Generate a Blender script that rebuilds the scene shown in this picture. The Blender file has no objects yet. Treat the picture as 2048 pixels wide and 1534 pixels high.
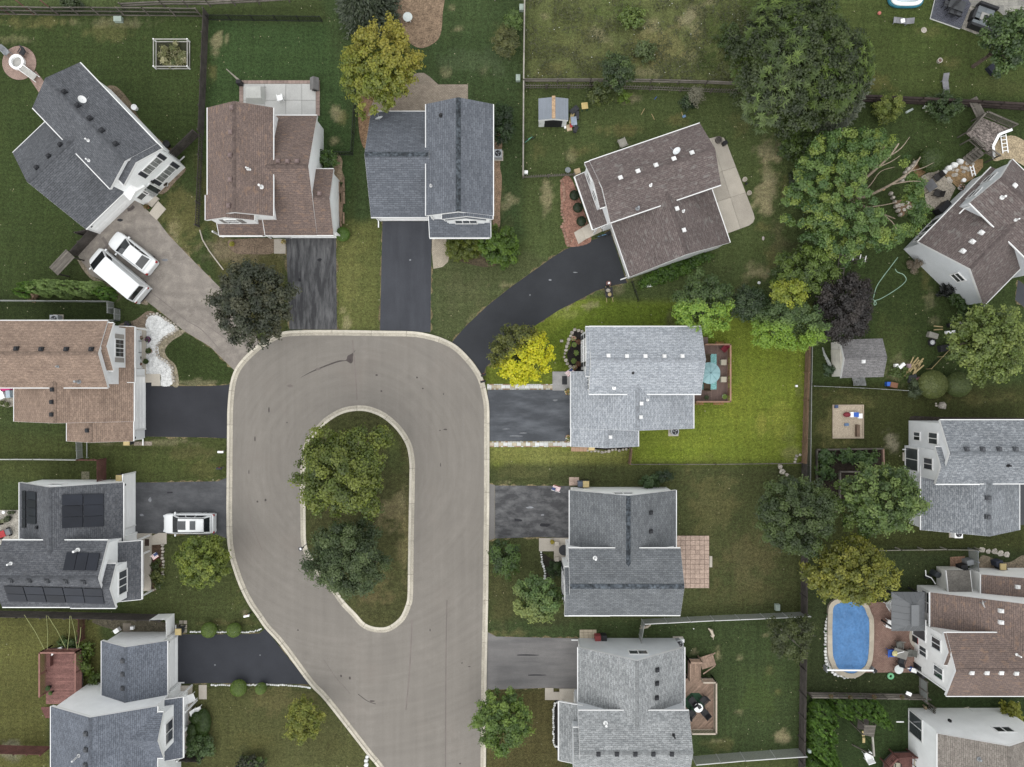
import bpy, math, random
import numpy as np
from math import sin, cos, pi, radians, atan2, hypot, sqrt
random.seed(7); RNG = np.random.default_rng(11)
# ---------------------------------------------------------------- camera, sky, sun, exposure
PPM, CX, CY, FOC = 21.0, 1024.0, 767.0, 1421.0      # photo pixels per metre of ground, nadir, focal length in pixels
HC = FOC / PPM                                      # drone height in metres
scn = bpy.context.scene; COL = scn.collection
cd = bpy.data.cameras.new('camera'); cam = bpy.data.objects.new('camera', cd); COL.objects.link(cam)
cam.location = (0, 0, HC); cam.rotation_euler = (0, 0, 0)
cd.sensor_width = 36.0; cd.lens = 36.0 * FOC / 2048.0; cd.clip_end = 5000; cd.clip_start = .5
scn.camera = cam
SUN_EL, SUN_AZ = radians(60), radians(205)          # azimuth clockwise from north (picture top)
wd = bpy.data.worlds.new('World'); scn.world = wd; wd.use_nodes = True
wn = wd.node_tree; bg = wn.nodes['Background']
sky = wn.nodes.new('ShaderNodeTexSky'); sky.sky_type = 'NISHITA'; sky.sun_disc = False
sky.sun_elevation = SUN_EL; sky.sun_rotation = SUN_AZ; sky.air_density = 1.0; sky.dust_density = 1.0; sky.ozone_density = 1.0
hs = wn.nodes.new('ShaderNodeHueSaturation'); hs.inputs['Saturation'].default_value = .16
cloud = wn.nodes.new('ShaderNodeMixRGB'); cloud.inputs[0].default_value = .72; cloud.inputs[2].default_value = (4.3, 4.4, 4.5, 1)      # an even cloud deck veils the clear sky
wn.links.new(sky.outputs[0], hs.inputs['Color']); wn.links.new(hs.outputs[0], cloud.inputs[1]); wn.links.new(cloud.outputs[0], bg.inputs[0]); bg.inputs[1].default_value = .15
sd = bpy.data.lights.new('sun', 'SUN'); sd.energy = .55; sd.angle = radians(65); sd.color = (1, .97, .92)
sun = bpy.data.objects.new('sun', sd); COL.objects.link(sun); sun.location = (0, 0, 90)
sun.rotation_euler = (pi/2 - SUN_EL, 0, pi - SUN_AZ)
vs = scn.view_settings; vs.view_transform = 'Standard'; vs.look = 'None'; vs.gamma = 1; vs.exposure = 1.16
vs.use_curve_mapping = False
scn.cycles.max_bounces = 5; scn.cycles.diffuse_bounces = 3; scn.cycles.transparent_max_bounces = 12
# ---------------------------------------------------------------- helpers
def U(px, py, h=0.0):
    s = (1 - h / HC) / PPM
    return ((px - CX) * s, (CY - py) * s)
def lin(v):
    v /= 255.0
    return v / 12.92 if v <= .04045 else ((v + .055) / 1.055) ** 2.4
GAIN = 1.6
def C(r, g, b, k=1.0):
    return tuple(min(.9, lin(x) / GAIN * k) for x in (r, g, b))
class NT:
    def __init__(s, name):
        s.m = bpy.data.materials.new(name); s.m.use_nodes = True; s.t = s.m.node_tree
        s.b = s.t.nodes['Principled BSDF']; s.o = s.t.nodes['Material Output']
        s.b.inputs['Specular IOR Level'].default_value = .25
    def n(s, ty, **k):
        x = s.t.nodes.new('ShaderNode' + ty)
        for a, v in k.items():
            if hasattr(x, a): setattr(x, a, v)
            else: x.inputs[a.replace('_', ' ')].default_value = v
        return x
    def l(s, a, b): s.t.links.new(a, b)
    def math(s, op, a, b=None, c=None):
        x = s.n('Math', operation=op)
        for i, v in enumerate((a, b, c)):
            if v is None: continue
            if isinstance(v, (int, float)): x.inputs[i].default_value = v
            else: s.l(v, x.inputs[i])
        return x.outputs[0]
    def noise(s, vec, sc, det=3, rough=.6, lo=.35, hi=.65):
        x = s.n('TexNoise'); x.inputs['Scale'].default_value = sc; x.inputs['Detail'].default_value = det; x.inputs['Roughness'].default_value = rough
        s.l(vec, x.inputs['Vector'])
        if lo is None: return x.outputs[0]
        r = s.n('MapRange'); r.inputs[1].default_value = lo; r.inputs[2].default_value = hi
        s.l(x.outputs[0], r.inputs[0]); return r.outputs[0]
    def mix(s, f, a, b, bt='MIX'):
        x = s.n('MixRGB', blend_type=bt)
        for i, v in enumerate((f, a, b)):
            if isinstance(v, (int, float)): x.inputs[i].default_value = v
            elif isinstance(v, tuple): x.inputs[i].default_value = (*v[:3], 1)
            else: s.l(v, x.inputs[i])
        return x.outputs[0]
    def bump(s, h, st, d=.02):
        x = s.n('Bump'); x.inputs['Strength'].default_value = st; x.inputs['Distance'].default_value = d
        s.l(h, x.inputs['Height']); s.l(x.outputs[0], s.b.inputs['Normal'])
    def vec(s, rnd=True):
        tc = s.n('TexCoord'); v = tc.outputs['Object']
        if rnd:
            oi = s.n('ObjectInfo'); a = s.n('VectorMath', operation='MULTIPLY_ADD')
            s.l(oi.outputs['Random'], a.inputs[0]); a.inputs[1].default_value = (37, 53, 29); s.l(v, a.inputs[2])
            s.rnd = oi.outputs['Random']; v = a.outputs[0]
        return v
def sc3(c, k): return tuple(min(.95, x * k) for x in c)
_MC = {}
def mat(name, col, rough=.75, var=.16, sc=1.3, fine=.12, fsc=25, bump=.0, rv=.1, metal=0, spec=None):
    if name in _MC: return _MC[name]
    t = NT(name); v = t.vec()
    f1 = t.noise(v, sc); f2 = t.noise(v, fsc, 2)
    c = t.mix(f1, sc3(col, 1 - var), sc3(col, 1 + var))
    c = t.mix(fine, c, t.mix(f2, (0, 0, 0), (1, 1, 1)), 'OVERLAY')
    k = t.math('MULTIPLY_ADD', t.rnd, 2 * rv, 1 - rv)
    cc = t.n('CombineXYZ'); [t.l(k, cc.inputs[i]) for i in range(3)]
    c = t.mix(1.0, c, cc.outputs[0], 'MULTIPLY')
    t.l(c, t.b.inputs['Base Color']); t.b.inputs['Roughness'].default_value = rough; t.b.inputs['Metallic'].default_value = metal
    if spec is not None: t.b.inputs['Specular IOR Level'].default_value = spec
    if bump: t.bump(f2, bump)
    _MC[name] = t.m; return t.m
class MB:
    def __init__(s): s.v = []; s.f = []; s.uv = []
    def poly(s, pts, uv=None):
        i = len(s.v); s.v += [tuple(p) for p in pts]; s.f.append(tuple(range(i, i + len(pts))))
        s.uv.append(uv or [(p[0], p[1]) for p in pts]); return s
    def hexa(s, a, b):
        n = len(a)
        s.poly(b); s.poly(list(reversed(a)))
        for i in range(n):
            j = (i + 1) % n; s.poly([a[i], a[j], b[j], b[i]])
        return s
    def box(s, x0, y0, z0, x1, y1, z1):
        q = [(x0, y0), (x1, y0), (x1, y1), (x0, y1)]
        return s.hexa([(*p, z0) for p in q], [(*p, z1) for p in q])
    def cbox(s, x, y, z0, w, d, h, r=0):
        c_, s_ = cos(r), sin(r)
        q = [(x + c_ * a - s_ * b, y + s_ * a + c_ * b) for a, b in ((-w/2, -d/2), (w/2, -d/2), (w/2, d/2), (-w/2, d/2))]
        return s.hexa([(*p, z0) for p in q], [(*p, z0 + h) for p in q])
    def bar(s, a, b, w, t):
        a = np.array(a, float); b = np.array(b, float); d = b - a; d /= max(1e-6, np.linalg.norm(d))
        up = np.array((0, 0, 1.)) if abs(d[2]) < .95 else np.array((1., 0, 0))
        x = np.cross(d, up); x /= np.linalg.norm(x); y = np.cross(x, d)
        q = [(-w/2, -t/2), (w/2, -t/2), (w/2, t/2), (-w/2, t/2)]
        return s.hexa([tuple(a + x * i + y * j) for i, j in q], [tuple(b + x * i + y * j) for i, j in q])
    def prism(s, P, z0, z1): return s.hexa([(*p, z0) for p in P], [(*p, z1) for p in P])
    def cyl(s, x, y, z0, z1, r, n=12, r2=None, a0=0):
        r2 = r if r2 is None else r2
        A = [(x + r * cos(a0 + 2*pi*i/n), y + r * sin(a0 + 2*pi*i/n), z0) for i in range(n)]
        B = [(x + r2 * cos(a0 + 2*pi*i/n), y + r2 * sin(a0 + 2*pi*i/n), z1) for i in range(n)]
        return s.hexa(A, B)
    def lathe(s, x, y, prof, n=12, sx=1, sy=1):
        R = [[(x + sx * r * cos(2*pi*i/n), y + sy * r * sin(2*pi*i/n), z) for i in range(n)] for r, z in prof]
        for A, B in zip(R, R[1:]):
            for i in range(n):
                j = (i + 1) % n; s.poly([A[i], A[j], B[j], B[i]])
        s.poly(R[-1]); return s
    def tube(s, pts, rs, n=6):
        P = [np.array(p, float) for p in pts]
        if isinstance(rs, (int, float)): rs = [rs] * len(P)
        R = []
        for i, p in enumerate(P):
            d = P[min(i + 1, len(P) - 1)] - P[max(i - 1, 0)]; d /= max(1e-6, np.linalg.norm(d))
            up = np.array((0, 0, 1.)) if abs(d[2]) < .9 else np.array((1., 0, 0))
            x = np.cross(d, up); x /= np.linalg.norm(x); y = np.cross(x, d)
            R.append([tuple(p + rs[i] * (x * cos(2*pi*k/n) + y * sin(2*pi*k/n))) for k in range(n)])
        for A, B in zip(R, R[1:]):
            for k in range(n):
                j = (k + 1) % n; s.poly([A[k], A[j], B[j], B[k]])
        s.poly(R[-1]); s.poly(R[0][::-1]); return s
    def ell(s, x, y, z, rx, ry, rz, n=10, m=6, a0=-pi/2, a1=pi/2):
        R = [(cos(a0 + (a1 - a0) * i / m), sin(a0 + (a1 - a0) * i / m)) for i in range(m + 1)]
        G = [[(x + rx * c_ * cos(2*pi*k/n), y + ry * c_ * sin(2*pi*k/n), z + rz * s_) for k in range(n)] for c_, s_ in R]
        for A, B in zip(G, G[1:]):
            for k in range(n):
                j = (k + 1) % n; s.poly([A[k], A[j], B[j], B[k]])
        return s
    def mesh(s, name, m, smooth=False):
        me = bpy.data.meshes.new(name); me.from_pydata(s.v, [], s.f)
        ul = me.uv_layers.new(name='UVMap'); ul.data.foreach_set('uv', np.array([c for f in s.uv for p in f for c in p], 'f'))
        if smooth: me.polygons.foreach_set('use_smooth', [True] * len(s.f))
        if m: me.materials.append(m)
        return me
    def out(s, name, m, parent=None, at=None, rot=0, smooth=False, kind=None):
        return link(name, s.mesh(name, m, smooth), parent, at, rot, kind)
def link(name, me, parent=None, at=None, rot=0, kind=None):
    o = bpy.data.objects.new(name, me); COL.objects.link(o); o.parent = parent
    if at: o.location = at
    if rot: o.rotation_euler = (0, 0, rot)
    if kind: o['kind'] = kind
    return o
def tag(o, label, cat, group=None):
    o['label'] = label; o['category'] = cat
    if group: o['group'] = group
    return o
def thing(name, label, cat, px, py, h=0.0, rot=0, group=None):
    x, y = U(px, py, h)
    o = link(name, None, None, (x, y, h), rot); o.empty_display_size = .3
    return tag(o, label, cat, group)
def struct(name, mb, m, **k): return mb.out(name, m, kind='structure', **k)
def PW(pts, h=0.0): return [U(x, y, h) for x, y in pts]
def area(P): return sum(P[i][0] * P[(i+1) % len(P)][1] - P[(i+1) % len(P)][0] * P[i][1] for i in range(len(P)))
def ccw(P): return P if area(P) > 0 else P[::-1]
def smooth_path(P, closed=False, n=4):
    Q = []; L = len(P)
    for i in range(L if closed else L - 1):
        a, b, c, d = [np.array(P[(i + k) % L] if closed else P[min(max(i + k, 0), L - 1)], float) for k in (-1, 0, 1, 2)]
        for j in range(n):
            t = j / n
            Q.append(tuple(.5 * (2*b + (c - a) * t + (2*a - 5*b + 4*c - d) * t*t + (3*b - a - 3*c + d) * t**3)))
    if not closed: Q.append(tuple(P[-1]))
    return Q
def offset(P, d, closed=False):
    Q = []; n = len(P)
    for i in range(n):
        a = np.array(P[(i-1) % n] if closed else P[max(i-1, 0)]); b = np.array(P[(i+1) % n] if closed else P[min(i+1, n-1)])
        t = b - a; t = t / max(1e-6, np.linalg.norm(t)); Q.append((P[i][0] - t[1] * d, P[i][1] + t[0] * d))
    return Q
def copy_tree(o, parent=None):
    c = o.copy(); COL.objects.link(c); c.parent = parent
    for ch in list(o.children): copy_tree(ch, c)
    return c
WHITE = mat('white_vinyl', (.86, .86, .85), .5, .03, .5, .03, 12)
TRIM = mat('white_trim', (.68, .68, .67), .45, .03, .6, .03, 10)
GLASS = mat('window_glass', (.045, .05, .055), .08, .3, .4, .0, rv=.5, spec=.6)
BLACK = mat('black_metal', (.02, .02, .022), .5, .2, 3)
DARKG = mat('charcoal_fabric', (.035, .036, .04), .8, .2, 3)
GREYM = mat('grey_metal', (.22, .23, .24), .45, .15, 2)
CONC = mat('pale_concrete', C(207, 198, 184), .85, .08, .6, .1, 18, .1)
KERBM = mat('kerb_concrete', C(226, 218, 201), .85, .1, .9, .14, 14, .15, rv=.08)
WOODG = mat('weathered_wood', C(120, 114, 106), .85, .2, 1.2, .2, 20, .2, rv=.22)
WOODD = mat('dark_fence_wood', C(92, 86, 82), .9, .25, 1.5, .25, 16, .2, rv=.2)
CEDAR = mat('cedar_wood', C(176, 150, 131), .8, .18, 1.4, .2, 18, .2, rv=.16)
RED = mat('red_plastic', (.35, .03, .03), .4, .1); BLUE = mat('blue_plastic', (.03, .10, .40), .4, .1)
YEL = mat('tan_plastic', C(232, 208, 150), .5, .06); TERRA = mat('terracotta', (.30, .12, .07), .8, .2, 5)
# ---------------------------------------------------------------- ground: one sheet with grass, dry and worn areas
def inpoly(x, y, P):
    r = np.zeros(x.shape, bool); n = len(P)
    for i in range(n):
        x0, y0 = P[i]; x1, y1 = P[(i+1) % n]
        if y0 == y1: continue
        r ^= ((y0 > y) != (y1 > y)) & (x < (x1 - x0) * (y - y0) / (y1 - y0) + x0)
    return r
def vnoise(x, y, s, seed):
    r = np.random.default_rng(seed).random((64, 64)); X = x / s; Y = y / s
    i = np.floor(X).astype(int); j = np.floor(Y).astype(int); u = X - i; v = Y - j; u = u*u*(3-2*u); v = v*v*(3-2*v)
    g = lambda a, b: r[a % 64, b % 64]
    return (g(i, j)*(1-u) + g(i+1, j)*u)*(1-v) + (g(i, j+1)*(1-u) + g(i+1, j+1)*u)*v
def fbm(x, y, s, seed): return sum(vnoise(x, y, s / 2**k, seed + k) * .5**(k+1) for k in range(4)) / .9375
fx = np.arange(-56, 56.01, .28); fy = np.arange(-43, 43.01, .28)
gx = np.concatenate(([-2000, -500, -150, -80], fx, [80, 150, 500, 2000])); gy = np.concatenate(([-2000, -500, -150, -70], fy, [70, 150, 500, 2000]))
X, Y = np.meshgrid(gx, gy); PXg = X * PPM + CX; PYg = CY - Y * PPM
wob = (fbm(PXg, PYg, 40, 3) - .5) * 26; wob2 = (fbm(PXg, PYg, 40, 9) - .5) * 26
QX, QY = PXg + wob * .5, PYg + wob2 * .5
base = np.zeros(X.shape + (3,)); base[:] = C(72, 80, 48)
def lot(P, c, wobble=0.2):
    m = inpoly(PXg + wob * wobble, PYg + wob2 * wobble, P); base[m] = C(*c)
lot([(0, 30), (405, 30), (395, 290), (230, 480), (-20, 620), (-900, 600), (-900, 30)], (68, 78, 45))
lot([(-900, -900), (2900, -900), (2900, 15), (640, 5), (400, 18), (-900, 20)], (84, 92, 58))
lot([(412, 40), (715, 45), (712, 330), (680, 480), (410, 480)], (66, 82, 50))
lot([(640, -20), (1049, -20), (1049, 470), (870, 660), (700, 660), (715, 300)], (70, 82, 52))
lot([(672, 440), (765, 440), (762, 662), (672, 662)], (104, 104, 62), .4)
lot([(862, 480), (1010, 500), (1130, 500), (900, 690), (862, 664)], (88, 92, 62), .5)
lot([(385, 300), (470, 480), (570, 480), (570, 660), (460, 660)], (98, 92, 60), .5)
lot([(1050, -40), (1480, -40), (1480, 172), (1050, 168)], (104, 106, 68), .3)
lot([(1480, -60), (2900, -60), (2900, 200), (1560, 190), (1480, 172)], (78, 86, 48))
lot([(1047, 172), (1600, 185), (1590, 610), (1160, 603), (1100, 520), (1047, 500)], (86, 94, 58))
lot([(1600, 190), (2900, 205), (2900, 770), (1622, 770), (1625, 600)], (66, 76, 44))
lot([(1620, 770), (2900, 770), (2900, 1100), (1618, 1100)], (70, 72, 42))
lot([(1612, 1100), (2900, 1105), (2900, 1390), (1612, 1390)], (62, 68, 44))
lot([(1606, 1390), (2900, 1390), (2900, 2400), (1600, 2400)], (60, 72, 44))
lot([(980, 925), (1612, 930), (1606, 1225), (1280, 1242), (978, 1275)], (82, 84, 54))
lot([(972, 1240), (1605, 1232), (1600, 1505), (1380, 1515), (972, 1534)], (72, 82, 52))
lot([(972, 1375), (1160, 1375), (1120, 1600), (972, 1600)], (88, 80, 52), .4)
lot([(1380, 1515), (1605, 1505), (1605, 2400), (1380, 2400)], (84, 88, 54))
lot([(980, 640), (1160, 598), (1618, 612), (1612, 925), (985, 928), (975, 760)], (122, 130, 50))
lot([(1180, 605), (1400, 610), (1400, 655), (1120, 740), (1080, 690)], (104, 116, 42), .3)
lot([(980, 893), (1260, 893), (1260, 925), (980, 925)], (132, 130, 72), .3)
lot([(600, 810), (830, 810), (830, 1265), (720, 1260), (600, 1080)], (82, 80, 52))
lot([(-900, 595), (220, 600), (240, 650), (-900, 650)], (54, 62, 36))
lot([(-900, 840), (455, 875), (455, 965), (-900, 960)], (78, 82, 48))
lot([(330, 1068), (455, 1070), (500, 1220), (528, 1265), (250, 1270), (250, 1210)], (78, 82, 50))
lot([(-900, 1228), (200, 1228), (200, 1420), (100, 1420), (100, 2400), (-900, 2400)], (102, 98, 58))
lot([(370, 1370), (620, 1370), (740, 1500), (780, 2000), (330, 2000)], (92, 90, 58))
lot([(322, 660), (470, 720), (468, 772), (360, 772)], (64, 74, 42))
for _ in range(3): base[1:-1, 1:-1] = (base[1:-1, 1:-1] * 2 + base[:-2, 1:-1] + base[2:, 1:-1] + base[1:-1, :-2] + base[1:-1, 2:]) / 6
# soft dry and worn patches: x, y, rx, ry, colour, strength
BRK = (fbm(PXg, PYg, 26, 31) - .5) * 1.5 + (fbm(PXg, PYg, 9, 41) - .5) * 1.6
DRY, DIRT, TAN = (122, 112, 74), (150, 136, 112), (176, 158, 128)
for x, y, rx, ry, c, a in [
    (60, 45, 80, 14, DRY, .7), (230, 45, 90, 10, DIRT, .5), (210, 62, 60, 16, DRY, .5), (20, 80, 40, 8, (140, 130, 100), .5), (80, 240, 60, 60, (60, 70, 40), .5),
    (432, 92, 12, 26, TAN, .7), (458, 80, 6, 14, TAN, .6), (425, 150, 8, 22, DRY, .7), (676, 222, 14, 16, TAN, .7), (690, 240, 10, 22, DRY, .6), (668, 285, 13, 12, TAN, .7),
    (360, 440, 40, 80, DRY, .8), (345, 490, 12, 50, TAN, .5), (480, 505, 80, 22, (140, 122, 104), .9), (700, 560, 26, 90, (130, 124, 76), .6), (690, 640, 10, 30, TAN, .6),
    (990, 430, 30, 60, (110, 104, 76), .7), (1020, 405, 16, 14, TAN, .6), (1095, 395, 10, 30, TAN, .75), (925, 585, 40, 40, (98, 96, 70), .6), (960, 640, 30, 12, TAN, .4), (1030, 570, 50, 6, TAN, .5),
    (890, 145, 12, 12, TAN, .5), (968, 140, 14, 14, (120, 112, 90), .5), (920, 62, 10, 6, TAN, .6), (905, 18, 6, 5, TAN, .6), (1010, 60, 20, 20, DRY, .5), (950, 120, 80, 25, (96, 104, 80), .6), (930, 100, 80, 40, (60, 74, 46), .4),
    (1090, 35, 10, 8, TAN, .5), (1200, 65, 26, 16, DIRT, .85), (1380, 30, 26, 20, DIRT, .9), (1415, 5, 14, 10, TAN, .7), (1310, 55, 26, 12, DIRT, .7), (1395, 65, 14, 8, TAN, .6), (1385, 120, 16, 14, TAN, .6), (1300, 145, 30, 12, DIRT, .6), (1290, 100, 40, 30, (120, 112, 74), .6),
    (1100, 140, 40, 20, (116, 104, 70), .5), (1160, 90, 60, 40, (110, 104, 72), .5), (1330, 90, 60, 40, (132, 120, 84), .7), (1240, 20, 50, 30, (84, 98, 52), .6), (1440, 60, 30, 50, (74, 88, 44), .7), (1420, 130, 40, 25, (58, 72, 38), .8), (1120, 60, 60, 40, (92, 96, 56), .5),
    (1240, 260, 40, 14, DRY, .8), (1142, 310, 12, 12, TAN, .5), (1165, 300, 24, 14, DRY, .6), (1350, 240, 20, 14, DRY, .7), (1260, 195, 18, 10, DIRT, .7), (1080, 300, 20, 20, DRY, .5), (1250, 285, 12, 6, DIRT, .5),
    (1535, 300, 30, 26, DIRT, .75), (1540, 345, 22, 40, TAN, .7), (1530, 390, 26, 30, TAN, .8), (1535, 420, 16, 14, TAN, .6), (1568, 370, 10, 34, DRY, .7), (1530, 455, 14, 10, DRY, .7), (1555, 480, 16, 40, (120, 110, 84), .6), (1510, 545, 30, 16, TAN, .7), (1548, 520, 16, 24, DRY, .6), (1480, 250, 20, 30, DRY, .4), (1560, 210, 30, 20, (84, 86, 56), .4),
    (1420, 545, 60, 20, (70, 76, 50), .5), (1175, 612, 26, 5, TAN, .6), (1230, 580, 26, 10, DIRT, .6), (1260, 555, 18, 8, DIRT, .4), (1500, 600, 100, 30, (84, 80, 58), .6), (1580, 560, 26, 60, (84, 80, 58), .6),
    (1780, 885, 13, 18, (150, 138, 122), 1.), (1665, 855, 36, 46, DRY, .6), (1700, 800, 50, 14, DRY, .4), (1960, 800, 70, 12, DRY, .5), (1680, 785, 60, 10, (86, 78, 50), .6), (1900, 790, 120, 14, (84, 80, 50), .5),
    (1780, 700, 40, 60, (88, 92, 54), .5), (1800, 740, 26, 22, DIRT, .5), (1850, 560, 12, 26, DRY, .6), (1860, 600, 10, 26, DIRT, .5), (1870, 640, 16, 12, DIRT, .4), (1690, 400, 80, 70, (60, 58, 40), .7),
    (1700, 40, 40, 60, (92, 98, 56), .5), (1850, 60, 80, 60, (84, 96, 50), .5), (1745, 165, 40, 20, (110, 100, 60), .6), (1900, 130, 16, 14, DRY, .6), (1850, 60, 30, 16, DRY, .4), (1990, 170, 60, 16, (84, 82, 52), .5),
    (1420, 1000, 50, 60, (112, 104, 70), .75), (1500, 1120, 60, 60, (108, 98, 70), .8), (1490, 1180, 80, 30, (100, 94, 64), .7), (1420, 1060, 30, 60, (100, 96, 64), .5), (1560, 1000, 30, 60, (70, 70, 48), .6), (1040, 945, 60, 14, (104, 100, 66), .7), (1010, 965, 26, 8, TAN, .4), (1140, 960, 60, 10, (76, 72, 50), .5),
    (1000, 1200, 30, 60, (96, 88, 60), .5), (1010, 1265, 50, 8, (130, 118, 84), .7), (1100, 1245, 60, 12, (80, 74, 54), .5), (1000, 1250, 30, 10, (96, 88, 66), .4),
    (1560, 1475, 16, 12, TAN, .9), (1480, 1425, 8, 5, TAN, .6), (1480, 1312, 6, 4, TAN, .9), (1530, 1272, 7, 4, TAN, .6), (1390, 1302, 8, 7, DIRT, .9), (1433, 1305, 6, 14, TAN, .9), (1540, 1340, 8, 10, DRY, .6), (1555, 1380, 6, 6, DRY, .7), (1520, 1395, 40, 40, (84, 96, 52), .5), (1440, 1490, 30, 14, DRY, .5), (1000, 1480, 30, 50, (104, 90, 60), .6), (1430, 1480, 10, 6, TAN, .4),
    (785, 1020, 34, 36, (134, 120, 92), .95), (815, 1090, 16, 60, (126, 112, 82), .85), (770, 880, 40, 30, (102, 104, 56), .6), (740, 1195, 40, 14, (120, 104, 76), .7), (770, 1160, 20, 26, (118, 106, 74), .7), (700, 850, 50, 14, (76, 80, 46), .5), (790, 900, 20, 50, (72, 84, 48), .5),
    (700, 1240, 60, 30, (84, 80, 54), .5), (480, 1150, 12, 40, (116, 100, 80), .6), (470, 1200, 30, 20, (100, 100, 58), .5), (490, 1225, 12, 10, (150, 134, 116), .7), (450, 1245, 70, 6, (112, 100, 70), .6), (560, 1400, 60, 26, (116, 104, 72), .6), (520, 1480, 60, 20, (106, 100, 62), .6), (640, 1480, 40, 40, (82, 78, 50), .5),
    (60, 1310, 80, 50, (112, 108, 62), .5), (20, 1500, 30, 16, (150, 140, 124), .8), (30, 1380, 60, 50, (96, 92, 54), .5), (330, 925, 90, 20, (84, 90, 50), .6), (380, 905, 50, 14, (106, 94, 66), .5), (400, 940, 30, 16, (112, 104, 66), .5), (300, 885, 90, 5, DIRT, .5), (100, 870, 90, 20, (66, 72, 42), .4),
    (410, 765, 50, 6, DIRT, .7), (230, 590, 30, 12, (120, 108, 90), .7), (290, 605, 14, 10, (90, 90, 66), .5),
    (1560, 850, 30, 50, (150, 146, 68), .5), (1480, 800, 40, 60, (140, 140, 52), .4), (1520, 850, 12, 26, (168, 154, 80), .4), (1580, 880, 14, 40, (122, 124, 72), .5), (1530, 700, 40, 40, (120, 132, 40), .4), (1600, 780, 8, 40, (120, 122, 76), .6), (1400, 880, 90, 20, (134, 140, 50), .4), (1330, 905, 60, 12, (118, 132, 36), .4), (1580, 905, 20, 12, (150, 144, 96), .6), (1110, 910, 110, 14, (140, 136, 80), .5),
    (1490, 640, 60, 12, (92, 100, 40), .5), (1340, 650, 10, 30, (98, 88, 72), .7), (1130, 630, 40, 10, (150, 146, 90), .5), (1125, 615, 12, 6, TAN, .5), (1000, 760, 30, 20, (84, 90, 40), .5)]:
    d = np.sqrt(((QX - x) / rx) ** 2 + ((QY - y) / ry) ** 2) + BRK
    w = np.clip((1.1 - d) * 1.7, 0, 1)[..., None] * a * .82
    base = base * (1 - w) + np.array(C(*c)) * w
lum = base.mean(-1, keepdims=True); base = (base * .94 + lum * .06) * (1.0, 1.07, 1.0)
yy = fbm(PXg, PYg, 120, 17)[..., None]; base *= .88 + .32 * yy                       # slow drift in lushness
nv = X.size; R_, K_ = X.shape
idx = np.arange(nv).reshape(R_, K_); quads = np.stack([idx[:-1, :-1], idx[:-1, 1:], idx[1:, 1:], idx[1:, :-1]], -1).reshape(-1, 4)
me = bpy.data.meshes.new('ground'); me.vertices.add(nv)
me.vertices.foreach_set('co', np.stack([X, Y, np.zeros_like(X)], -1).astype('f').ravel())
me.loops.add(quads.size); me.loops.foreach_set('vertex_index', quads.astype('i').ravel())
me.polygons.add(len(quads)); me.polygons.foreach_set('loop_start', (np.arange(len(quads)) * 4).astype('i')); me.update()
at = me.attributes.new('soil', 'FLOAT_COLOR', 'POINT')
at.data.foreach_set('color', np.concatenate([base, np.ones(X.shape + (1,))], -1).astype('f').ravel())
t = NT('grass'); v = t.vec(False); a = t.n('Attribute', attribute_name='soil')
c = a.outputs['Color']
n1 = t.noise(v, .5, 4, .65, .3, .7); n2 = t.noise(v, 2.6, 4, .7, .3, .7); n3 = t.noise(v, 4.2, 4, .8, .32, .68); n4 = t.noise(v, 11, 2, .7, .3, .7)
def gk(f, lo, hi):
    global c
    k = t.math('MULTIPLY_ADD', f, hi - lo, lo); cc = t.n('CombineXYZ'); [t.l(k, cc.inputs[i]) for i in range(3)]
    c = t.mix(1.0, c, cc.outputs[0], 'MULTIPLY')
c = t.mix(t.math('MULTIPLY', n1, .22), c, t.mix(1.0, c, (1.3, 1.12, .95), 'MULTIPLY'))
c = t.mix(t.math('MULTIPLY', n2, .3), c, t.mix(1.0, c, (.72, .92, .7), 'MULTIPLY'))
gk(n2, .82, 1.2); gk(n3, .62, 1.46); gk(n4, .62, 1.48)
mp = t.n('Mapping'); mp.inputs['Scale'].default_value = (1.3, .12, 1); t.l(v, mp.inputs[0]); gk(t.noise(mp.outputs[0], 1.6, 2, .5, .3, .7), .9, 1.1)
mp2 = t.n('Mapping'); mp2.inputs['Scale'].default_value = (.1, 1.2, 1); t.l(v, mp2.inputs[0]); gk(t.noise(mp2.outputs[0], 1.5, 2, .5, .3, .7), .92, 1.08)
t.l(c, t.b.inputs['Base Color']); t.b.inputs['Roughness'].default_value = .95; t.b.inputs['Specular IOR Level'].default_value = .1
t.bump(t.math('ADD', n3, n4), .8, .05)
me.materials.append(t.m); o = bpy.data.objects.new('ground', me); COL.objects.link(o); o['kind'] = 'structure'
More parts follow.
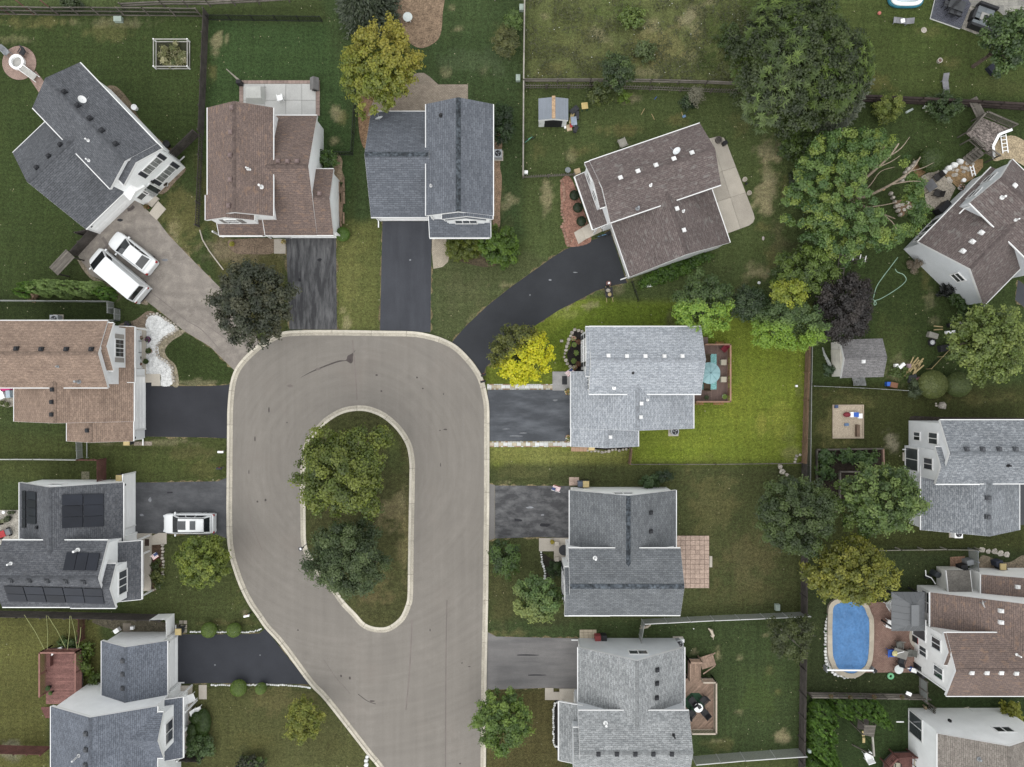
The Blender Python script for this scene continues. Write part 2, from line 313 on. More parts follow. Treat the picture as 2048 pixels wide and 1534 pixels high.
# ---------------------------------------------------------------- road, kerbs, driveways
def road_mat(name, col, streak=.08, polar=None, fine=.25):
    t = NT(name); v = t.vec(False)
    f1 = t.noise(v, .25, 4); f2 = t.noise(v, 14, 3, .7, .25, .75); f3 = t.noise(v, 1.2, 4)
    c = t.mix(f1, sc3(col, .93), sc3(col, 1.06)); c = t.mix(f3, sc3(col, .95), c)
    c = t.mix(fine, c, t.mix(f2, (.15,)*3, (.85,)*3), 'OVERLAY')
    if polar:
        s = t.n('SeparateXYZ'); sub = t.n('VectorMath', operation='SUBTRACT'); t.l(v, sub.inputs[0]); sub.inputs[1].default_value = (*polar, 0); t.l(sub.outputs[0], s.inputs[0])
        r = t.math('SQRT', t.math('ADD', t.math('MULTIPLY', s.outputs[0], s.outputs[0]), t.math('MULTIPLY', s.outputs[1], s.outputs[1])))
        an = t.math('ARCTAN2', s.outputs[0], s.outputs[1]); cb = t.n('CombineXYZ'); t.l(r, cb.inputs[0]); t.l(an, cb.inputs[1])
        c = t.mix(.1, c, t.mix(t.noise(cb.outputs[0], 2.2, 3, .6, .3, .7), (.2,)*3, (.8,)*3), 'OVERLAY')
        mp = t.n('Mapping'); mp.inputs['Scale'].default_value = (1.6, .05, 1); t.l(v, mp.inputs[0])
        c = t.mix(.09, c, t.mix(t.noise(mp.outputs[0], 1.0, 3, .6, .3, .7), (.2,)*3, (.8,)*3), 'OVERLAY')
        c = t.mix(t.math('MULTIPLY', t.noise(v, .16, 3, .5, .55, .72), .25), c, sc3((col[0]*1.02, col[1]*.93, col[2]*.9), 1.0))
    t.l(c, t.b.inputs['Base Color']); t.b.inputs['Roughness'].default_value = .9; t.bump(f2, .25, .01)
    return t.m
ROADC = C(149, 143, 135)
OUT = [(745, 1700), (745, 1520), (734, 1508), (652, 1403), (619, 1368), (561, 1290), (531, 1257), (513, 1231), (497, 1208), (478.6, 1171), (464, 1129), (459, 1108), (454.6, 1077), (453.5, 1025), (454, 960), (454.5, 900), (455, 850), (455.7, 815), (460, 771), (469, 741), (485, 718), (511, 693), (535, 677), (564, 664), (600, 660.6), (664, 660), (767, 661.5), (825, 662.7), (858, 668), (887, 677), (916, 693), (946, 724), (966, 756), (975, 791), (978.6, 815), (979, 860), (979, 940), (978.6, 1029), (977.5, 1110), (976.5, 1200), (973, 1396), (971, 1700)]
OUT[0:2] = [(880, 1700), (760, 1540)]
ISL = [(611, 883), (625, 862), (648, 837), (677, 819), (706, 811.5), (737, 812.5), (769, 825), (796, 847), (814.5, 871), (825, 894), (829.8, 925), (829.8, 957), (828, 1061), (827, 1132), (826, 1191), (822, 1212), (811, 1237), (794, 1254), (777, 1263), (760, 1265), (740, 1262), (721, 1252), (704, 1233), (682, 1210), (662, 1182), (641, 1157), (618, 1123), (607, 1104), (602, 1081), (601, 1040), (600.5, 960), (603, 912)]
po = smooth_path(PW(OUT), False, 4); pin = smooth_path(PW(ISL), True, 4)
ROAD = road_mat('aged_asphalt', ROADC, polar=U(712, 930))
road = struct('road', MB().poly([(*p, .004) for p in ccw(po)]), ROAD)
PANM = mat('gutter_concrete', C(204, 196, 180), .9, .12, .9, .2, 12, .15, rv=.08)
def kerb(name, path, closed, out_sign):
    root = link(name, None); root['kind'] = 'structure'
    L = [0.0]
    for a, b in zip(path, path[1:]): L.append(L[-1] + hypot(b[0]-a[0], b[1]-a[1]))
    prof = [(0, .004), (0, .025), (.27, .03), (.285, .10), (.32, .118), (.50, .118), (.52, .1), (.52, 0)]
    rails = [offset(path, out_sign * d, closed) for d, z in prof]
    i = 0; seg = 2.9
    while i < len(path) - 1:
        j = i + 1
        while j < len(path) - 1 and L[j] - L[i] < seg: j += 1
        m = MB(); g = MB()
        def pt(k, q, end):
            p = np.array(rails[q][k])
            if k == i and not end: nx = np.array(rails[q][k+1]); d = nx - p; p = p + d / max(1e-6, np.linalg.norm(d)) * .035
            return (p[0], p[1], prof[q][1])
        for k in range(i, j):
            for q in range(len(prof) - 1):
                (g if q < 2 else m).poly([pt(k, q, False), pt(k + 1, q, True), pt(k + 1, q + 1, True), pt(k, q + 1, False)])
        m.poly([pt(i, q, False) for q in range(len(prof))]); m.poly([pt(j, q, True) for q in range(len(prof))][::-1])
        m.out('kerb_segment', KERBM, root); g.out('gutter_pan', PANM, root); i = j
    return root
kerb('kerb', offset(po[3:-1], -.52), False, 1)
kerb('island_kerb', pin + [pin[0]], False, -1 if area(pin) < 0 else 1)
# island turf as a gently raised sheet that shares the ground's grass
pi_in = offset(pin, .5 if area(pin) > 0 else -.5, True)
def turf(name, P, z, cc, blobs=()):
    P = ccw(P); xs = [p[0] for p in P]; ys = [p[1] for p in P]
    ax_ = np.arange(min(xs), max(xs) + .3, .3); ay_ = np.arange(min(ys), max(ys) + .3, .3)
    XX, YY = np.meshgrid(ax_, ay_); m = inpoly(XX, YY, P)
    vs_ = []; fs_ = []; 
    id_ = -np.ones(XX.shape, int)
    for r in range(XX.shape[0]):
        for k in range(XX.shape[1]):
            if m[r, k]: id_[r, k] = len(vs_); vs_.append((XX[r, k], YY[r, k], z))
    for r in range(XX.shape[0] - 1):
        for k in range(XX.shape[1] - 1):
            q = [id_[r, k], id_[r, k+1], id_[r+1, k+1], id_[r+1, k]]
            if min(q) >= 0: fs_.append(q)
    n0 = len(vs_); vs_ += [(*p, z - .003) for p in P]; fs_.append(list(range(n0, n0 + len(P))))
    me = bpy.data.meshes.new(name); me.from_pydata(vs_, [], fs_)
    V = np.array(vs_); px = V[:, 0] * PPM + CX; py = CY - V[:, 1] * PPM
    b = np.zeros((len(V), 3)); ii = np.clip(((V[:, 0] - fx[0]) / .28).round().astype(int) + 4, 0, K_ - 1); jj = np.clip(((V[:, 1] - fy[0]) / .28).round().astype(int) + 4, 0, R_ - 1)
    b = base[jj, ii]
    at = me.attributes.new('soil', 'FLOAT_COLOR', 'POINT'); at.data.foreach_set('color', np.concatenate([b, np.ones((len(V), 1))], 1).astype('f').ravel())
    me.materials.append(bpy.data.materials['grass']); return link(name, me, kind='structure')
turf('island_lawn', pi_in, .09, None)
DWZ = [.008]; DRIVES = []
VERGE = mat('dry_verge', C(124, 114, 84), .95, .3, 1.2, .4, 8, .3)
def drive(pts, col, streak=None, label=None, sm=False, k=1.0, fine=.25):
    P = PW(pts); V = []; DRIVES.append(P)
    for (ax, ay), (bx, by) in zip(ccw(P), ccw(P)[1:] + ccw(P)[:1]):
        L = hypot(bx - ax, by - ay); n = max(2, int(L / .35))
        for i in range(n): r = random.random() ** 2 * .26 - .02; V.append((ax + (bx-ax) * i / n + (by-ay) / L * r, ay + (by-ay) * i / n - (bx-ax) / L * r))
    struct('driveway_verge', MB().poly([(*p, DWZ[0] - .002) for p in V]), VERGE)
    DWZ[0] += .0003
    t = NT('driveway_asphalt'); v = t.vec(False); cc = C(*col)
    f1 = t.noise(v, .35, 4, .6, .3, .7); f2 = t.noise(v, 15, 3, .7, .25, .75); c = t.mix(f1, sc3(cc, .85), sc3(cc, 1.15))
    if streak:
        mp = t.n('Mapping'); mp.inputs['Scale'].default_value = (*streak[0], 1); t.l(v, mp.inputs[0])
        c = t.mix(t.math('MULTIPLY', t.noise(mp.outputs[0], streak[2], 4, .65, .42, .7), streak[3]), c, C(*streak[1]))
    c = t.mix(fine, c, t.mix(f2, (.15,)*3, (.85,)*3), 'OVERLAY')
    t.l(c, t.b.inputs['Base Color']); t.b.inputs['Roughness'].default_value = .85; t.bump(f2, .2, .01)
    return struct('driveway', MB().poly([(*p, DWZ[0]) for p in ccw(P)]), t.m)
drive([(196, 468), (271, 398), (313, 438), (338, 471), (386, 521), (440, 575), (490, 640), (520, 686), (490, 712), (469, 741), (420, 693), (367, 661), (319, 622), (277, 590), (181, 551), (156, 512)], (150, 142, 134), ((.9, 1.1), (184, 175, 164), 1.1, .8), fine=.45)
drive([(572, 476), (672, 476), (674, 659), (579, 659)], (74, 74, 76), ((1.6, .28), (142, 142, 142), 1.3, .7))
drive([(765, 442), (864, 442), (862, 560), (861, 665), (760, 661)], (74, 76, 82), ((1.4, .15), (90, 92, 98), .7, .5))
drive([(1220, 460), (1192, 478), (1156, 488), (1131, 499), (1106, 514), (1064, 544), (1022, 574), (974, 612), (930, 654), (904, 684), (946, 722), (966, 752), (972, 734), (992, 716), (1030, 684), (1066, 654), (1118, 620), (1160, 599), (1191, 582), (1229, 570), (1254, 566)], (62, 64, 68))
drive([(285, 765), (303, 765), (303, 772), (420, 772), (452, 770), (461, 768), (455, 877), (420, 875), (285, 873)], (60, 61, 66))
drive([(268, 965), (320, 964.7), (437, 962.6), (454, 955), (454, 1077), (437, 1070), (334, 1068), (268, 1066)], (88, 89, 92), ((.5, .9), (116, 117, 119), 1.2, .7))
drive([(352, 1268.5), (477, 1268.5), (518, 1267), (531, 1257), (620, 1369.6), (601, 1368), (416, 1366), (352, 1368)], (62, 64, 70))
drive([(975, 779.5), (1146, 779.5), (1146, 882), (978, 882)], (84, 87, 92), ((.3, 1.1), (134, 138, 144), .9, .6))
drive([(990, 971), (1140, 972), (1140, 1076), (1078, 1074), (990, 1077)], (82, 82, 84), ((.5, .9), (138, 138, 138), 1.5, .8))
drive([(977, 967), (989.5, 970), (989.5, 1077), (977, 1081)], (132, 129, 126))
drive([(975, 1264), (992, 1273), (1120, 1276), (1160, 1277), (1160, 1378), (1089, 1375.6), (973, 1379.6)], (142, 139, 137), ((.15, 1.0), (108, 107, 107), .8, .7))
drive([(2036, 560), (2090, 600), (2080, 640), (2030, 600)], (80, 82, 86)); drive([(2036, 968), (2120, 968), (2120, 1050), (2036, 1050)], (84, 85, 88))
STAIN = mat('oil_stain', C(92, 84, 82), .8, .2, 2); STAIN2 = mat('faint_stain', C(136, 127, 122), .85, .1, 1)
def stain(P, m=STAIN, z=.0085): MB().poly([(*p, z) for p in ccw(smooth_path(PW(P), True, 3))]).out('stain', m, road)
stain([(711, 700), (708, 706), (706, 713), (706, 722), (702, 727), (696, 724), (692, 722), (678, 724), (660, 730), (642, 737), (620, 746), (600, 756), (620, 744), (642, 734), (660, 727), (678, 721), (692, 720), (695, 712), (702, 708), (706, 705)])
for x, y, a, b in [(538, 820, 1.5, 6), (580, 772, 6, 3), (510, 878, 1.5, 5), (753, 750, 2.5, 1.8), (763, 782, 2, 2), (891, 859, 4, 1.5), (880, 861, 2, 1), (834, 755, 2, 2), (846, 777, 2, 1.5), (887, 788, 1.5, 1.5), (636, 738, 6, 2.4), (574, 845, 1.5, 1.5), (515, 1003, 2, 2.5), (531, 1000, 2, 3), (630, 1005, 2, 1.5), (682, 1352, 2, 2.5), (700, 1356, 2, 3), (924, 1326, 1.6, 1.6), (939, 1333, 3, 1), (860, 1260, 1, 3), (920, 1527, 2, 2), (596, 1260, 1.6, 1.6), (744, 1402, 6, 1.6), (498, 944, 1, 5), (881, 930, 1, 4)]:
    stain([(x + a * cos(k) * random.uniform(.7, 1.2), y + b * sin(k) * random.uniform(.7, 1.2)) for k in (0, 1.05, 2.1, 3.14, 4.2, 5.2)], STAIN if a * b < 12 else STAIN2, .0088)
def crack(P, w=.05, m=STAIN2, zc=.0087):
    Q = smooth_path(PW(P), False, 4); A = offset(Q, w/2); B = offset(Q, -w/2); mb = MB()
    for i in range(len(Q) - 1): mb.poly([(*A[i], zc), (*B[i], zc), (*B[i+1], zc), (*A[i+1], zc)])
    mb.out('crack', m, road)
crack([(284, 570), (330, 606), (372, 640), (404, 660), (440, 700)], .06, STAIN2, .0135); crack([(205, 475), (214, 490), (208, 500)], .3, STAIN2, .0136); crack([(255, 420), (262, 418), (268, 412)], .3, STAIN, .0137); crack([(400, 640), (430, 662), (470, 690)], .05, STAIN2, .0135)
crack([(496, 1010), (502, 1040), (512, 1070), (524, 1100)]); crack([(648, 1320), (672, 1355), (690, 1375), (700, 1387)]); crack([(716, 1388), (735, 1402), (752, 1408)], .06, STAIN)
crack([(894, 1200), (892, 1320), (891, 1534)], .1); crack([(824, 1240), (820, 1330), (812, 1420)], .12); crack([(705, 680), (712, 760), (714, 800)], .1)

OILD = mat('drive_stain', C(52, 52, 56), .8, .2, 2); SCUF = mat('tyre_scuff', C(150, 152, 156), .9, .2, 3)
for x, y, a, b, mm in [(640, 520, 5, 3, OILD), (600, 560, 3, 4, OILD), (820, 520, 2, 2, SCUF), (1150, 545, 5, 1.2, SCUF), (1100, 560, 3, 1.5, SCUF), (1060, 590, 1.5, 1.5, SCUF), (300, 1000, 3, 6, SCUF), (284, 1030, 4, 3, SCUF), (340, 985, 6, 2, OILD), (1060, 1015, 7, 2, SCUF), (1085, 1030, 4, 2, SCUF), (1035, 1040, 8, 3, OILD), (1090, 1050, 9, 4, OILD), (1050, 1310, 26, 1.4, OILD), (1070, 1350, 20, 1.2, OILD), (240, 440, 5, 3, OILD), (330, 520, 6, 3, SCUF), (1030, 872, 14, .8, SCUF), (1045, 866, 9, .8, SCUF), (1012, 858, 7, .7, SCUF), (1110, 800, 6, 2, SCUF), (430, 1330, 1.5, 1.5, SCUF), (520, 1310, 1.5, 1, SCUF)]:
    stain([(x + a * cos(k) * random.uniform(.6, 1.3), y + b * sin(k) * random.uniform(.6, 1.3)) for k in (0, .8, 1.6, 2.4, 3.14, 4.0, 4.8, 5.5)], mm, .0142)
# ---------------------------------------------------------------- houses
def shingle(name, c1, c2, c3, row=.16, wid=.36, mott=.25, patch=None):
    t = NT(name); uv = t.n('UVMap').outputs[0]
    b = t.n('TexBrick'); t.l(uv, b.inputs['Vector']); b.inputs['Scale'].default_value = 1
    b.inputs['Brick Width'].default_value = wid; b.inputs['Row Height'].default_value = row; b.inputs['Mortar Size'].default_value = .016; b.inputs['Mortar Smooth'].default_value = .4
    b.inputs['Color1'].default_value = (*c1, 1); b.inputs['Color2'].default_value = (*c2, 1); b.inputs['Mortar'].default_value = (*sc3(c1, .45), 1); b.offset = .37
    c = b.outputs['Color']
    mp = t.n('Mapping'); mp.inputs['Scale'].default_value = (1, 2.2, 1); t.l(uv, mp.inputs[0])
    c = t.mix(t.math('MULTIPLY', t.noise(mp.outputs[0], 2.6, 3, .7, .5, .66), .75), c, c3)
    if patch: c = t.mix(t.math('MULTIPLY', t.noise(mp.outputs[0], 1.3, 2, .6, .55, .68), .6), c, patch)
    f = t.noise(uv, .5, 5, .65, .3, .7); k = t.math('MULTIPLY_ADD', f, mott + .08, 1 - mott / 2 - .04); cc = t.n('CombineXYZ'); [t.l(k, cc.inputs[i]) for i in range(3)]
    c = t.mix(1.0, c, cc.outputs[0], 'MULTIPLY')
    c = t.mix(.25, c, t.mix(t.noise(uv, 16, 2, .7, .3, .7), (.1,)*3, (.9,)*3), 'OVERLAY')
    t.l(c, t.b.inputs['Base Color']); t.b.inputs['Roughness'].default_value = .92; t.bump(b.outputs['Fac'], -.6, .03)
    return t.m
def siding(name, col, board=.115):
    t = NT(name); g = t.n('NewGeometry'); s = t.n('SeparateXYZ'); t.l(g.outputs['Position'], s.inputs[0])
    fr = t.math('FRACT', t.math('DIVIDE', s.outputs[2], board))
    v = t.vec(False); f = t.noise(v, .6, 4)
    c = t.mix(f, sc3(col, .93), sc3(col, 1.04)); c = t.mix(t.math('LESS_THAN', fr, .1), c, sc3(col, .72))
    t.l(c, t.b.inputs['Base Color']); t.b.inputs['Roughness'].default_value = .55; t.bump(fr, .5, .02)
    return t.m
RIDGE = {}
def ridge_of(m, k):
    if (m.name, k) not in RIDGE:
        RIDGE[(m.name, k)] = mat('ridge_' + m.name, sc3(tuple(m['avg']), k), .9, .2, 2.5, .2, 8, .2)
    return RIDGE[(m.name, k)]
def SH(name, a, b, c, **k):
    m = shingle(name, C(*a, 1.22), C(*b, 1.22), C(*c, 1.22), **k); m['avg'] = [(x + y) / 2 for x, y in zip(C(*a), C(*b))]; return m
S_slate = SH('slate_blue_shingle', (86, 88, 92), (100, 102, 106), (113, 115, 119))
S_brown = SH('brown_shingle', (112, 98, 92), (124, 108, 101), (136, 118, 108), patch=C(150, 124, 106))
S_char = SH('charcoal_shingle', (98, 102, 109), (116, 120, 127), (84, 88, 95), row=.19, wid=.5, mott=.18)
S_taup = SH('taupe_shingle', (100, 90, 88), (114, 103, 100), (130, 121, 116), patch=C(140, 136, 132))
S_tan = SH('tan_shingle', (136, 117, 104), (154, 133, 118), (174, 150, 131), patch=C(122, 103, 92))
S_dark = SH('dark_grey_shingle', (82, 84, 89), (102, 104, 108), (118, 119, 122), patch=C(86, 87, 90))
S_blue = SH('blue_grey_shingle', (98, 103, 112), (114, 119, 128), (126, 131, 140), mott=.3)
S_light = SH('light_grey_shingle', (148, 153, 159), (176, 180, 185), (190, 194, 198), mott=.1)
S_steel = SH('steel_grey_shingle', (106, 109, 112), (126, 129, 131), (94, 97, 101), mott=.3)
S_pale = SH('pale_grey_shingle', (132, 135, 136), (166, 168, 168), (184, 186, 186), patch=C(150, 153, 154))
S_mid = SH('mid_grey_shingle', (118, 122, 127), (142, 146, 150), (170, 173, 176))
S_sand = SH('sandy_shingle', (124, 117, 110), (142, 135, 127), (156, 148, 140), patch=C(116, 108, 102))
W_white = siding('white_siding', (.88, .89, .885)); W_grey = siding('grey_siding', (.60, .62, .64)); W_cream = siding('cream_siding', (.78, .75, .68)); W_pale = siding('pale_siding', (.78, .79, .80))
CAPV = mat('weathered_ridge_vent', C(78, 84, 90), .9, .45, 1.6, .5, 4)
class Blk: pass
class House:
    def __init__(s, label, px, py, rot=0, roof=None, wall=None, group=None, name='house', cat='house'):
        s.r = radians(rot); s.roof = roof; s.wallm = wall or W_white
        wx, wy = U(px, py); s.t = link(name, None, None, (wx, wy, 0), s.r); tag(s.t, label, cat, group)
        s.o = s._rot(wx, wy)
    def _rot(s, x, y): return (cos(s.r) * x + sin(s.r) * y, -sin(s.r) * x + cos(s.r) * y)
    def L(s, px, py, h=0.0):
        a, b = s._rot(*U(px, py, h)); return (a - s.o[0], b - s.o[1])
    def gab(s, ax, pa, pb, he, pitch=.5, oh=.3, z0=0, gut='lh', rake='lh', wall=True, roof=None, cap=.95, wallm=None, vent=False, rect=None):
        if rect: x0, y0, x1, y1 = rect
        else:
            (xa, ya), (xb, yb) = s.L(*pa, he), s.L(*pb, he); x0, x1 = sorted((xa, xb)); y0, y1 = sorted((ya, yb))
        roof = roof or s.roof; wallm = wallm or s.wallm
        if ax == 'x': u0, u1, v0, v1 = x0, x1, y0, y1; f = lambda u, v, z: (u, v, z)
        else: u0, u1, v0, v1 = y0, y1, x0, x1; f = lambda u, v, z: (v, u, z)
        vm = (v0 + v1) / 2; half = (v1 - v0) / 2; hr = he + pitch * half; sl = sqrt(1 + pitch**2); th = .14
        m = MB()
        for va, sg in ((v0, 1), (v1, -1)):
            top = [f(u0, va, he), f(u1, va, he), f(u1, vm, hr), f(u0, vm, hr)]
            m.poly(top, [(u0 + sg * 3, 0), (u1 + sg * 3, 0), (u1 + sg * 3, half * sl), (u0 + sg * 3, half * sl)])
            bot = [(p[0], p[1], p[2] - th) for p in top]; m.poly(bot[::-1])
            for i in range(4):
                if i == 2: continue
                j = (i + 1) % 4; m.poly([bot[i], bot[j], top[j], top[i]])
        m.out('roof', roof, s.t)
        if cap:
            w = .17 if not vent else .2; d = pitch * w; m = MB(); e = .035 if not vent else .06
            for sg in (-1, 1):
                q = [f(u0 + .02, vm, hr + e), f(u1 - .02, vm, hr + e), f(u1 - .02, vm + sg * w, hr - d + e), f(u0 + .02, vm + sg * w, hr - d + e)]
                m.poly(q); m.poly([q[2], q[3], (q[3][0], q[3][1], q[3][2] - .05), (q[2][0], q[2][1], q[2][2] - .05)])
            m.out('ridge_vent' if vent else 'ridge_cap', CAPV if vent else ridge_of(roof, cap), s.t)
        for k, va, sg in (('l', v0, -1), ('h', v1, 1)):
            if k in gut:
                m = MB(); a, b = f(u0, va + sg * .005, he - .17), f(u1, va + sg * .085, he - .03)
                m.box(min(a[0], b[0]), min(a[1], b[1]), a[2], max(a[0], b[0]), max(a[1], b[1]), b[2]); m.out('gutter', TRIM, s.t)
        for k, ua, sg in (('l', u0, -1), ('h', u1, 1)):
            if k in rake:
                m = MB()
                for va in (v0, v1):
                    A = [f(ua - sg * .03, va, he - .32), f(ua + sg * .012, va, he - .32), f(ua + sg * .012, va, he - .03), f(ua - sg * .03, va, he - .03)]
                    B = [f(ua - sg * .03, vm, hr - .32), f(ua + sg * .012, vm, hr - .32), f(ua + sg * .012, vm, hr - .03), f(ua - sg * .03, vm, hr - .03)]
                    m.hexa(A, B)
                m.out('rake_board', TRIM, s.t)
        b = Blk(); b.h = s; b.ax = ax; b.f = f; b.u0, b.u1, b.v0, b.v1, b.vm, b.he, b.hr, b.p = u0, u1, v0, v1, vm, he, hr, pitch
        orr = min(oh, .1); b.wx0, b.wx1, b.wy0, b.wy1 = (x0 + orr, x1 - orr, y0 + oh, y1 - oh) if ax == 'x' else (x0 + oh, x1 - oh, y0 + orr, y1 - orr)
        b.rz = lambda x, y: hr - pitch * abs((y if ax == 'x' else x) - vm)
        if wall:
            a0, a1, c0, c1 = u0 + orr, u1 - orr, v0 + oh, v1 - oh; zt = he + pitch * oh - th - .01; zr = hr - th - .01; m = MB()
            for ua in (a0, a1): m.poly([f(ua, c0, z0), f(ua, c1, z0), f(ua, c1, zt), f(ua, vm, zr), f(ua, c0, zt)])
            for va in (c0, c1): m.poly([f(a0, va, z0), f(a1, va, z0), f(a1, va, zt), f(a0, va, zt)])
            m.out('wall', wallm, s.t)
        return b
    def shed(s, low, pa, pb, he, pitch=.4, roof=None, wall=0, wallm=None, gut=True, rect=None):
        if rect: x0, y0, x1, y1 = rect
        else:
            (xa, ya), (xb, yb) = s.L(*pa, he), s.L(*pb, he); x0, x1 = sorted((xa, xb)); y0, y1 = sorted((ya, yb))
        d = {'S': lambda x, y: y - y0, 'N': lambda x, y: y1 - y, 'W': lambda x, y: x - x0, 'E': lambda x, y: x1 - x}[low]
        z = lambda x, y: he + pitch * d(x, y)
        Q = [(x0, y0), (x1, y0), (x1, y1), (x0, y1)]; sl = sqrt(1 + pitch**2); m = MB()
        uv = [((y if low in 'EW' else x), d(x, y) * sl) for x, y in Q]
        top = [(x, y, z(x, y)) for x, y in Q]; bot = [(x, y, z(x, y) - .13) for x, y in Q]
        m.poly(top, uv); m.poly(bot[::-1])
        for i in range(4): j = (i + 1) % 4; m.poly([bot[i], bot[j], top[j], top[i]])
        m.out('porch_roof', roof or s.roof, s.t)
        e = {'S': (x0, y0 - .125, x1, y0 - .005), 'N': (x0, y1 + .005, x1, y1 + .125), 'W': (x0 - .125, y0, x0 - .005, y1), 'E': (x1 + .005, y0, x1 + .125, y1)}[low]
        if gut: MB().box(e[0], e[1], he - .17, e[2], e[3], he - .03).out('gutter', TRIM, s.t)
        for (xa, ya), (xb, yb) in (((x0, y0), (x0, y1)), ((x1, y0), (x1, y1))) if low in 'NS' else (((x0, y0), (x1, y0)), ((x0, y1), (x1, y1))):
            MB().bar((xa, ya, z(xa, ya) - .08), (xb, yb, z(xb, yb) - .08), .05, .19).out('rake_board', TRIM, s.t)
        b = Blk(); b.h = s; b.wx0, b.wx1, b.wy0, b.wy1 = x0 + .25, x1 - .25, y0 + .25, y1 - .25; b.he = he; b.rz = z; b.x0, b.x1, b.y0, b.y1 = x0, x1, y0, y1
        if wall:
            m = MB(); q = {'S': (x0 + .25, y0 + wall, x1 - .25, y1), 'N': (x0 + .25, y0, x1 - .25, y1 - wall), 'W': (x0 + wall, y0 + .25, x1, y1 - .25), 'E': (x0, y0 + .25, x1 - wall, y1 - .25)}[low]
            b.wx0, b.wy0, b.wx1, b.wy1 = q; P = [(q[0], q[1]), (q[2], q[1]), (q[2], q[3]), (q[0], q[3])]
            m.hexa([(*p, 0) for p in P], [(*p, z(*p) - .14) for p in P]); m.out('wall', wallm or s.wallm, s.t)
        return b
    # wall-mounted parts: side of a block, fraction along it (west to east / south to north), sill height
    def on(s, b, side):
        return {'E': (b.wx1, b.wy0, b.wy1, 1), 'W': (b.wx0, b.wy0, b.wy1, -1), 'N': (b.wy1, b.wx0, b.wx1, 1), 'S': (b.wy0, b.wx0, b.wx1, -1)}[side]
    def put(s, m, b, side, t, name, mt, parent=None, **k):
        pl, lo, hi, sg = s.on(b, side); c = lo + (hi - lo) * t
        m.v = [((pl + sg * q[1], c + q[0], q[2]) if side in 'EW' else (c + q[0], pl + sg * q[1], q[2])) for q in m.v]
        return m.out(name, mt, parent or s.t, **k)
    def win(s, b, side, t, z, w=1.0, h=1.35, cols=2, rows=1, shut=None, grid=False, frame=.09, gm=None):
        m = MB(); f = frame
        for x0, x1, z0, z1 in ((-w/2-f, -w/2, z-f, z+h+f), (w/2, w/2+f, z-f, z+h+f), (-w/2, w/2, z-f, z), (-w/2, w/2, z+h, z+h+f)): m.box(x0, -.02, z0, x1, .07, z1)
        for i in range(1, cols): m.box(-w/2 + w*i/cols - .035, -.02, z, -w/2 + w*i/cols + .035, .06, z+h)
        for i in range(1, rows): m.box(-w/2, -.02, z + h*i/rows - .03, w/2, .055, z + h*i/rows + .03)
        if grid:
            for i in range(1, cols * 2): m.box(-w/2 + w*i/cols/2 - .012, 0, z, -w/2 + w*i/cols/2 + .012, .035, z + h)
        wi = s.put(m, b, side, t, 'window', TRIM)
        for i in range(cols):
            for j in range(rows):
                s.put(MB().box(-w/2 + w*i/cols, -.01, z + h*j/rows, -w/2 + w*(i+1)/cols, .022, z + h*(j+1)/rows), b, side, t, 'pane', gm or GLASS, wi)
        if shut:
            for sg in (-1, 1): s.put(MB().box(sg * (w/2 + f + .22) - .2, .0, z - .04, sg * (w/2 + f + .22) + .2, .05, z + h + .04), b, side, t, 'shutter', shut)
    def gdoor(s, b, side, t, w=4.8, h=2.15, col=None):
        m = MB(); f = .14
        m.box(-w/2-f, -.02, 0, -w/2, .07, h+f); m.box(w/2, -.02, 0, w/2+f, .07, h+f); m.box(-w/2, -.02, h, w/2, .07, h+f)
        d = s.put(m, b, side, t, 'garage_door', TRIM)
        for j in range(4):
            m = MB().box(-w/2, -.01, h*j/4 + .008, w/2, .03, h*(j+1)/4 - .008)
            for i in range(8): m.box(-w/2 + w*i/8 + .08, .03, h*j/4 + .09, -w/2 + w*(i+1)/8 - .08, .045, h*(j+1)/4 - .09)
            s.put(m, b, side, t, 'door_panel', col or WHITE, d)
    def door(s, b, side, t, w=.95, h=2.1, m=None, z=.15):
        fr = s.put(MB().box(-w/2-.1, -.02, z, -w/2, .08, z+h+.1).box(w/2, -.02, z, w/2+.1, .08, z+h+.1).box(-w/2, -.02, z+h, w/2, .08, z+h+.1), b, side, t, 'door_frame', TRIM)
        s.put(MB().box(-w/2, -.01, z, w/2, .05, z+h), b, side, t, 'door', m or WHITE, fr)
    def lamp(s, b, side, t, z=2.0): s.put(MB().box(-.09, 0, z, .09, .2, z + .32), b, side, t, 'wall_lamp', BLACK)
    def spout(s, b, side, t, z1, z0=.1): s.put(MB().box(-.05, .01, z0, .05, .1, z1).box(-.05, .1, z0, .05, .7, z0 + .08), b, side, t, 'downspout', TRIM)
    def at(s, b, px, py, dz=0.0):
        h = b.he + .5
        for _ in range(6):
            x, y = s.L(px, py, h); h = b.rz(x, y) + dz
        return x, y, h - dz
    def vents(s, b, pts, m, sz=.42, hh=.15):
        sz *= .88
        for px, py in pts:
            x, y, z = s.at(b, px, py, .12); q = sz / 2
            zs = [b.rz(x + i * q, y + j * q) for i, j in ((-1, -1), (1, -1), (1, 1), (-1, 1))]
            P = [(x - q, y - q), (x + q, y - q), (x + q, y + q), (x - q, y + q)]
            mb = MB().hexa([(*p, zz - .02) for p, zz in zip(P, zs)], [(*p, max(zs[k], z) + hh) for k, p in enumerate(P)])
            c = [(x + (a - x) * .62, y + (bb - y) * .62) for a, bb in P]
            mb.hexa([(*p, max(zs) + hh - .06) for p in c], [(*p, max(zs) + hh + .04) for p in c]); mb.out('roof_vent', m, s.t)
    def pipe(s, b, px, py, m=None, r=.07, h=.5, flash=True):
        x, y, z = s.at(b, px, py)
        mb = MB().cyl(x, y, z - .1, z + h, r, 10); mb.cyl(x, y, z - .05, z + .06, r * 2, 10)
        mb.out('vent_pipe', m or TRIM, s.t)
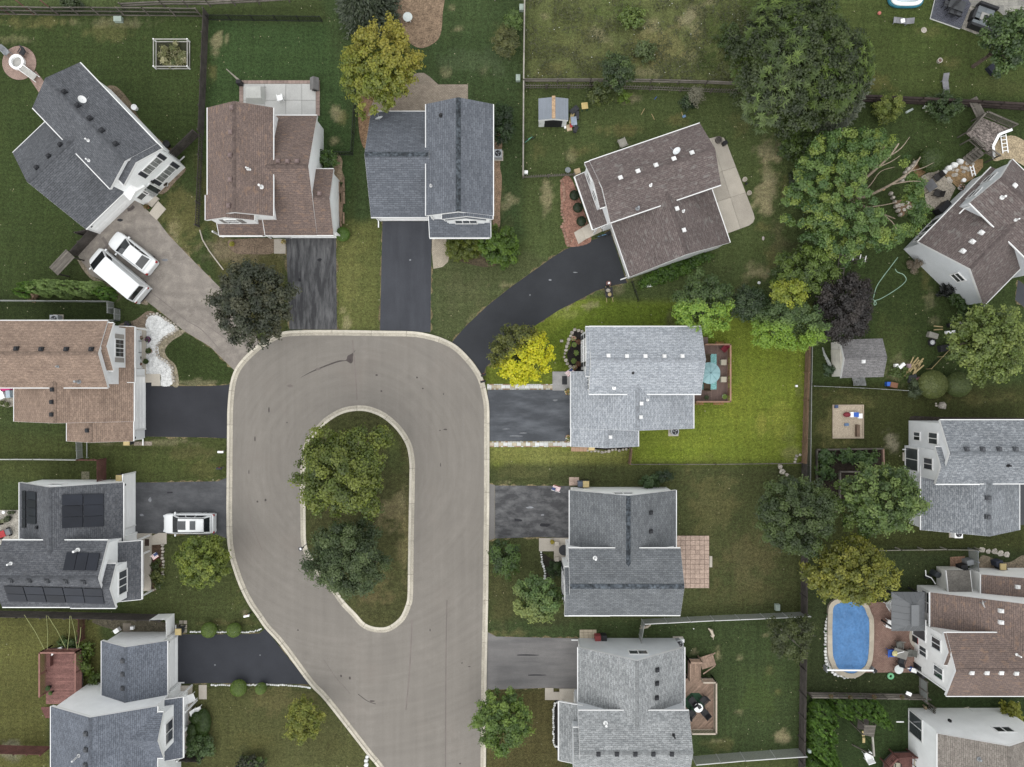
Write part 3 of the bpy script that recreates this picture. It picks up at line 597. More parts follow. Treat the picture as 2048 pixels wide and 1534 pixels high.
    def dish(s, b, px, py, ang, m=None, tilt=.9):
        x, y, z = s.at(b, px, py, .5); d = MB(); n = 14; A = []
        nx, ny = cos(ang) * cos(tilt), sin(ang) * cos(tilt); nz = sin(tilt); N = np.array((nx, ny, nz)); ux = np.array((-sin(ang), cos(ang), 0)); uy = np.cross(N, ux)
        c = np.array((x, y, z + .55))
        for r, dd in ((.36, .0), (.2, -.07), (.02, -.09)): A.append([tuple(c + r * (ux * cos(2*pi*k/n) + .92 * uy * sin(2*pi*k/n)) + N * dd) for k in range(n)])
        for P, Q in zip(A, A[1:]):
            for k in range(n): d.poly([P[k], P[(k+1) % n], Q[(k+1) % n], Q[k]])
        o = d.out('satellite_dish', m or mat('dish_grey', (.55, .57, .58), .5), s.t, smooth=True)
        MB().tube([(x, y, z - .03), (x, y, z + .3), tuple(c - N * .09)], .03).out('dish_mast', GREYM, o); MB().tube([tuple(c - uy * .34 - N * .05), tuple(c - uy * .5 + N * .32)], .025).out('dish_arm', GREYM, o)
    def posts(s, pts, h, m=None, w=.14):
        for px, py in pts:
            x, y = s.L(px, py, 0); MB().cbox(x, y, 0, w, w, h).out('porch_post', m or TRIM, s.t)
    def slab(s, pts, z=.12, m=None, name='porch_slab'):
        P = [s.L(px, py, z) for px, py in pts]; return MB().prism(ccw(P), 0, z).out(name, m or CONC, s.t)
    def lrect(s, pa, pb, h):
        (xa, ya), (xb, yb) = s.L(*pa, h), s.L(*pb, h); return (min(xa, xb), min(ya, yb), max(xa, xb), max(ya, yb))
ME = 5.2; GE = 2.7
V_dk = mat('dark_roof_vent', (.02, .021, .024), .6, .1); V_br = mat('brown_roof_vent', C(140, 122, 118), .6, .1); V_wh = mat('white_roof_vent', (.62, .62, .61), .5, .03); V_gr = mat('grey_roof_vent', C(88, 90, 94), .6)
SHUT = mat('dark_shutter', (.035, .037, .045), .6, .1)

# A: slate house, turned, with the long driveway
A = House('white house with slate blue roof set at an angle beside two white vehicles', 190, 290, -46.3, S_slate)
a1 = A.gab('x', (64.7, 215), (314, 287), ME, .5)
r = A.lrect((64.7, 215), (314, 287), ME); mid = (r[1] + r[3]) / 2
a2 = A.gab('x', None, None, ME - .05, .5, rect=(r[2] - 2.5, r[1] + 1.1, r[2] + .55, r[3] + .02), cap=0)
ra = A.lrect((85.5, 248), (171, 458), GE)
a3 = A.gab('y', None, None, GE, .62, rect=(ra[0], ra[1], ra[2], ra[3] + 3.2))
A.vents(a1, [(128, 183), (155, 210), (179, 236), (203, 260), (231, 287)], V_dk); A.vents(a3, [(120, 289), (97, 312), (73, 335)], V_dk)
A.pipe(a1, 178, 321); A.pipe(a1, 177, 281); A.dish(a1, 165, 199, 1.2, TRIM)
REFLG = mat('pale_reflection_glass', C(150, 152, 150), .15, .3, 1.5); A.win(a2, 'E', .62, 3.4, 1.7, 1.2, 2, 1, SHUT, True, gm=REFLG); A.win(a2, 'E', .62, .9, 1.7, 1.3, 2, 1, SHUT, True, gm=REFLG)  # pale reflection painted into the pane colour of these windows
A.gdoor(a3, 'E', .35, 4.9); A.lamp(a3, 'E', .04); A.lamp(a3, 'E', .69); A.lamp(a2, 'E', .3, 2.1)
A.door(a2, 'E', .1, 1.0, 2.1, GLASS)
porch = A.gab('x', None, None, 2.75, .5, rect=(r[2] - .3, r[1] + .1, r[2] + .6, r[1] + 1.9), oh=.1, roof=WHITE, cap=0); A.win(porch, 'E', .5, 1.3, .9, .9, 1, 1)
A.spout(a1, 'N', .98, 5.1)
A.slab([(281, 400), (297, 381), (318, 397), (303, 414)], .15); A.slab([(298, 426), (316, 402), (332, 418), (313, 440)], .06)
# B: brown roof house
B = House('white house with brown shingle roof and three roof vents along its back ridge', 540, 340, 0, S_brown)
b1 = B.gab('y', (415, 215), (546, 432), ME, .5)
b1b = B.gab('y', (411, 390), (508, 440), ME - .04, .5, cap=0)
b2 = B.gab('x', (525, 231), (634, 470.5), GE, .51); b3 = B.gab('x', (600, 338), (667, 470), GE - .012, .47)
B.shed('S', (438, 425), (530, 470.5), GE, .5, wall=1.0)
B.vents(b1, [(463, 215), (461, 264), (460, 310), (460, 359), (457, 411)], V_br); B.vents(b2, [(556, 322), (575, 322), (594, 322)], V_br); B.vents(b3, [(639, 387)], V_br)
B.pipe(b1, 496, 338); B.pipe(b1, 500, 339, r=.05); B.pipe(b1, 523, 374, r=.1, h=.7)
B.win(b1b, 'S', .48, 3.7, 1.0, 1.2, 1, 2, mat('taupe_shutter', C(150, 146, 142)), False)
B.gdoor(b3, 'S', .25, 4.7); B.spout(b2, 'N', .05, 2.6); B.posts([(447, 474), (542, 476)], 2.5); B.door(b1, 'S', .7)
B.slab([(548, 478), (571, 478), (571, 507), (548, 507)], .06)
# C: charcoal roof house with dark ridge vents
Ch = House('white house with charcoal roof and long weathered ridge vents', 865, 330, 0, S_char)
c1 = Ch.gab('y', (852, 208), (986, 431), ME, .5, vent=True); c1b = Ch.gab('y', (884, 380), (985, 438), ME - .04, .5, cap=0)
c1c = Ch.gab('y', (890, 425), (972, 441), ME - .35, .45, cap=0, oh=.2)
c2 = Ch.gab('x', (742, 223), (865, 434), GE, .6, vent=True)
Ch.shed('S', (859, 424), (982, 474.6), GE, .45, wall=1.1)
Ch.pipe(c1, 882, 231, BLACK, .1, .35); Ch.pipe(c1, 862, 372, mat('pipe_grey', (.45,)*3)); Ch.dish(c2, 758, 236, 1.9, tilt=.7)
Ch.win(c1c, 'S', .5, 3.3, 1.9, 1.3, 3, 1); Ch.gdoor(c2, 'S', .5, 4.6); Ch.lamp(c2, 'S', .05); Ch.posts([(868, 478)], 2.5); Ch.spout(c2, 'S', .02, 2.6); Ch.spout(c1, 'S', .03, 5.1, 2.9)
# D: taupe roof house, turned
D = House('pale house with taupe roof, white square vents and a curved black driveway', 1310, 410, 18.9, S_taup, W_pale)
d1 = D.gab('x', (1179, 322), (1442, 369), ME, .5); r = D.lrect((1179, 322), (1442, 369), ME)
d1b = D.gab('x', None, None, ME - .05, .5, rect=(r[0] - .45, r[1] + 1.5, r[0] + 2, r[3] - .02), cap=0)
r2 = D.lrect((1225, 453), (1460, 485), GE); d2 = D.gab('y', None, None, GE, .6, rect=(r2[0], r2[1], r2[2], r2[3] + 3))
rp = D.lrect((1150, 352.6), (1225, 448.6), GE)
D.shed('W', None, None, GE, .38, rect=(rp[0], rp[1] + .1, r[0] + 1.0, rp[3]), wall=1.2)
D.vents(d1, [(1241, 355), (1276, 342), (1312, 330), (1348, 317), (1384, 305)], V_wh, .4); D.vents(d2, [(1354, 417), (1368, 460)], V_wh, .4)
D.pipe(d1, 1301, 371); D.pipe(d1, 1275, 417, GREYM, .1, .6); D.pipe(d2, 1366, 423); D.dish(d1, 1353, 302, 2.3)
D.win(d1b, 'W', .75, 3.5, .8, 1.3, 1, 2); D.win(d1b, 'W', .3, 3.5, .8, 1.3, 1, 2); D.gdoor(d2, 'W', .36, 4.7, col=mat('grey_door', (.55, .55, .53))); D.spout(d2, 'W', .02, 2.6)
D.slab([(1148, 465), (1163, 456), (1172, 478), (1157, 488)], .08); D.slab([(1163, 456), (1190, 440), (1205, 462), (1172, 478)], .15)
D.posts([(1187, 468), (1153, 370), (1165, 402)], 2.5)
# E: taupe house at the right edge, turned
E = House('pale grey house with taupe roof at an angle beside the pruned tree', 1960, 480, 45.5, S_taup, W_grey)
rg = E.lrect((1837, 483), (1969, 610), GE + .3); rm = E.lrect((1940, 405), (2025.5, 319), ME)
e2 = E.gab('x', None, None, GE + .3, .66, rect=(rg[0], rg[1], rg[0] + 9.5, rg[3]))
e1 = E.gab('y', None, None, ME, .5, rect=(rm[0], rm[1] - 9.0, rm[2], rm[3]))
E.vents(e2, [(1963, 465), (1945, 483), (1926, 502)], V_wh, .42); E.vents(e1, [(2030, 371)], V_wh); E.pipe(e1, 2004, 395, r=.1); E.pipe(e1, 2031, 440)
E.win(e2, 'W', .42, 2.6, .9, 1.15, 1, 2); E.win(e1, 'N', .3, 3.2, .9, 1.2, 1, 2); E.win(e1, 'N', .7, 3.2, .9, 1.2, 1, 2); E.win(e2, 'N', .3, .3, 1.8, 2.0, 2, 1); E.win(e2, 'N', .12, .8, .8, 1.2)
E.spout(e1, 'W', .96, 5.1, 3.6)
# F: tan roof house
Fh = House('pale house with tan brown shingle roof beside the white stone bed', 150, 760, 0, S_tan, siding('light_grey_siding', (.76, .775, .78)))
f1 = Fh.gab('x', (-4, 641.5), (215, 775), ME, .5); f1b = Fh.gab('x', (150, 646), (226, 741), ME - .04, .5, cap=0, rect=None)
f2 = Fh.gab('y', (28, 735), (267, 843), GE, .51); f3 = Fh.gab('y', (133.5, 800), (266, 882.5), GE - .012, .5)
Fh.shed('E', (222, 653), (268, 765), GE, .42)
Fh.vents(f1, [(32, 697), (82, 698), (132, 698), (182, 698)], V_dk); Fh.vents(f2, [(104, 779), (103, 804), (103, 829)], V_dk); Fh.vents(f3, [(174, 861)], V_dk)
Fh.pipe(f1, 116, 733, GREYM, .06, .3); Fh.pipe(f1, 158, 763, GREYM, .1, .7)
Fh.win(f1b, 'E', .48, 3.3, 1.5, 1.35, 2, 1, mat('grey_shutter', C(176, 172, 166)), True)
Fh.gdoor(f2, 'E', .33, 4.9) ; Fh.posts([(299, 660), (285, 736), (288, 769)], 2.5); Fh.spout(f3, 'S', .98, 2.6); Fh.lamp(f3, 'E', .05); Fh.door(f1, 'E', .1)
Fh.slab([(262, 655), (292, 655), (291, 766), (262, 766)], .12); Fh.slab([(291, 748), (320, 748), (320, 772), (303, 772), (303, 765), (291, 765)], .07)
# G: solar house
G = House('white house with dark grey roof covered in black solar panels', 150, 1090, 0, S_dark)
g2 = G.gab('y', (38.6, 965), (246, 1110), GE, .65); g1 = G.gab('x', (4, 1081), (215, 1214), ME, .5); g1b = G.gab('x', (140, 1128), (231, 1216), ME - .04, .5, cap=0)
G.shed('E', (226, 1081), (282, 1199), GE, .4)
SOLAR = mat('solar_glass', (.012, .014, .02), .35, .15, .5, .05, rv=.25, spec=.25)
def solar(b, P, cols, rows):
    c = [np.array(G.at(b, *p, .12)) for p in P]
    for i in range(cols):
        for j in range(rows):
            def q(u, v): return tuple((c[0]*(1-u) + c[1]*u)*(1-v) + (c[3]*(1-u) + c[2]*u)*v)
            e, g_ = .006 * 4 / cols, .008 * 3 / rows
            k = [q(i/cols + e, j/rows + g_), q((i+1)/cols - e, j/rows + g_), q((i+1)/cols - e, (j+1)/rows - g_), q(i/cols + e, (j+1)/rows - g_)]
            MB().hexa([(a, bb, z + .06) for a, bb, z in k], [(a, bb, z + .13) for a, bb, z in k]).out('solar_panel', SOLAR, G.t)
solar(g2, [(123, 989), (208, 987), (208, 1053), (123, 1057)], 2, 3); solar(g2, [(43.5, 981), (51, 982), (51, 1056), (43.5, 1056)], 1, 4); solar(g2, [(53, 982), (72, 984), (72, 1049), (53, 1047)], 1, 4)
solar(g1, [(133, 1104), (200, 1105), (193, 1142), (125, 1141)], 3, 1); solar(g1, [(6, 1172), (204, 1178), (209, 1208), (17, 1203)], 5, 2)
G.vents(g1, [(20, 1162), (57, 1162), (93, 1163), (130, 1164), (166, 1165)], V_gr); G.pipe(g1, 156, 1100, r=.1, h=.7); G.pipe(g1, 22, 1127, r=.08); G.vents(g2, [(73, 1055)], V_dk, .3)
G.win(g1b, 'E', .5, 3.2, 2.0, 1.3, 3, 1); G.gdoor(g2, 'E', .72, 4.9); G.lamp(g2, 'E', .97); G.win(g2, 'N', .42, 3.2, 1.2, .8, 1, 1); G.posts([(300, 1070), (300, 1101), (305, 1180)], 2.5)
G.slab([(268, 1067), (303, 1067), (302, 1182), (278, 1182)], .12); G.slab([(303, 1072), (317, 1066), (333, 1066), (333, 1088), (303, 1090)], .07); G.spout(g1, 'S', .6, 5.1)
# H: blue grey house bottom left
Hh = House('white house with blue grey roof at the lower left by the red deck', 210, 1420, 0, S_blue)
h1 = Hh.gab('y', (101.5, 1413), (314, 1640), ME, .45); h2 = Hh.gab('y', (203, 1282), (334, 1450), GE, .52)
h1b = Hh.gab('x', (230, 1425), (326, 1516), ME - .04, .5, cap=0)
Hh.shed('E', (300, 1394), (365, 1516), GE, .4)
Hh.vents(h2, [(245, 1322), (245, 1349), (245, 1377)], V_gr); Hh.vents(h1, [(171, 1468), (171, 1500), (170, 1531)], V_gr); Hh.pipe(h1, 158, 1511, mat('pipe_grey', (.45,)*3), .08, 1.0)
Hh.win(h1b, 'E', .42, 3.2, 1.8, 1.3, 2, 1); Hh.gdoor(h2, 'E', .62, 4.9); Hh.lamp(h2, 'E', .97); Hh.spout(h2, 'N', .98, 2.6); Hh.spout(h2, 'E', .36, 2.6)
Hh.posts([(384, 1370), (394, 1400), (382, 1448), (378, 1495)], 2.5); Hh.slab([(352, 1372), (384, 1372), (380, 1500), (352, 1500)], .12)
# I: light grey house, the lush lot
I = House('house with light silver grey roof on the bright green lot', 1270, 770, 0, S_light, W_pale)
i1 = I.gab('x', (1178, 653.5), (1402.5, 788), ME, .5); i1b = I.gab('x', (1171, 654), (1260, 752), ME - .04, .5, cap=0)
i2 = I.gab('y', (1142, 743), (1387, 857), GE, .52); i3 = I.gab('y', (1142.5, 820), (1276.5, 893), GE - .012, .5)
I.vents(i1, [(1217, 711), (1254, 712), (1291, 712), (1329, 712), (1365, 712)], V_wh, .36); I.vents(i2, [(1283, 807), (1282, 834)], V_wh, .36); I.vents(i3, [(1221, 874)], V_wh, .36)
I.pipe(i1, 1228, 776, r=.09, h=.6); I.pipe(i2, 1295, 800, r=.06); I.pipe(i1, 1266, 746, BLACK, .06, .2)
I.win(i1b, 'W', .55, 3.3, 1.9, 1.3, 3, 1, SHUT); I.win(i1b, 'W', .55, .8, 1.9, 1.4, 3, 1, SHUT); I.win(i1, 'W', .1, 3.4, .8, 1.2); I.gdoor(i2, 'W', .3, 4.8); I.lamp(i1b, 'W', .06, 2.0); I.door(i1, 'W', .12)
I.slab([(1105, 743), (1146, 743), (1146, 781), (1105, 781)], .12, mat('grey_paint_slab', C(172, 170, 168))); MB().box(*I.L(1124, 769), .12, *I.L(1134, 752), .135).out('door_mat', DARKG, I.t)
I.spout(i3, 'E', .04, 2.6)
# J: steel grey house
J = House('white house with steel grey roof and long ridge vents above the pink paver patio', 1245, 1105, 0, S_steel)
j2 = J.gab('y', (1139.5, 980.5), (1352, 1130), GE, .65, vent=True); j1 = J.gab('x', (1137, 1097), (1361, 1230.5), ME, .5, vent=True); j1b = J.gab('x', (1129, 1135), (1220, 1231), ME - .04, .5, cap=0)
J.vents(j2, [(1302.5, 1025.5), (1302, 1063)], V_dk, .38); J.pipe(j1, 1190, 1116, r=.1, h=.6)
J.win(j2, 'N', .48, 3.6, 1.6, .9, 2, 1); J.win(j1b, 'W', .5, 3.2, 1.9, 1.3, 2, 1, SHUT); J.win(j1b, 'W', .5, .8, 1.9, 1.4, 2, 1, SHUT); J.win(j1, 'W', .85, 3.3, .8, 1.2); J.gdoor(j2, 'W', .55, 4.8); J.win(j1, 'E', .5, .3, 1.8, 2, 2, 1)
J.slab([(1108, 1076), (1140, 1076), (1140, 1121), (1108, 1121)], .14)
# K: pale grey house bottom
K = House('grey sided house with pale grey roof and a cedar deck behind', 1265, 1430, 0, S_pale, W_grey)
k2 = K.gab('y', (1156.4, 1295), (1369, 1450), GE, .65); k1 = K.gab('x', (1156.5, 1422), (1378, 1556), ME, .5); k1b = K.gab('x', (1146, 1456), (1230, 1557), ME - .04, .5, cap=0)
K.shed('W', (1118.5, 1403), (1165, 1521), GE, .4)
K.vents(k2, [(1315, 1340), (1314.5, 1367), (1314, 1396)], V_dk, .4); K.vents(k1, [(1197, 1509), (1234, 1509), (1271, 1509), (1307, 1509), (1344, 1509)], V_dk, .4); K.pipe(k1, 1211, 1446, r=.1, h=.6); K.pipe(k1, 1347, 1470, BLACK, .07, .6)
K.win(k2, 'N', .55, 3.2, 1.6, .9, 2, 1); K.gdoor(k2, 'W', .6, 4.8); K.posts([(1124, 1401)], 2.5); K.door(k1, 'W', .85)
K.slab([(1119, 1378), (1152, 1378), (1152, 1405), (1119, 1405)], .12); K.slab([(1090, 1376), (1107, 1376), (1107, 1384), (1119, 1384), (1119, 1400), (1090, 1400)], .06); K.spout(k2, 'W', .98, 2.6)
# L: grey house right
Lh = House('pale grey house with mid grey roof and two stacked gable windows at the right', 1950, 950, 0, S_mid, W_pale)
l1 = Lh.gab('x', (1881, 840.5), (2110, 967), ME, .5); l1b = Lh.gab('x', (1871.6, 894), (1960, 968), ME - .04, .5, cap=0); l2 = Lh.gab('y', (1842.7, 930), (2039, 1060), GE, .6)
Lh.vents(l1, [(1934, 898), (1966, 898), (1999, 898), (2032, 898)], V_gr); Lh.vents(l2, [(1977, 996), (1976, 1034)], V_gr); Lh.pipe(l1, 2016, 931, BLACK, .08, .4)
Lh.win(l1, 'W', .72, 3.3, .95, 1.3); Lh.win(l1, 'W', .72, .9, .7, 1.0); Lh.win(l1b, 'W', .5, 3.2, .95, 1.3); Lh.win(l1b, 'W', .55, .25, 2.0, 2.0, 2, 1); Lh.spout(l1, 'W', .45, 5.0, .2)
Lh.slab([(1806, 905), (1822, 905), (1822, 922), (1806, 922)], .1)
# M: brown roof house with pool
Mh = House('pale house with brown roof and white vents beside the blue covered pool', 1960, 1270, 0, S_brown, siding('ivory_siding', (.84, .835, .81)))
m2 = Mh.gab('y', (1861, 1184.6), (2150, 1290), GE, .56); m1 = Mh.gab('x', (1893, 1266), (2130, 1392), ME, .5); m1b = Mh.gab('x', (1888, 1266.5), (1960, 1330), ME - .04, .5, cap=0)
m3 = Mh.gab('y', (1962.7, 1149), (2160, 1200), GE + .01, .4, wall=True)
Mh.vents(m2, [(2003, 1222), (2003, 1245)], V_wh, .38); Mh.vents(m3, [(2036, 1174)], V_wh, .38); Mh.vents(m1, [(1944, 1346), (1974, 1346), (2003, 1346), (2033, 1347)], V_wh, .38); Mh.pipe(m1, 2042, 1298, BLACK, .08, .3); Mh.pipe(m1, 2033, 1309, r=.06, h=.6); Mh.dish(m2, 1967, 1208, .3, TRIM, .4)
Mh.win(m1b, 'W', .5, 3.2, .95, 1.3); Mh.win(m1, 'W', .25, 3.2, .95, 1.3); Mh.win(m1, 'W', .45, .9, .8, 1.1); Mh.win(m2, 'W', .75, .9, 1.9, 1.3, 2, 2); Mh.win(m1b, 'W', .75, .2, 1.9, 2.0, 2, 1); Mh.spout(m1, 'W', .02, 5.1)
# N: sandy roof house bottom right
Nh = House('white house with sandy roof at the bottom right corner by the red deck', 1960, 1520, 0, S_sand)
n1 = Nh.gab('y', (1875.6, 1467.5), (2094, 1720), ME, .46); Nh.pipe(n1, 1958, 1518, GREYM, .1, .3)
Nh.win(n1, 'N', .68, 3.8, 1.5, .9, 2, 1); Nh.win(n1, 'W', .9, .2, 2.0, 2.1, 2, 1); Nh.lamp(n1, 'N', .25, 2.6)
# sheds
S1 = House('small grey metal garden shed with open dark doorway', 1107, 225, 0, None, W_pale, name='garden_shed', cat='shed')
RIB = mat('ribbed_metal_roof', C(150, 157, 166), .5, .06, .8)
s1 = S1.gab('y', (1077, 197), (1136.5, 240), 2.0, .25, oh=.08, roof=RIB, cap=0, gut='', wallm=mat('shed_white_metal', (.62, .63, .62)))
x0, y0, x1, y1 = S1.lrect((1077, 197), (1136.5, 240), 2.0)
n = 26
for i in range(n):
    x = x0 + (x1 - x0) * (i + .5) / n; MB().bar((x, y0, s1.rz(x, 0) + .012), (x, y1, s1.rz(x, 0) + .012), .03, .03).out('roof_rib', RIB, S1.t)
MB().box((x0+x1)/2 - .16, y0, s1.hr - .02, (x0+x1)/2 + .16, y1 + .1, s1.hr + .05).out('ridge_board', mat('rusty_ridge', C(190, 160, 128), .8, .25, 6, .3), S1.t)
S1.put(MB().box(-.82, -.01, .02, .82, .03, 1.75), s1, 'S', .52, 'doorway', mat('dark_interior', (.012, .012, .013), .9))
S2 = House('grey shingled garden shed with one white roof vent', 1722, 718, 1.5, SH('shed_shingle', (116, 114, 114), (132, 130, 130), (144, 142, 141)), W_cream, name='garden_shed', cat='shed')
s2 = S2.gab('x', (1681, 679), (1767, 754), 2.2, .42, oh=.15, gut=''); S2.vents(s2, [(1727, 723)], V_wh, .36)
S2.put(MB().box(-.9, 0, .05, .9, .05, 1.95), s2, 'W', .5, 'door', mat('cream_door', (.66, .63, .55)))
# ---------------------------------------------------------------- trees, shrubs and other planting
def leaf_mat():
    t = NT('foliage'); a = t.n('Attribute', attribute_name='leaf')
    d = t.n('BsdfDiffuse'); tr = t.n('BsdfTranslucent'); mx = t.n('MixShader'); mx.inputs[0].default_value = .15
    gl = t.n('BsdfGlossy'); gl.inputs['Roughness'].default_value = .45; m2 = t.n('MixShader'); m2.inputs[0].default_value = .035
    t.l(a.outputs['Color'], d.inputs[0]); t.l(a.outputs['Color'], tr.inputs[0]); t.l(d.outputs[0], mx.inputs[1]); t.l(tr.outputs[0], mx.inputs[2])
    t.l(mx.outputs[0], m2.inputs[1]); t.l(gl.outputs[0], m2.inputs[2]); t.l(m2.outputs[0], t.o.inputs['Surface']); return t.m
LEAF = leaf_mat(); BARK = mat('bark', C(104, 92, 82), .95, .25, 3, .3, 12, .4); BARKP = mat('pale_bark', C(172, 156, 138), .9, .2, 3, .25, 12, .3)
def unit(a): return a / np.maximum(1e-9, np.linalg.norm(a, axis=-1, keepdims=True))
def leaf_mesh(name, c, n, d, ln, wd, col):
    """diamond leaves: centre, normal, direction, length, width, colour"""
    d = unit(d - (d * n).sum(-1, keepdims=True) * n); s = np.cross(n, d); ln = ln[:, None]; wd = wd[:, None]; N = len(c)
    V = np.stack([c - d * ln * .5, c + s * wd * .5 - d * ln * .05, c + d * ln * .5 - n * ln * .12, c - s * wd * .5 - d * ln * .05], 1).reshape(-1, 3)
    me = bpy.data.meshes.new(name); me.vertices.add(4 * N); me.vertices.foreach_set('co', V.astype('f').ravel())
    me.loops.add(4 * N); me.loops.foreach_set('vertex_index', np.arange(4 * N, dtype='i')); me.polygons.add(N); me.polygons.foreach_set('loop_start', np.arange(N, dtype='i') * 4); me.update()
    at = me.attributes.new('leaf', 'FLOAT_COLOR', 'POINT'); cc = np.repeat(np.concatenate([np.clip(col, 0, .9), np.ones((N, 1))], 1), 4, 0)
    at.data.foreach_set('color', cc.astype('f').ravel()); me.materials.append(LEAF); return me
def rdir(n): return unit(RNG.normal(size=(n, 3)))
def pick(pal, n):
    P = np.array([C(p[0] * .98, p[1] * .98, p[2] * .92, 1.02) for p in pal]); i = RNG.random(n) * (len(P) - 1); k = np.minimum(i.astype(int), len(P) - 2) if len(P) > 1 else np.zeros(n, int); f = (i - k)[:, None]
    return P[k] * (1 - f) + P[np.minimum(k + 1, len(P) - 1)] * f
GREEN = [(70, 92, 40), (96, 116, 48), (122, 140, 60)]
def crown_leaves(R, kind, pal, leaf, cov, split=None, hole=None, clump=None, low=-.35, lump=.3, up=.9):
    rx, ry, rz = R; Rm = (rx + ry) / 2; A = 2 * pi * Rm * (Rm + rz) / 2 * 1.15
    cl = clump or .42; ntip = max(8, int(A / (pi * cl * cl) * (1.05 if kind != 'rosette' else 1.15)))
    u = rdir(ntip * 3); u = u[u[:, 2] > low][:ntip]; ph = RNG.random((5, 3)) * 6; fr = RNG.normal(size=(5, 3)) * 2.4
    nz = sum(np.sin((u * fr[i]).sum(1) * 1.6 + ph[i, 0]) for i in range(5)) / 5
    rad = (1 - lump * .5 + lump * nz) * (1.04 - .36 * RNG.random(len(u)) ** 1.8)
    tips = u * rad[:, None] * np.array([rx, ry, rz]) * .93
    if hole is not None:
        keep = np.ones(len(tips), bool)
        for hx, hy, hr in hole: keep &= np.hypot(tips[:, 0] - hx, tips[:, 1] - hy) > hr
        tips = tips[keep]; u = u[keep]
    if kind == 'clip':
        N = int(A * 1.25 * cov / (.5 * leaf * leaf * .72)); u = rdir(N * 2); u = u[u[:, 2] > -.5][:N]; N = len(u)
        c = u * np.array([rx, ry, rz]) * (.9 + .12 * RNG.random((N, 1))); n = unit(u + (0, 0, .35) + rdir(N) * .45); ln = leaf * (.7 + .6 * RNG.random(N))
        return c, n, rdir(N), ln, ln * .72, pick(pal, N) * (.8 + .45 * RNG.random((N, 1)))
    nt = len(tips); tc = pick(pal, nt) * (.86 + .28 * RNG.random((nt, 1)))
    if kind == 'rosette':
        base_ = crown_leaves((rx * .95, ry * .95, rz * .93), 'maple', [tuple(x * .72 for x in p) for p in pal], .2, 1.8, lump=lump, clump=.45)
        k = 12; N = nt * k; T = np.repeat(tips, k, 0); ang = np.tile(np.linspace(0, 2*pi, k, False), nt) + RNG.random(N) * .5
        U_ = unit(np.repeat(u, k, 0) + np.array([0, 0, 1.1])); e1 = unit(np.cross(U_, np.array([.3, .9, .1]))); e2 = np.cross(U_, e1)
        d = unit(e1 * np.cos(ang)[:, None] + e2 * np.sin(ang)[:, None] + U_ * (.5 * RNG.random((N, 1)) - .1)); ln = cl * (.9 + .9 * RNG.random(N))
        ros = (T + d * (ln * .5)[:, None], unit(U_ - d * .3), d, ln, ln * .22, np.repeat(tc * RNG.uniform(.75, 1.35, (nt, 1)), k, 0) * (.85 + .35 * RNG.random((N, 1))))
        return tuple(np.concatenate([a, b]) for a, b in zip(ros, base_))
    la = .5 * leaf * leaf * .72; per = max(6, int(A * cov / la / nt)); N = nt * per
    off = rdir(N) * (RNG.random((N, 1)) ** .45) * cl * (1.15, 1.15, .8)
    T = np.repeat(tips, per, 0); c = T + off + np.repeat(u, per, 0) * (RNG.random((N, 1)) ** 2 * cl * 1.0)
    n = unit(unit(off) * .75 + np.array([0, 0, up]) + rdir(N) * .55 + np.repeat(u, per, 0) * .35); d = rdir(N)
    ln = leaf * (.7 + .6 * RNG.random(N)); col = np.repeat(tc, per, 0) * (.8 + .4 * RNG.random((N, 1)))
    if split:                                                            # one side of the crown has turned another colour
        ax_, ay_, k0, pal2, soft = split; w = np.clip((c[:, 0] * ax_ + c[:, 1] * ay_ - k0) / soft + .5 + RNG.normal(size=N) * .18, 0, 1)[:, None]
        col = col * (1 - w) + pick(pal2, N) * w
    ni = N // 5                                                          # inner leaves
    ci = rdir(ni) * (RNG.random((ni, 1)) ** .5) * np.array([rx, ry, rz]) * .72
    if hole is not None:
        kp = np.ones(ni, bool)
        for hx, hy, hr in hole: kp &= np.hypot(ci[:, 0] - hx, ci[:, 1] - hy) > hr * 1.05
        ci = ci[kp]; ni = len(ci)
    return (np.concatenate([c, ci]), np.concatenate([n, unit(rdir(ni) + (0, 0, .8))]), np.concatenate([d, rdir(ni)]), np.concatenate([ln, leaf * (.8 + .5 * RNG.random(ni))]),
            np.concatenate([ln, leaf * (.8 + .5 * RNG.random(ni))]) * .72, np.concatenate([col, pick(pal, ni) * .8]))
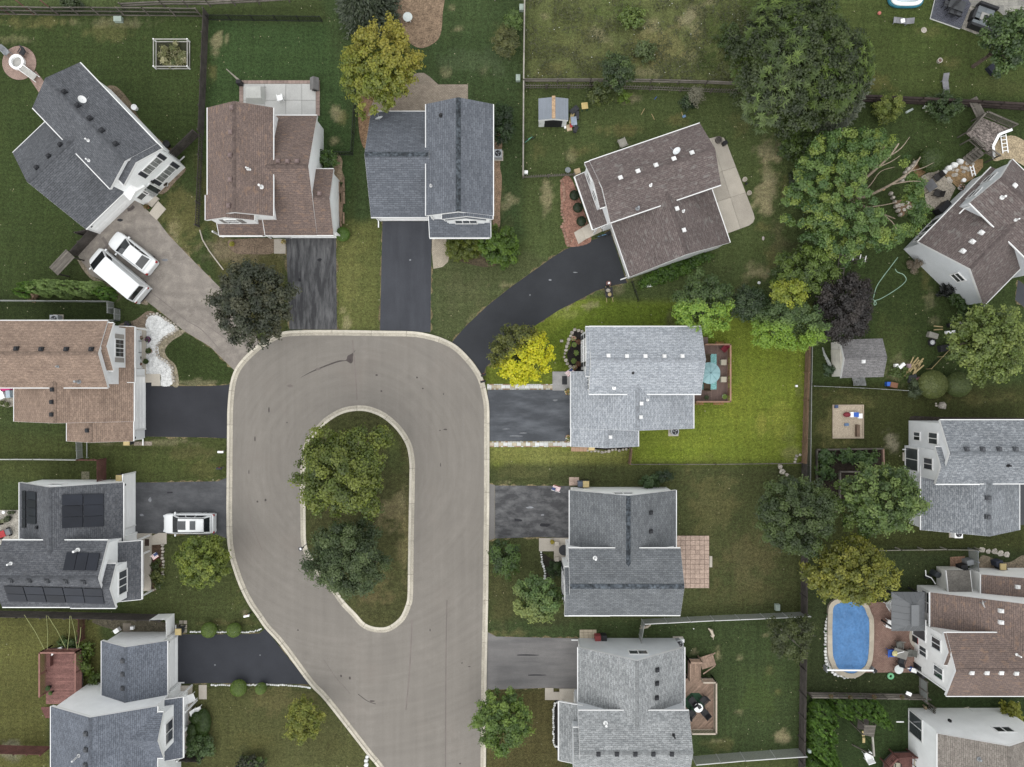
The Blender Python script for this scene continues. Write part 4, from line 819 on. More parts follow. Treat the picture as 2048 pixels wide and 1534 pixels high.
def tree(label, px, py, r, h, pal=GREEN, kind='maple', leaf=.24, cov=2.3, name='tree', cat='tree', group=None, split=None, hole=None, clump=None, limbs=6, bark=None, z0=None, lump=.3, low=-.35, trunk=.16):
    rx, ry = (r if isinstance(r, tuple) else (r, r)); zc = h * .58; s = (1 - zc * 1.05 / HC) / PPM; rx *= s; ry *= s
    leaf *= .82; rz = min(h * .44, (rx + ry) / 2 * .9); zc = h - rz
    t = thing(name, label, cat, 0, 0, 0, 0, group); x, y = U(px, py, zc + rz * .25); t.location = (x, y, 0)
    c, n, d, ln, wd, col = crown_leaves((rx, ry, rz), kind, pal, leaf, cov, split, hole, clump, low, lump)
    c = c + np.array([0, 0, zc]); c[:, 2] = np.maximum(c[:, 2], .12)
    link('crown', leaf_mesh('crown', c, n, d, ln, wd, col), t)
    m = MB(); tr = trunk * (h / 8) ** .8
    m.tube([(0, 0, 0), (.05, .03, h * .25), (0, .05, zc), (.05, 0, zc + rz * .5)], [tr * 1.25, tr, tr * .7, tr * .3], 8); m.out('trunk', bark or BARK, t)
    m = MB()
    for i in range(limbs):
        a = 2*pi*i/limbs + random.uniform(-.3, .3); q = random.uniform(.6, .88); z1 = zc + rz * random.uniform(-.1, .5)
        m = MB().tube([(0, 0, h * .22 + i * .12), (rx * q * .35 * cos(a), ry * q * .35 * sin(a), h * .22 + (z1 - h * .22) * .6), (rx * q * cos(a + .1), ry * q * sin(a + .1), z1)], [tr * .5, tr * .33, tr * .08], 5)
        m.out('limb', bark or BARK, t)
    return t
def bush(label, px, py, r, h, pal=GREEN, leaf=.13, cov=2.2, name='shrub', cat='shrub', group=None, clip=False, lump=.2, clump=None, split=None):
    rx, ry = (r if isinstance(r, tuple) else (r, r)); s = (1 - h * .6 / HC) / PPM; rx *= s * (1.08 if clip else 1); ry *= s * (1.08 if clip else 1); cov *= 1.5 if clip else 1.15
    t = thing(name, label, cat, 0, 0, 0, 0, group); x, y = U(px, py, h * .6); t.location = (x, y, 0)
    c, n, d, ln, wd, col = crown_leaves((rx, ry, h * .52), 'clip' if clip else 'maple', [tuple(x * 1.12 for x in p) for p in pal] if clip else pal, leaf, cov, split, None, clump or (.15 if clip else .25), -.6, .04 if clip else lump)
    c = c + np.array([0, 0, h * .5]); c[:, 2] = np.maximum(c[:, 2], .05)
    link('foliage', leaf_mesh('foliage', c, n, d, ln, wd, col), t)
    MB().tube([(0, 0, 0), (.02, 0, h * .3), (0, .02, h * .6)], [.05, .04, .02], 5).out('stem', BARK, t); return t
def cone(label, px, py, r, h, pal, group=None, name='arborvitae', cat='shrub', leaf=.11, cov=2.4, base=0):
    """columnar evergreen: pixel position of its foot"""
    s = 1 / PPM; rr = r * s * 1.12; t = thing(name, label, cat, px, py, 0, 0, group)
    A = pi * rr * sqrt(rr * rr + h * h); N = int(A * cov / (.5 * leaf * leaf * .5)); ns = max(10, int(A / .03))
    z = h * (1 - np.sqrt(RNG.random(ns)) * .98); a = RNG.random(ns) * 2 * pi; q = rr * np.clip((1 - z / h), 0, 1) ** .45 * (.82 + .22 * RNG.random(ns))
    tip = np.stack([q * np.cos(a), q * np.sin(a), z], 1); k = RNG.integers(0, ns, N); off = RNG.normal(size=(N, 3)) * (.05, .05, .08); o_ = np.stack([np.cos(a), np.sin(a), 0 * a], 1)[k]
    c = tip[k] + off; n = unit(o_ + (0, 0, .45) + rdir(N) * .5); d = unit(np.array([0, 0, 1.]) + o_ * .35 + rdir(N) * .3)
    tc = pick(pal, ns) * (.8 + .4 * RNG.random((ns, 1))) * RNG.uniform(.85, 1.3); ln = leaf * (.8 + .8 * RNG.random(N)); c[:, 2] = np.maximum(c[:, 2], .08)
    link('foliage', leaf_mesh('foliage', c, n, d, ln, ln * .45, tc[k] * (.8 + .4 * RNG.random((N, 1)))), t)
    MB().tube([(0, 0, 0), (0, 0, h * .8)], [.09, .02], 6).out('trunk', BARK, t); return t
def spruce(label, px, py, r, h, pal, name='spruce_tree', lean=(0, 0)):
    t = thing(name, label, 'tree', px, py, 0); rr = r / PPM; C_, N_, D_, L_, K_ = [], [], [], [], []
    for z in np.arange(h * .12, h * .98, .28):
        R = rr * (1 - z / h) ** .8 + .1; nb = max(5, int(2 * pi * R / .5))
        for a in np.linspace(0, 2*pi, nb, False) + RNG.random() * 6:
            b = np.array([cos(a), sin(a), -.25]); m_ = max(5, int(R * 11)); u_ = RNG.random(m_) ** .7; p = b * (u_ * R * RNG.uniform(.75, 1.05))[:, None]
            p = p + RNG.normal(size=(m_, 3)) * (.10, .10, .06) + (lean[0] * z, lean[1] * z, z); C_.append(p); D_.append(unit(b + rdir(m_) * .7)); N_.append(unit(rdir(m_) * .5 + (0, 0, 1))); L_.append(.22 + .2 * RNG.random(m_)); K_.append(pick(pal, m_) * RNG.uniform(.8, 1.2))
    c = np.concatenate(C_); ln = np.concatenate(L_)
    link('crown', leaf_mesh('crown', c, np.concatenate(N_), np.concatenate(D_), ln, ln * .4, np.concatenate(K_)), t)
    MB().tube([(0, 0, 0), (lean[0] * h * .5, lean[1] * h * .5, h * .5), (lean[0] * h, lean[1] * h, h)], [.2, .12, .02], 7).out('trunk', BARK, t); return t
OLIVE = [(74, 82, 42), (98, 104, 52), (118, 120, 62)]; DKG = [(48, 66, 40), (62, 82, 50), (80, 100, 60)]; YLW = [(140, 142, 40), (178, 168, 56), (196, 182, 70)]
LIME = [(150, 172, 30), (196, 200, 30), (226, 216, 40)]; BRIGHT = [(84, 116, 42), (112, 146, 50), (140, 172, 62)]; PURP = [(42, 38, 38), (56, 50, 50), (70, 62, 60)]
tree('yellow green maple behind the charcoal roof house', 757, 128, 90, 8.5, [(98, 114, 40), (128, 138, 46), (150, 152, 56)], split=(.45, .9, .2, [(150, 146, 54), (182, 170, 74)], 3.5), leaf=.25, clump=.36)
tree('large leafy green tree at the top of the street island', 682, 948, (104, 100), 10, [(72, 90, 28), (100, 114, 38), (130, 140, 58)], leaf=.27, lump=.42, clump=.5)
tree('darker green bushy tree at the lower end of the street island', 690, 1122, (92, 84), 8, [(60, 78, 44), (82, 100, 58), (104, 120, 74)], leaf=.2, lump=.36, clump=.45)
tree('dark bronze leaved tree between the grey and the weathered driveway', 501, 600, 88, 8.5, [(50, 58, 42), (68, 74, 54), (88, 88, 66)], leaf=.26)
tree('bright yellow maple with an olive side next to the curved black driveway', 1046, 703, (67, 62), 6.5, [(70, 80, 34), (96, 102, 44), (116, 118, 52)], split=(.62, -.78, -.35, [(188, 200, 20), (222, 218, 16), (240, 230, 40)], 1.0), leaf=.23, clump=.32)
tree('huge spiky leaved tree standing over the grey picket fence', 1608, 118, (158, 158), 10.5, [(58, 76, 32), (80, 100, 42), (104, 124, 56)], 'rosette', clump=.33, lump=.3)
tree('light green tree at the right edge over the junk pile', 1985, 684, (86, 82), 8.5, [(84, 102, 44), (116, 134, 64), (146, 160, 86)], leaf=.27, clump=.34)
tree('dark green tree beside the black sofa set', 2030, 75, (60, 62), 7.5, [(56, 76, 44), (78, 102, 56), (100, 124, 66)], leaf=.28, clump=.38)
tree('round dark green tree at the corner of the mown yard below the lush lot', 1600, 1035, (86, 84), 9, [(56, 72, 40), (74, 92, 46), (90, 108, 54)], leaf=.2, clump=.4, lump=.22)
tree('fresh green tree touching the mid grey roof beside the vegetable beds', 1770, 1003, (88, 82), 9, [(62, 84, 42), (96, 120, 58), (128, 148, 82)], leaf=.26, clump=.36)
tree('golden green tree overhanging the blue pool cover', 1707, 1150, (98, 66), 9, [(96, 104, 34), (126, 130, 44), (154, 152, 58)], leaf=.25, clump=.34)
tree('green tree behind the light grey house, bright on its southern side', 1410, 610, (64, 62), 7, [(66, 88, 46), (90, 112, 56)], split=(0, -1, -.1, [(110, 150, 56), (140, 176, 66), (164, 192, 76)], .8), leaf=.22, clump=.36, lump=.36)
tree('tall mixed green shrub tree in the back corner of the lush lot', 1580, 648, (84, 58), 6.5, [(80, 104, 62), (104, 126, 76)], split=(-.2, -.95, .3, [(120, 158, 56), (152, 184, 62)], 1.0), leaf=.18, clump=.36, lump=.4)
tree('yellow green small tree at the top fence of the lush lot', 1578, 588, (38, 30), 6, [(112, 130, 40), (146, 158, 52), (166, 172, 60)], leaf=.22, clump=.32)
tree('dark shrub tree between two lighter trees behind the lush lot', 1500, 605, (40, 36), 5, DKG, leaf=.17, clump=.34)
tree('dark purple plum tree beside the shingled shed', 1695, 612, (62, 72), 6.5, PURP, leaf=.2, clump=.36, lump=.25)
tree('small bright green street tree below the white car', 402, 1126, 56, 6, [(84, 104, 34), (116, 132, 46), (140, 152, 60)], leaf=.22, clump=.3)
tree('small yellowing tree on the lower left front lawn', 604, 1440, (36, 50), 4.5, [(104, 116, 44), (130, 138, 52), (150, 152, 62)], leaf=.18, clump=.26, bark=BARKP, lump=.45, cov=1.8)
tree('dense green street tree overhanging the right kerb near the bottom', 1006, 1447, (60, 66), 6.5, [(72, 98, 40), (100, 128, 52), (126, 150, 66)], leaf=.22, clump=.34)
tree('variegated pale green tree in front of the steel grey house', 1072, 1200, (48, 52), 5.5, [(74, 100, 54), (96, 124, 66), (126, 148, 84)], split=(-.6, -.8, .5, [(130, 148, 84), (158, 168, 100)], 1.0), leaf=.22, clump=.34, lump=.38)
tree('low dark green tree beside the mottled driveway', 1008, 1120, (32, 36), 3.6, [(48, 68, 36), (64, 88, 40), (88, 116, 46)], leaf=.2, clump=.34, lump=.38)
tree('open branched evergreen leaning over the chain fence near the pool', 1585, 1280, (56, 52), 5.5, [(58, 66, 36), (78, 88, 46), (96, 106, 56)], leaf=.18, clump=.3, lump=.5, cov=1.3, bark=mat('grey_bark', C(150, 146, 136)), hole=[(.4, -.5, .55), (-.5, .3, .5), (.1, -1.2, .4)])
tree('olive young tree beside the shingled shed', 1640, 665, (22, 26), 4, [(84, 104, 58), (112, 130, 74)], leaf=.18, clump=.3)
tree('green tree just above the plum tree by the wooden ladder', 1612, 540, (62, 52), 6, [(62, 82, 36), (88, 110, 44), (110, 132, 54)], leaf=.2, clump=.36)
tree('overgrown dark tree at the meadow fence', 1238, 140, (34, 38), 4, [(52, 70, 38), (72, 92, 48), (94, 114, 60)], leaf=.2, clump=.34, lump=.45)
# the pruned tree with bare limbs in its open middle
tb = tree('pruned green tree with bare limbs showing in its open middle', 1718, 388, (146, 142), 8, [(72, 102, 52), (92, 122, 62), (112, 138, 70), (140, 158, 70)], leaf=.22, clump=.36, lump=.22, limbs=0, bark=BARKP, low=-.2,
          hole=[(1.9, .1, 2.2), (3.0, 1.6, 1.6), (2.8, -1.4, 1.7), (.6, .9, 1.1), (1.4, -5.0, .8), (5.6, 4.4, 1.3)])
for P, r0 in [([(0, 0), (.8, 1.4), (1.9, 2.6), (2.6, 3.4), (3.0, 4.3)], .16), ([(0, 0), (1.6, .2), (3.2, .9), (4.4, 1.8), (4.9, 2.9)], .15), ([(.3, -.1), (1.5, -1.0), (2.4, -1.9), (3.2, -2.6)], .13), ([(1.9, 2.6), (1.6, 3.4), (1.9, 4.2)], .07), ([(2.6, 3.4), (3.3, 3.9), (3.7, 4.7)], .06), ([(3.2, .9), (4.4, .9), (5.2, .7)], .07),
              ([(1.5, -1.0), (2.8, -1.0), (3.6, -.9)], .06), ([(1.5, -1.0), (1.6, -2.2), (1.3, -2.9)], .06), ([(2.4, -1.9), (2.9, -2.9), (3.0, -3.7)], .06), ([(.8, .2), (1.7, 1.2), (2.2, 2.2), (3.2, 2.4)], .06), ([(0, 0), (-.6, 1.0), (-.8, 2.0)], .09), ([(-.4, .6), (-1.2, -.1), (-1.8, -.7)], .05), ([(4.4, 1.8), (5.2, 1.9), (5.9, 2.2)], .05), ([(1.9, 2.6), (2.8, 2.9), (3.4, 3.3)], .05)]:
    m = MB(); n = len(P); m.tube([(p[0] * .86, p[1] * .9, 2.8 + 4.2 * hypot(*p) / 5.2) for p in smooth_path(P, False, 3)], list(np.linspace(r0, r0 * .35, 3 * (n - 1) + 1)), 6); m.out('limb', BARKP, tb)
for x, y, z in ((.55, 1.0, 3.2), (2.7, .72, 4.3), (-.5, .9, 3.1)): MB().ell(x, y, z, .16, .14, .12).out('pruning_scar', mat('cut_wood', C(214, 176, 132)), tb)
spruce('dark spruce tree cut by the top edge of the picture', 738, 28, 72, 9, [(58, 70, 54), (76, 88, 68), (92, 102, 80)])
spruce('grey blue spruce leaning under the huge spiky tree', 1655, 226, 56, 7, [(84, 94, 82), (108, 116, 100), (128, 134, 116)], lean=(.1, .06))
# shrubs
bush('small round clipped bush by the weathered driveway corner', 685, 468, 13, 1.2, [(70, 96, 36), (88, 118, 42)], .1, clip=True)
bush('leafy hydrangea beside the brown roof house wall', 656, 319, (20, 17), 1.6, [(58, 84, 40), (84, 114, 52), (104, 132, 62)], .2)
bush('long clipped hedge in front of the charcoal roof house', 926, 496, (42, 23), 1.4, [(78, 92, 28), (102, 114, 36), (118, 128, 48)], .12, name='hedge', cat='hedge', lump=.15)
bush('big round glossy bush at the end of the clipped hedge', 1000, 493, (45, 44), 2.8, [(60, 86, 24), (86, 116, 30), (108, 138, 44)], .15, lump=.3)
bush('dark yew bush behind the right wall of the charcoal roof house', 1004, 245, (26, 42), 2.4, [(34, 52, 26), (46, 68, 30), (56, 80, 36)], .14, lump=.3)
bush('loose olive shrub in the upper back yard', 1010, 82, (26, 32), 2.2, [(84, 92, 56), (108, 112, 66), (122, 122, 72)], .13, cov=1.7, lump=.4)
bush('feathery green shrub along the meadow rail fence', 1026, 40, (18, 26), 1.8, [(86, 110, 56), (110, 136, 66)], .14, cov=1.3, lump=.5)
bush('bright green weedy shrub in the meadow', 1268, 35, (30, 26), 1.2, [(84, 104, 52), (108, 130, 62), (124, 142, 72)], .2, cov=1.2, lump=.6)
bush('pale green shrub in the middle of the meadow', 1292, 100, (22, 28), 1.2, [(88, 104, 64), (110, 126, 80)], .18, cov=1.2, lump=.6)
bush('bushy shrub against the picket fence near the metal shed', 1200, 186, (28, 24), 2.0, [(64, 78, 42), (92, 104, 52), (112, 122, 60)], .17, cov=1.6, lump=.5)
bush('small bright green shrub in the back lawn', 1250, 194, (9, 9), .9, [(92, 118, 36), (112, 138, 46)], .12)
bush('grey leafless shrub on the picket fence', 1392, 188, (17, 22), 2.0, [(128, 126, 112), (150, 146, 132)], .1, cov=.8, lump=.6)
bush('green shrub at the foot of the grey leafless shrub', 1378, 204, (14, 13), 1.2, DKG, .15)
for i, (x, y) in enumerate([(1149, 390), (1156, 415), (1163, 442)]): bush(['northern', 'middle', 'southern'][i] + ' of three dark round shrubs in the red mulch bed', x, y, 9, .8, [(30, 44, 26), (42, 58, 32)], .1, clip=True, group='shrubs in the red mulch bed')
bush('long green ground bed behind the taupe roof garage', 1350, 540, (82, 14), .6, [(58, 88, 26), (80, 116, 32), (98, 132, 46)], .16, cov=1.8, name='plant_bed', cat='plant bed', lump=.3).rotation_euler = (0, 0, .42)
bush('spiky green plant below the taupe garage corner', 1405, 512, (22, 10), .9, [(64, 94, 34), (88, 120, 44)], .16, lump=.4)
bush('round golden bush in a brick ring by the dark rail fence', 1779, 214, 26, 2.2, [(96, 112, 44), (124, 138, 60), (140, 150, 70)], .12, lump=.1)
bush('dark spreading shrub on the dark rail fence', 1890, 210, (38, 32), 1.8, [(50, 70, 38), (68, 90, 48), (84, 106, 58)], .14, lump=.4, cov=1.7)
bush('clipped round bush beside the flagstone patio', 1865, 318, 23, 1.7, [(60, 76, 36), (74, 92, 42)], .09, clip=True)
bush('largest of the three clipped round bushes by the wire fence', 1868, 769, 26, 1.8, [(92, 102, 60), (112, 120, 70)], .1, clip=True)
bush('right one of the three clipped round bushes by the wire fence', 1919, 769, 23, 1.7, [(78, 92, 54), (98, 110, 64)], .1, clip=True)
bush('smallest grey green one of the three clipped bushes by the wire fence', 1829, 776, 16, 1.3, [(76, 90, 66), (98, 112, 80)], .1, lump=.15)
for x, y, r, l in [(417, 1261, 14, 'left round bush on the upper edge of the lower black driveway'), (467, 1261, 13, 'right round bush on the upper edge of the lower black driveway'), (476, 1377, 15, 'larger round bush on the lower edge of the lower black driveway'), (521, 1378, 10, 'smaller round bush on the lower edge of the lower black driveway')]:
    bush(l, x, y, r, 1.2, [(74, 94, 40), (94, 116, 50), (108, 128, 60)], .09, clip=True, group='round bushes along the lower black driveway')
for i, (x, y, rx, ry) in enumerate([(405, 1447, 14, 26), (384, 1460, 10, 12), (383, 1478, 10, 12), (393, 1436, 14, 10)]): bush(['long clipped dark hedge', 'upper small clipped dome', 'lower small clipped dome', 'top clipped end'][i] + ' of the box hedge at the lower left porch', x, y, (rx, ry), 1.1, [(44, 62, 22), (58, 80, 26)], .09, clip=True, name='box_hedge', cat='hedge')
bush('leafy green shrub below the box hedge at the lower left', 400, 1497, (29, 27), 1.6, [(76, 100, 58), (100, 124, 74)], .16, lump=.3)
bush('dark shrub at the bottom edge of the lower left lawn', 498, 1530, (32, 20), 1.6, [(46, 50, 38), (62, 66, 46), (84, 108, 44)], .18, lump=.4)
bush('round shrub against the top wall of the steel grey house', 1301, 963, (18, 14), 1.6, [(60, 84, 46), (80, 106, 58)], .13, lump=.2)
bush('dark shrub beside the round shrub above the steel grey roof', 1329, 955, (15, 13), 1.5, [(40, 58, 32), (54, 74, 40)], .13, lump=.2)
bush('small shrub in the dark bed by the steel grey house', 1110, 1140, (14, 13), .8, [(48, 72, 32), (66, 92, 40)], .12)
bush('yellow green shrub beside the bottom right wall', 2022, 1426, (20, 24), 2.0, [(128, 134, 40), (158, 158, 52)], .18, lump=.4)
bush('green shrub along the pale grey house wall near the plum tree', 1920, 598, (24, 14), 1.4, [(60, 84, 40), (82, 108, 48)], .18, lump=.4).rotation_euler = (0, 0, -.8)
bush('dark shrub on the pale grey house wall', 1893, 580, (12, 9), 1.6, [(22, 26, 26), (32, 36, 34)], .14)
bush('leafy shrub below the pale grey house wall', 1942, 625, (20, 16), 1.5, [(54, 78, 36), (76, 100, 46)], .18, lump=.4)
bush('pinkish ornamental shrub by the pale grey house corner', 1832, 530, (10, 10), 1.2, [(128, 116, 104), (148, 134, 120)], .1)
for i, (x, y, r) in enumerate([(1655, 915, (20, 16)), (1695, 914, (18, 14)), (1735, 915, (26, 16)), (1652, 945, (16, 20))]): bush(['left', 'middle', 'right', 'lower'][i] + ' clump of leafy vegetables in the fenced garden bed', x, y, r, 1.0, [(56, 82, 44), (80, 108, 58), (98, 126, 66)], .2, name='vegetable_plants', cat='vegetable plants', lump=.4, group='vegetable clumps in the garden bed')
bush('climbing vine on the red deck railing', 168, 1320, (16, 44), 1.3, [(88, 112, 42), (118, 140, 56)], .2, cov=1.1, name='vine', cat='vine', lump=.5)
bush('row of leafy perennials above the red deck', 140, 1285, (26, 10), .7, [(60, 82, 40), (84, 108, 52)], .16, name='perennials', cat='plants', lump=.5)
bush('small leafy plant at the end of the red deck', 189, 1360, (9, 9), .7, [(88, 112, 48), (108, 130, 60)], .14)
bush('shrub bed beside the solar house porch', 312, 1150, (11, 30), .7, [(66, 84, 38), (92, 104, 48), (120, 124, 56)], .14, lump=.4)
bush('green shrub beside the grey blue spruce', 1600, 290, (40, 34), 3.0, [(58, 78, 36), (84, 106, 48), (104, 128, 58)], .2, lump=.4)
bush('dark undergrowth below the pruned tree by the back fence', 1598, 360, (16, 30), 1.4, [(48, 60, 36), (62, 74, 44)], .16, lump=.4)
bush('weedy green patch under the huge spiky tree', 1462, 80, (26, 40), .8, [(62, 82, 40), (82, 104, 50)], .16, cov=1.2, lump=.6)
bush('weeds around the lumber pile', 1800, 745, (22, 12), .5, [(84, 104, 52), (104, 122, 62)], .14, cov=1.2, lump=.6, name='weeds', cat='weeds')
bush('climbing leaves on the torn netting by the shed', 1665, 738, (14, 12), .8, [(70, 92, 66), (92, 114, 82)], .13, lump=.5)
bush('low growth at the top left of the long fence', 143, 4, (28, 9), 1.0, [(60, 74, 46), (82, 98, 58)], .16, lump=.4)
# arborvitae
ARB = [(62, 92, 36), (86, 120, 44), (108, 142, 58)]; ARB2 = [(120, 146, 84), (146, 170, 104)]
for i, (x, y, r, h, p) in enumerate([(78, 578, 12, 3.0, ARB), (100, 582, 12, 3.4, ARB2), (122, 576, 13, 3.8, ARB2), (140, 584, 13, 3.8, ARB2), (162, 578, 13, 3.8, ARB2), (182, 584, 13, 3.6, ARB2), (202, 578, 12, 3.4, ARB2), (222, 590, 13, 3.0, ARB), (62, 588, 10, 2.6, ARB)]):
    cone(['first', 'second', 'third', 'fourth', 'fifth', 'sixth', 'seventh', 'eighth', 'outermost'][i] + ' arborvitae from the left in the row above the tan roof' if i < 8 else 'outermost stunted arborvitae at the left of the row', x, y, r, h, p, 'arborvitae row above the tan roof')
for i, (x, y) in enumerate([(58, 575), (70, 592)]): bush(['upper', 'lower'][i] + ' brown dead shrub in the arborvitae row', x, y, (11, 7), .9, [(140, 112, 92), (158, 132, 110)], .12)
for i, (x, y, r, h) in enumerate([(1634, 1412, 17, 4.2), (1628, 1436, 17, 4.6), (1626, 1460, 16, 4.6), (1630, 1484, 16, 4.4), (1645, 1500, 16, 4.2), (1668, 1402, 14, 3.8), (1690, 1400, 13, 4.0), (1712, 1402, 14, 4.2), (1734, 1404, 14, 4.2), (1742, 1420, 13, 3.8), (1625, 1520, 16, 4.2)]):
    cone(['northwest corner', 'second western', 'third western', 'fourth western', 'southeast western', 'second northern', 'third northern', 'fourth northern', 'fifth northern', 'last northern', 'lowest western'][i] + ' arborvitae around the swing set lawn', x, y, r, h, [(66, 96, 38), (92, 128, 48), (114, 150, 62)], 'arborvitae around the swing set lawn')
# weeds and wild flowers of the meadow: nobody could count them
N = 15000; wx = RNG.uniform(1052, 1500, N); wy = RNG.uniform(-20, 166, N); kp = fbm(wx, wy, 26, 77) + .25 * RNG.random(N) > .58; wx, wy = wx[kp], wy[kp]; N = len(wx)
z = .03 + .3 * RNG.random(N) ** 2; pos = np.stack([(wx - CX) / PPM, (CY - wy) / PPM, z], 1); col = pick([(80, 88, 50), (96, 102, 60), (110, 112, 72)], N) * (.6 + .3 * RNG.random((N, 1)))
fl = RNG.random(N) < .007; col[fl] = (.72, .72, .66)
ln = np.where(fl, .09, .1 + .16 * RNG.random(N)); link('meadow_weeds', leaf_mesh('meadow_weeds', pos, unit(rdir(N) * .6 + (0, 0, 1)), rdir(N), ln, np.where(fl, .09, ln * .45), col), kind='stuff')

# fallen leaves and clover heads scattered over the lawns
N = 2600; lx = RNG.uniform(0, 2048, N); ly = RNG.uniform(0, 1534, N); X_, Y_ = (lx - CX) / PPM, (CY - ly) / PPM; kp = ~inpoly(X_, Y_, po) & ~np.any([inpoly(X_, Y_, q) for q in DRIVES], 0) & (fbm(lx, ly, 90, 55) > .46); X_, Y_ = X_[kp], Y_[kp]; N = len(X_)
ln = .05 + .1 * RNG.random(N); link('leaf_litter', leaf_mesh('leaf_litter', np.stack([X_, Y_, np.full(N, .02)], 1), unit(rdir(N) * .3 + (0, 0, 1)), rdir(N), ln, ln * .8, pick([(150, 140, 104), (190, 180, 146), (206, 200, 180), (120, 112, 76)], N)), kind='stuff')
# ---------------------------------------------------------------- paving, beds, fences
def clip_strip(P, a, b, n):
    """part of convex polygon P with a <= p.n <= b"""
    for k, s in ((a, 1), (b, -1)):
        Q = []
        for i in range(len(P)):
            p, q = P[i], P[(i+1) % len(P)]; dp = s * (p[0]*n[0] + p[1]*n[1] - k); dq = s * (q[0]*n[0] + q[1]*n[1] - k)
            if dp >= 0: Q.append(p)
            if dp * dq < 0: t = dp / (dp - dq); Q.append((p[0] + (q[0]-p[0]) * t, p[1] + (q[1]-p[1]) * t))
        P = Q
        if len(P) < 3: return None
    return P
def boards(root, P, z, th, ang, w, m, name='board', gap=.012):
    n = (-sin(ang), cos(ang)); ks = [p[0]*n[0] + p[1]*n[1] for p in P]; k = min(ks)
    while k < max(ks) - .02:
        Q = clip_strip(ccw(P), k, k + w - gap, n)
        if Q and abs(area(Q)) > .02: MB().prism(Q, z - th, z).out(name, m, root)
        k += w
def sub(P, o): return [(p[0] - o[0], p[1] - o[1]) for p in P]
def sheet(name, pts, col, z=.012, sm=True, var=.2, sc=2.5, fine=.35, fsc=9, bump=.4, m=None):
    P = PW(pts); P = smooth_path(P, True, 4) if sm else P
    return struct(name, MB().poly([(*p, z) for p in ccw(P)]), m or mat(name + '_' + '_'.join(map(str, col)), C(*col), .95, var, sc, fine, fsc, bump))
def slabs(label, cat, xs, ys, m, z=.06, gap=.015, name='patio', piece='slab'):
    x0, y0 = U(xs[0], ys[0]); t = thing(name, label, cat, xs[0], ys[0])
    for a, b in zip(xs, xs[1:]):
        for c, d in zip(ys, ys[1:]):
            p, q = U(a, c), U(b, d); MB().box(p[0] - x0 + gap, q[1] - y0 + gap, 0, q[0] - x0 - gap, p[1] - y0 - gap, z + random.uniform(-.004, .004)).out(piece, m, t)
    return t
def grid(root, o, pa, pb, nx, ny, m, z, name, gap=.01):
    """alike pieces that share one mesh"""
    (xa, ya), (xb, yb) = U(*pa), U(*pb); dx, dy = (xb - xa) / nx, (yb - ya) / ny
    me = MB().box(gap, gap, 0, abs(dx) - gap, abs(dy) - gap, z).mesh(name, None)
    ms = m if isinstance(m, list) else [m]
    mes = []
    for mm in ms: q = me.copy(); q.materials.append(mm); mes.append(q)
    for i in range(nx):
        for j in range(ny): link(name, mes[random.randrange(len(mes))] if len(mes) > 1 else mes[0], root, (min(xa, xb) + abs(dx) * i - o[0], min(ya, yb) + abs(dy) * j - o[1], random.uniform(0, .006)))
def brickm(name, c1, c2, w=.2, h=.1, mort=.5):
    t = NT(name); v = t.vec(False); b = t.n('TexBrick'); t.l(v, b.inputs['Vector']); b.inputs['Scale'].default_value = 1; b.inputs['Brick Width'].default_value = w; b.inputs['Row Height'].default_value = h; b.inputs['Mortar Size'].default_value = .008
    b.inputs['Color1'].default_value = (*C(*c1), 1); b.inputs['Color2'].default_value = (*C(*c2), 1); b.inputs['Mortar'].default_value = (*sc3(C(*c1), mort), 1)
    c = t.mix(t.noise(v, 1.2, 4), b.outputs['Color'], t.mix(1.0, b.outputs['Color'], (.8, .8, .8), 'MULTIPLY')); c = t.mix(.2, c, t.mix(t.noise(v, 11, 3), (.1,)*3, (.9,)*3), 'OVERLAY')
    t.l(c, t.b.inputs['Base Color']); t.b.inputs['Roughness'].default_value = .9; t.bump(b.outputs['Fac'], -.5, .01); return t.m
def stone_row(root, o, pts, sz, m, jit=.25, h=.16, closed=False, name='stone'):
    Q = smooth_path(PW(pts), closed, 8); d = 0; nxt = 0
    for a, b in zip(Q, Q[1:]):
        L = hypot(b[0]-a[0], b[1]-a[1]); 
        while nxt <= d + L and L > 0:
            t_ = (nxt - d) / L; jx = sz * .22 * random.uniform(-1, 1); x, y = a[0] + (b[0]-a[0]) * t_ - (b[1]-a[1]) / L * jx, a[1] + (b[1]-a[1]) * t_ + (b[0]-a[0]) / L * jx; w = sz * random.uniform(1 - jit, 1 + jit)
            A = [(x - o[0] + w * .55 * random.uniform(.75, 1.1) * cos(k), y - o[1] + w * .5 * random.uniform(.75, 1.1) * sin(k)) for k in (.3, 1.2, 2.2, 3.3, 4.2, 5.3)]
            B = [(x - o[0] + (p[0] - x + o[0]) * .72, y - o[1] + (p[1] - y + o[1]) * .72) for p in A]
            MB().hexa([(*p, 0) for p in A], [(*p, h * .7) for p in A]).hexa([(*p, h * .7) for p in A], [(*p, h) for p in B]).out(name, m, root); nxt += sz * 1.04
        d += L
STONE = mat('pale_stone', C(196, 188, 176), .9, .2, 4, .3, 10, .2, rv=.16); WSTONE = mat('white_stone', (.62, .62, .60), .85, .1, 5, .2, 14, .2, rv=.15); PINKT = mat('pink_paver', C(202, 178, 162), .88, .12, 1.5, .2, 9, .15, rv=.07)
BRICKP = brickm('brick_paving', (176, 150, 138), (192, 166, 152)); BEIGEP = brickm('beige_paving', (172, 158, 142), (188, 174, 156), .24, .12)
MULCH = (150, 126, 100)
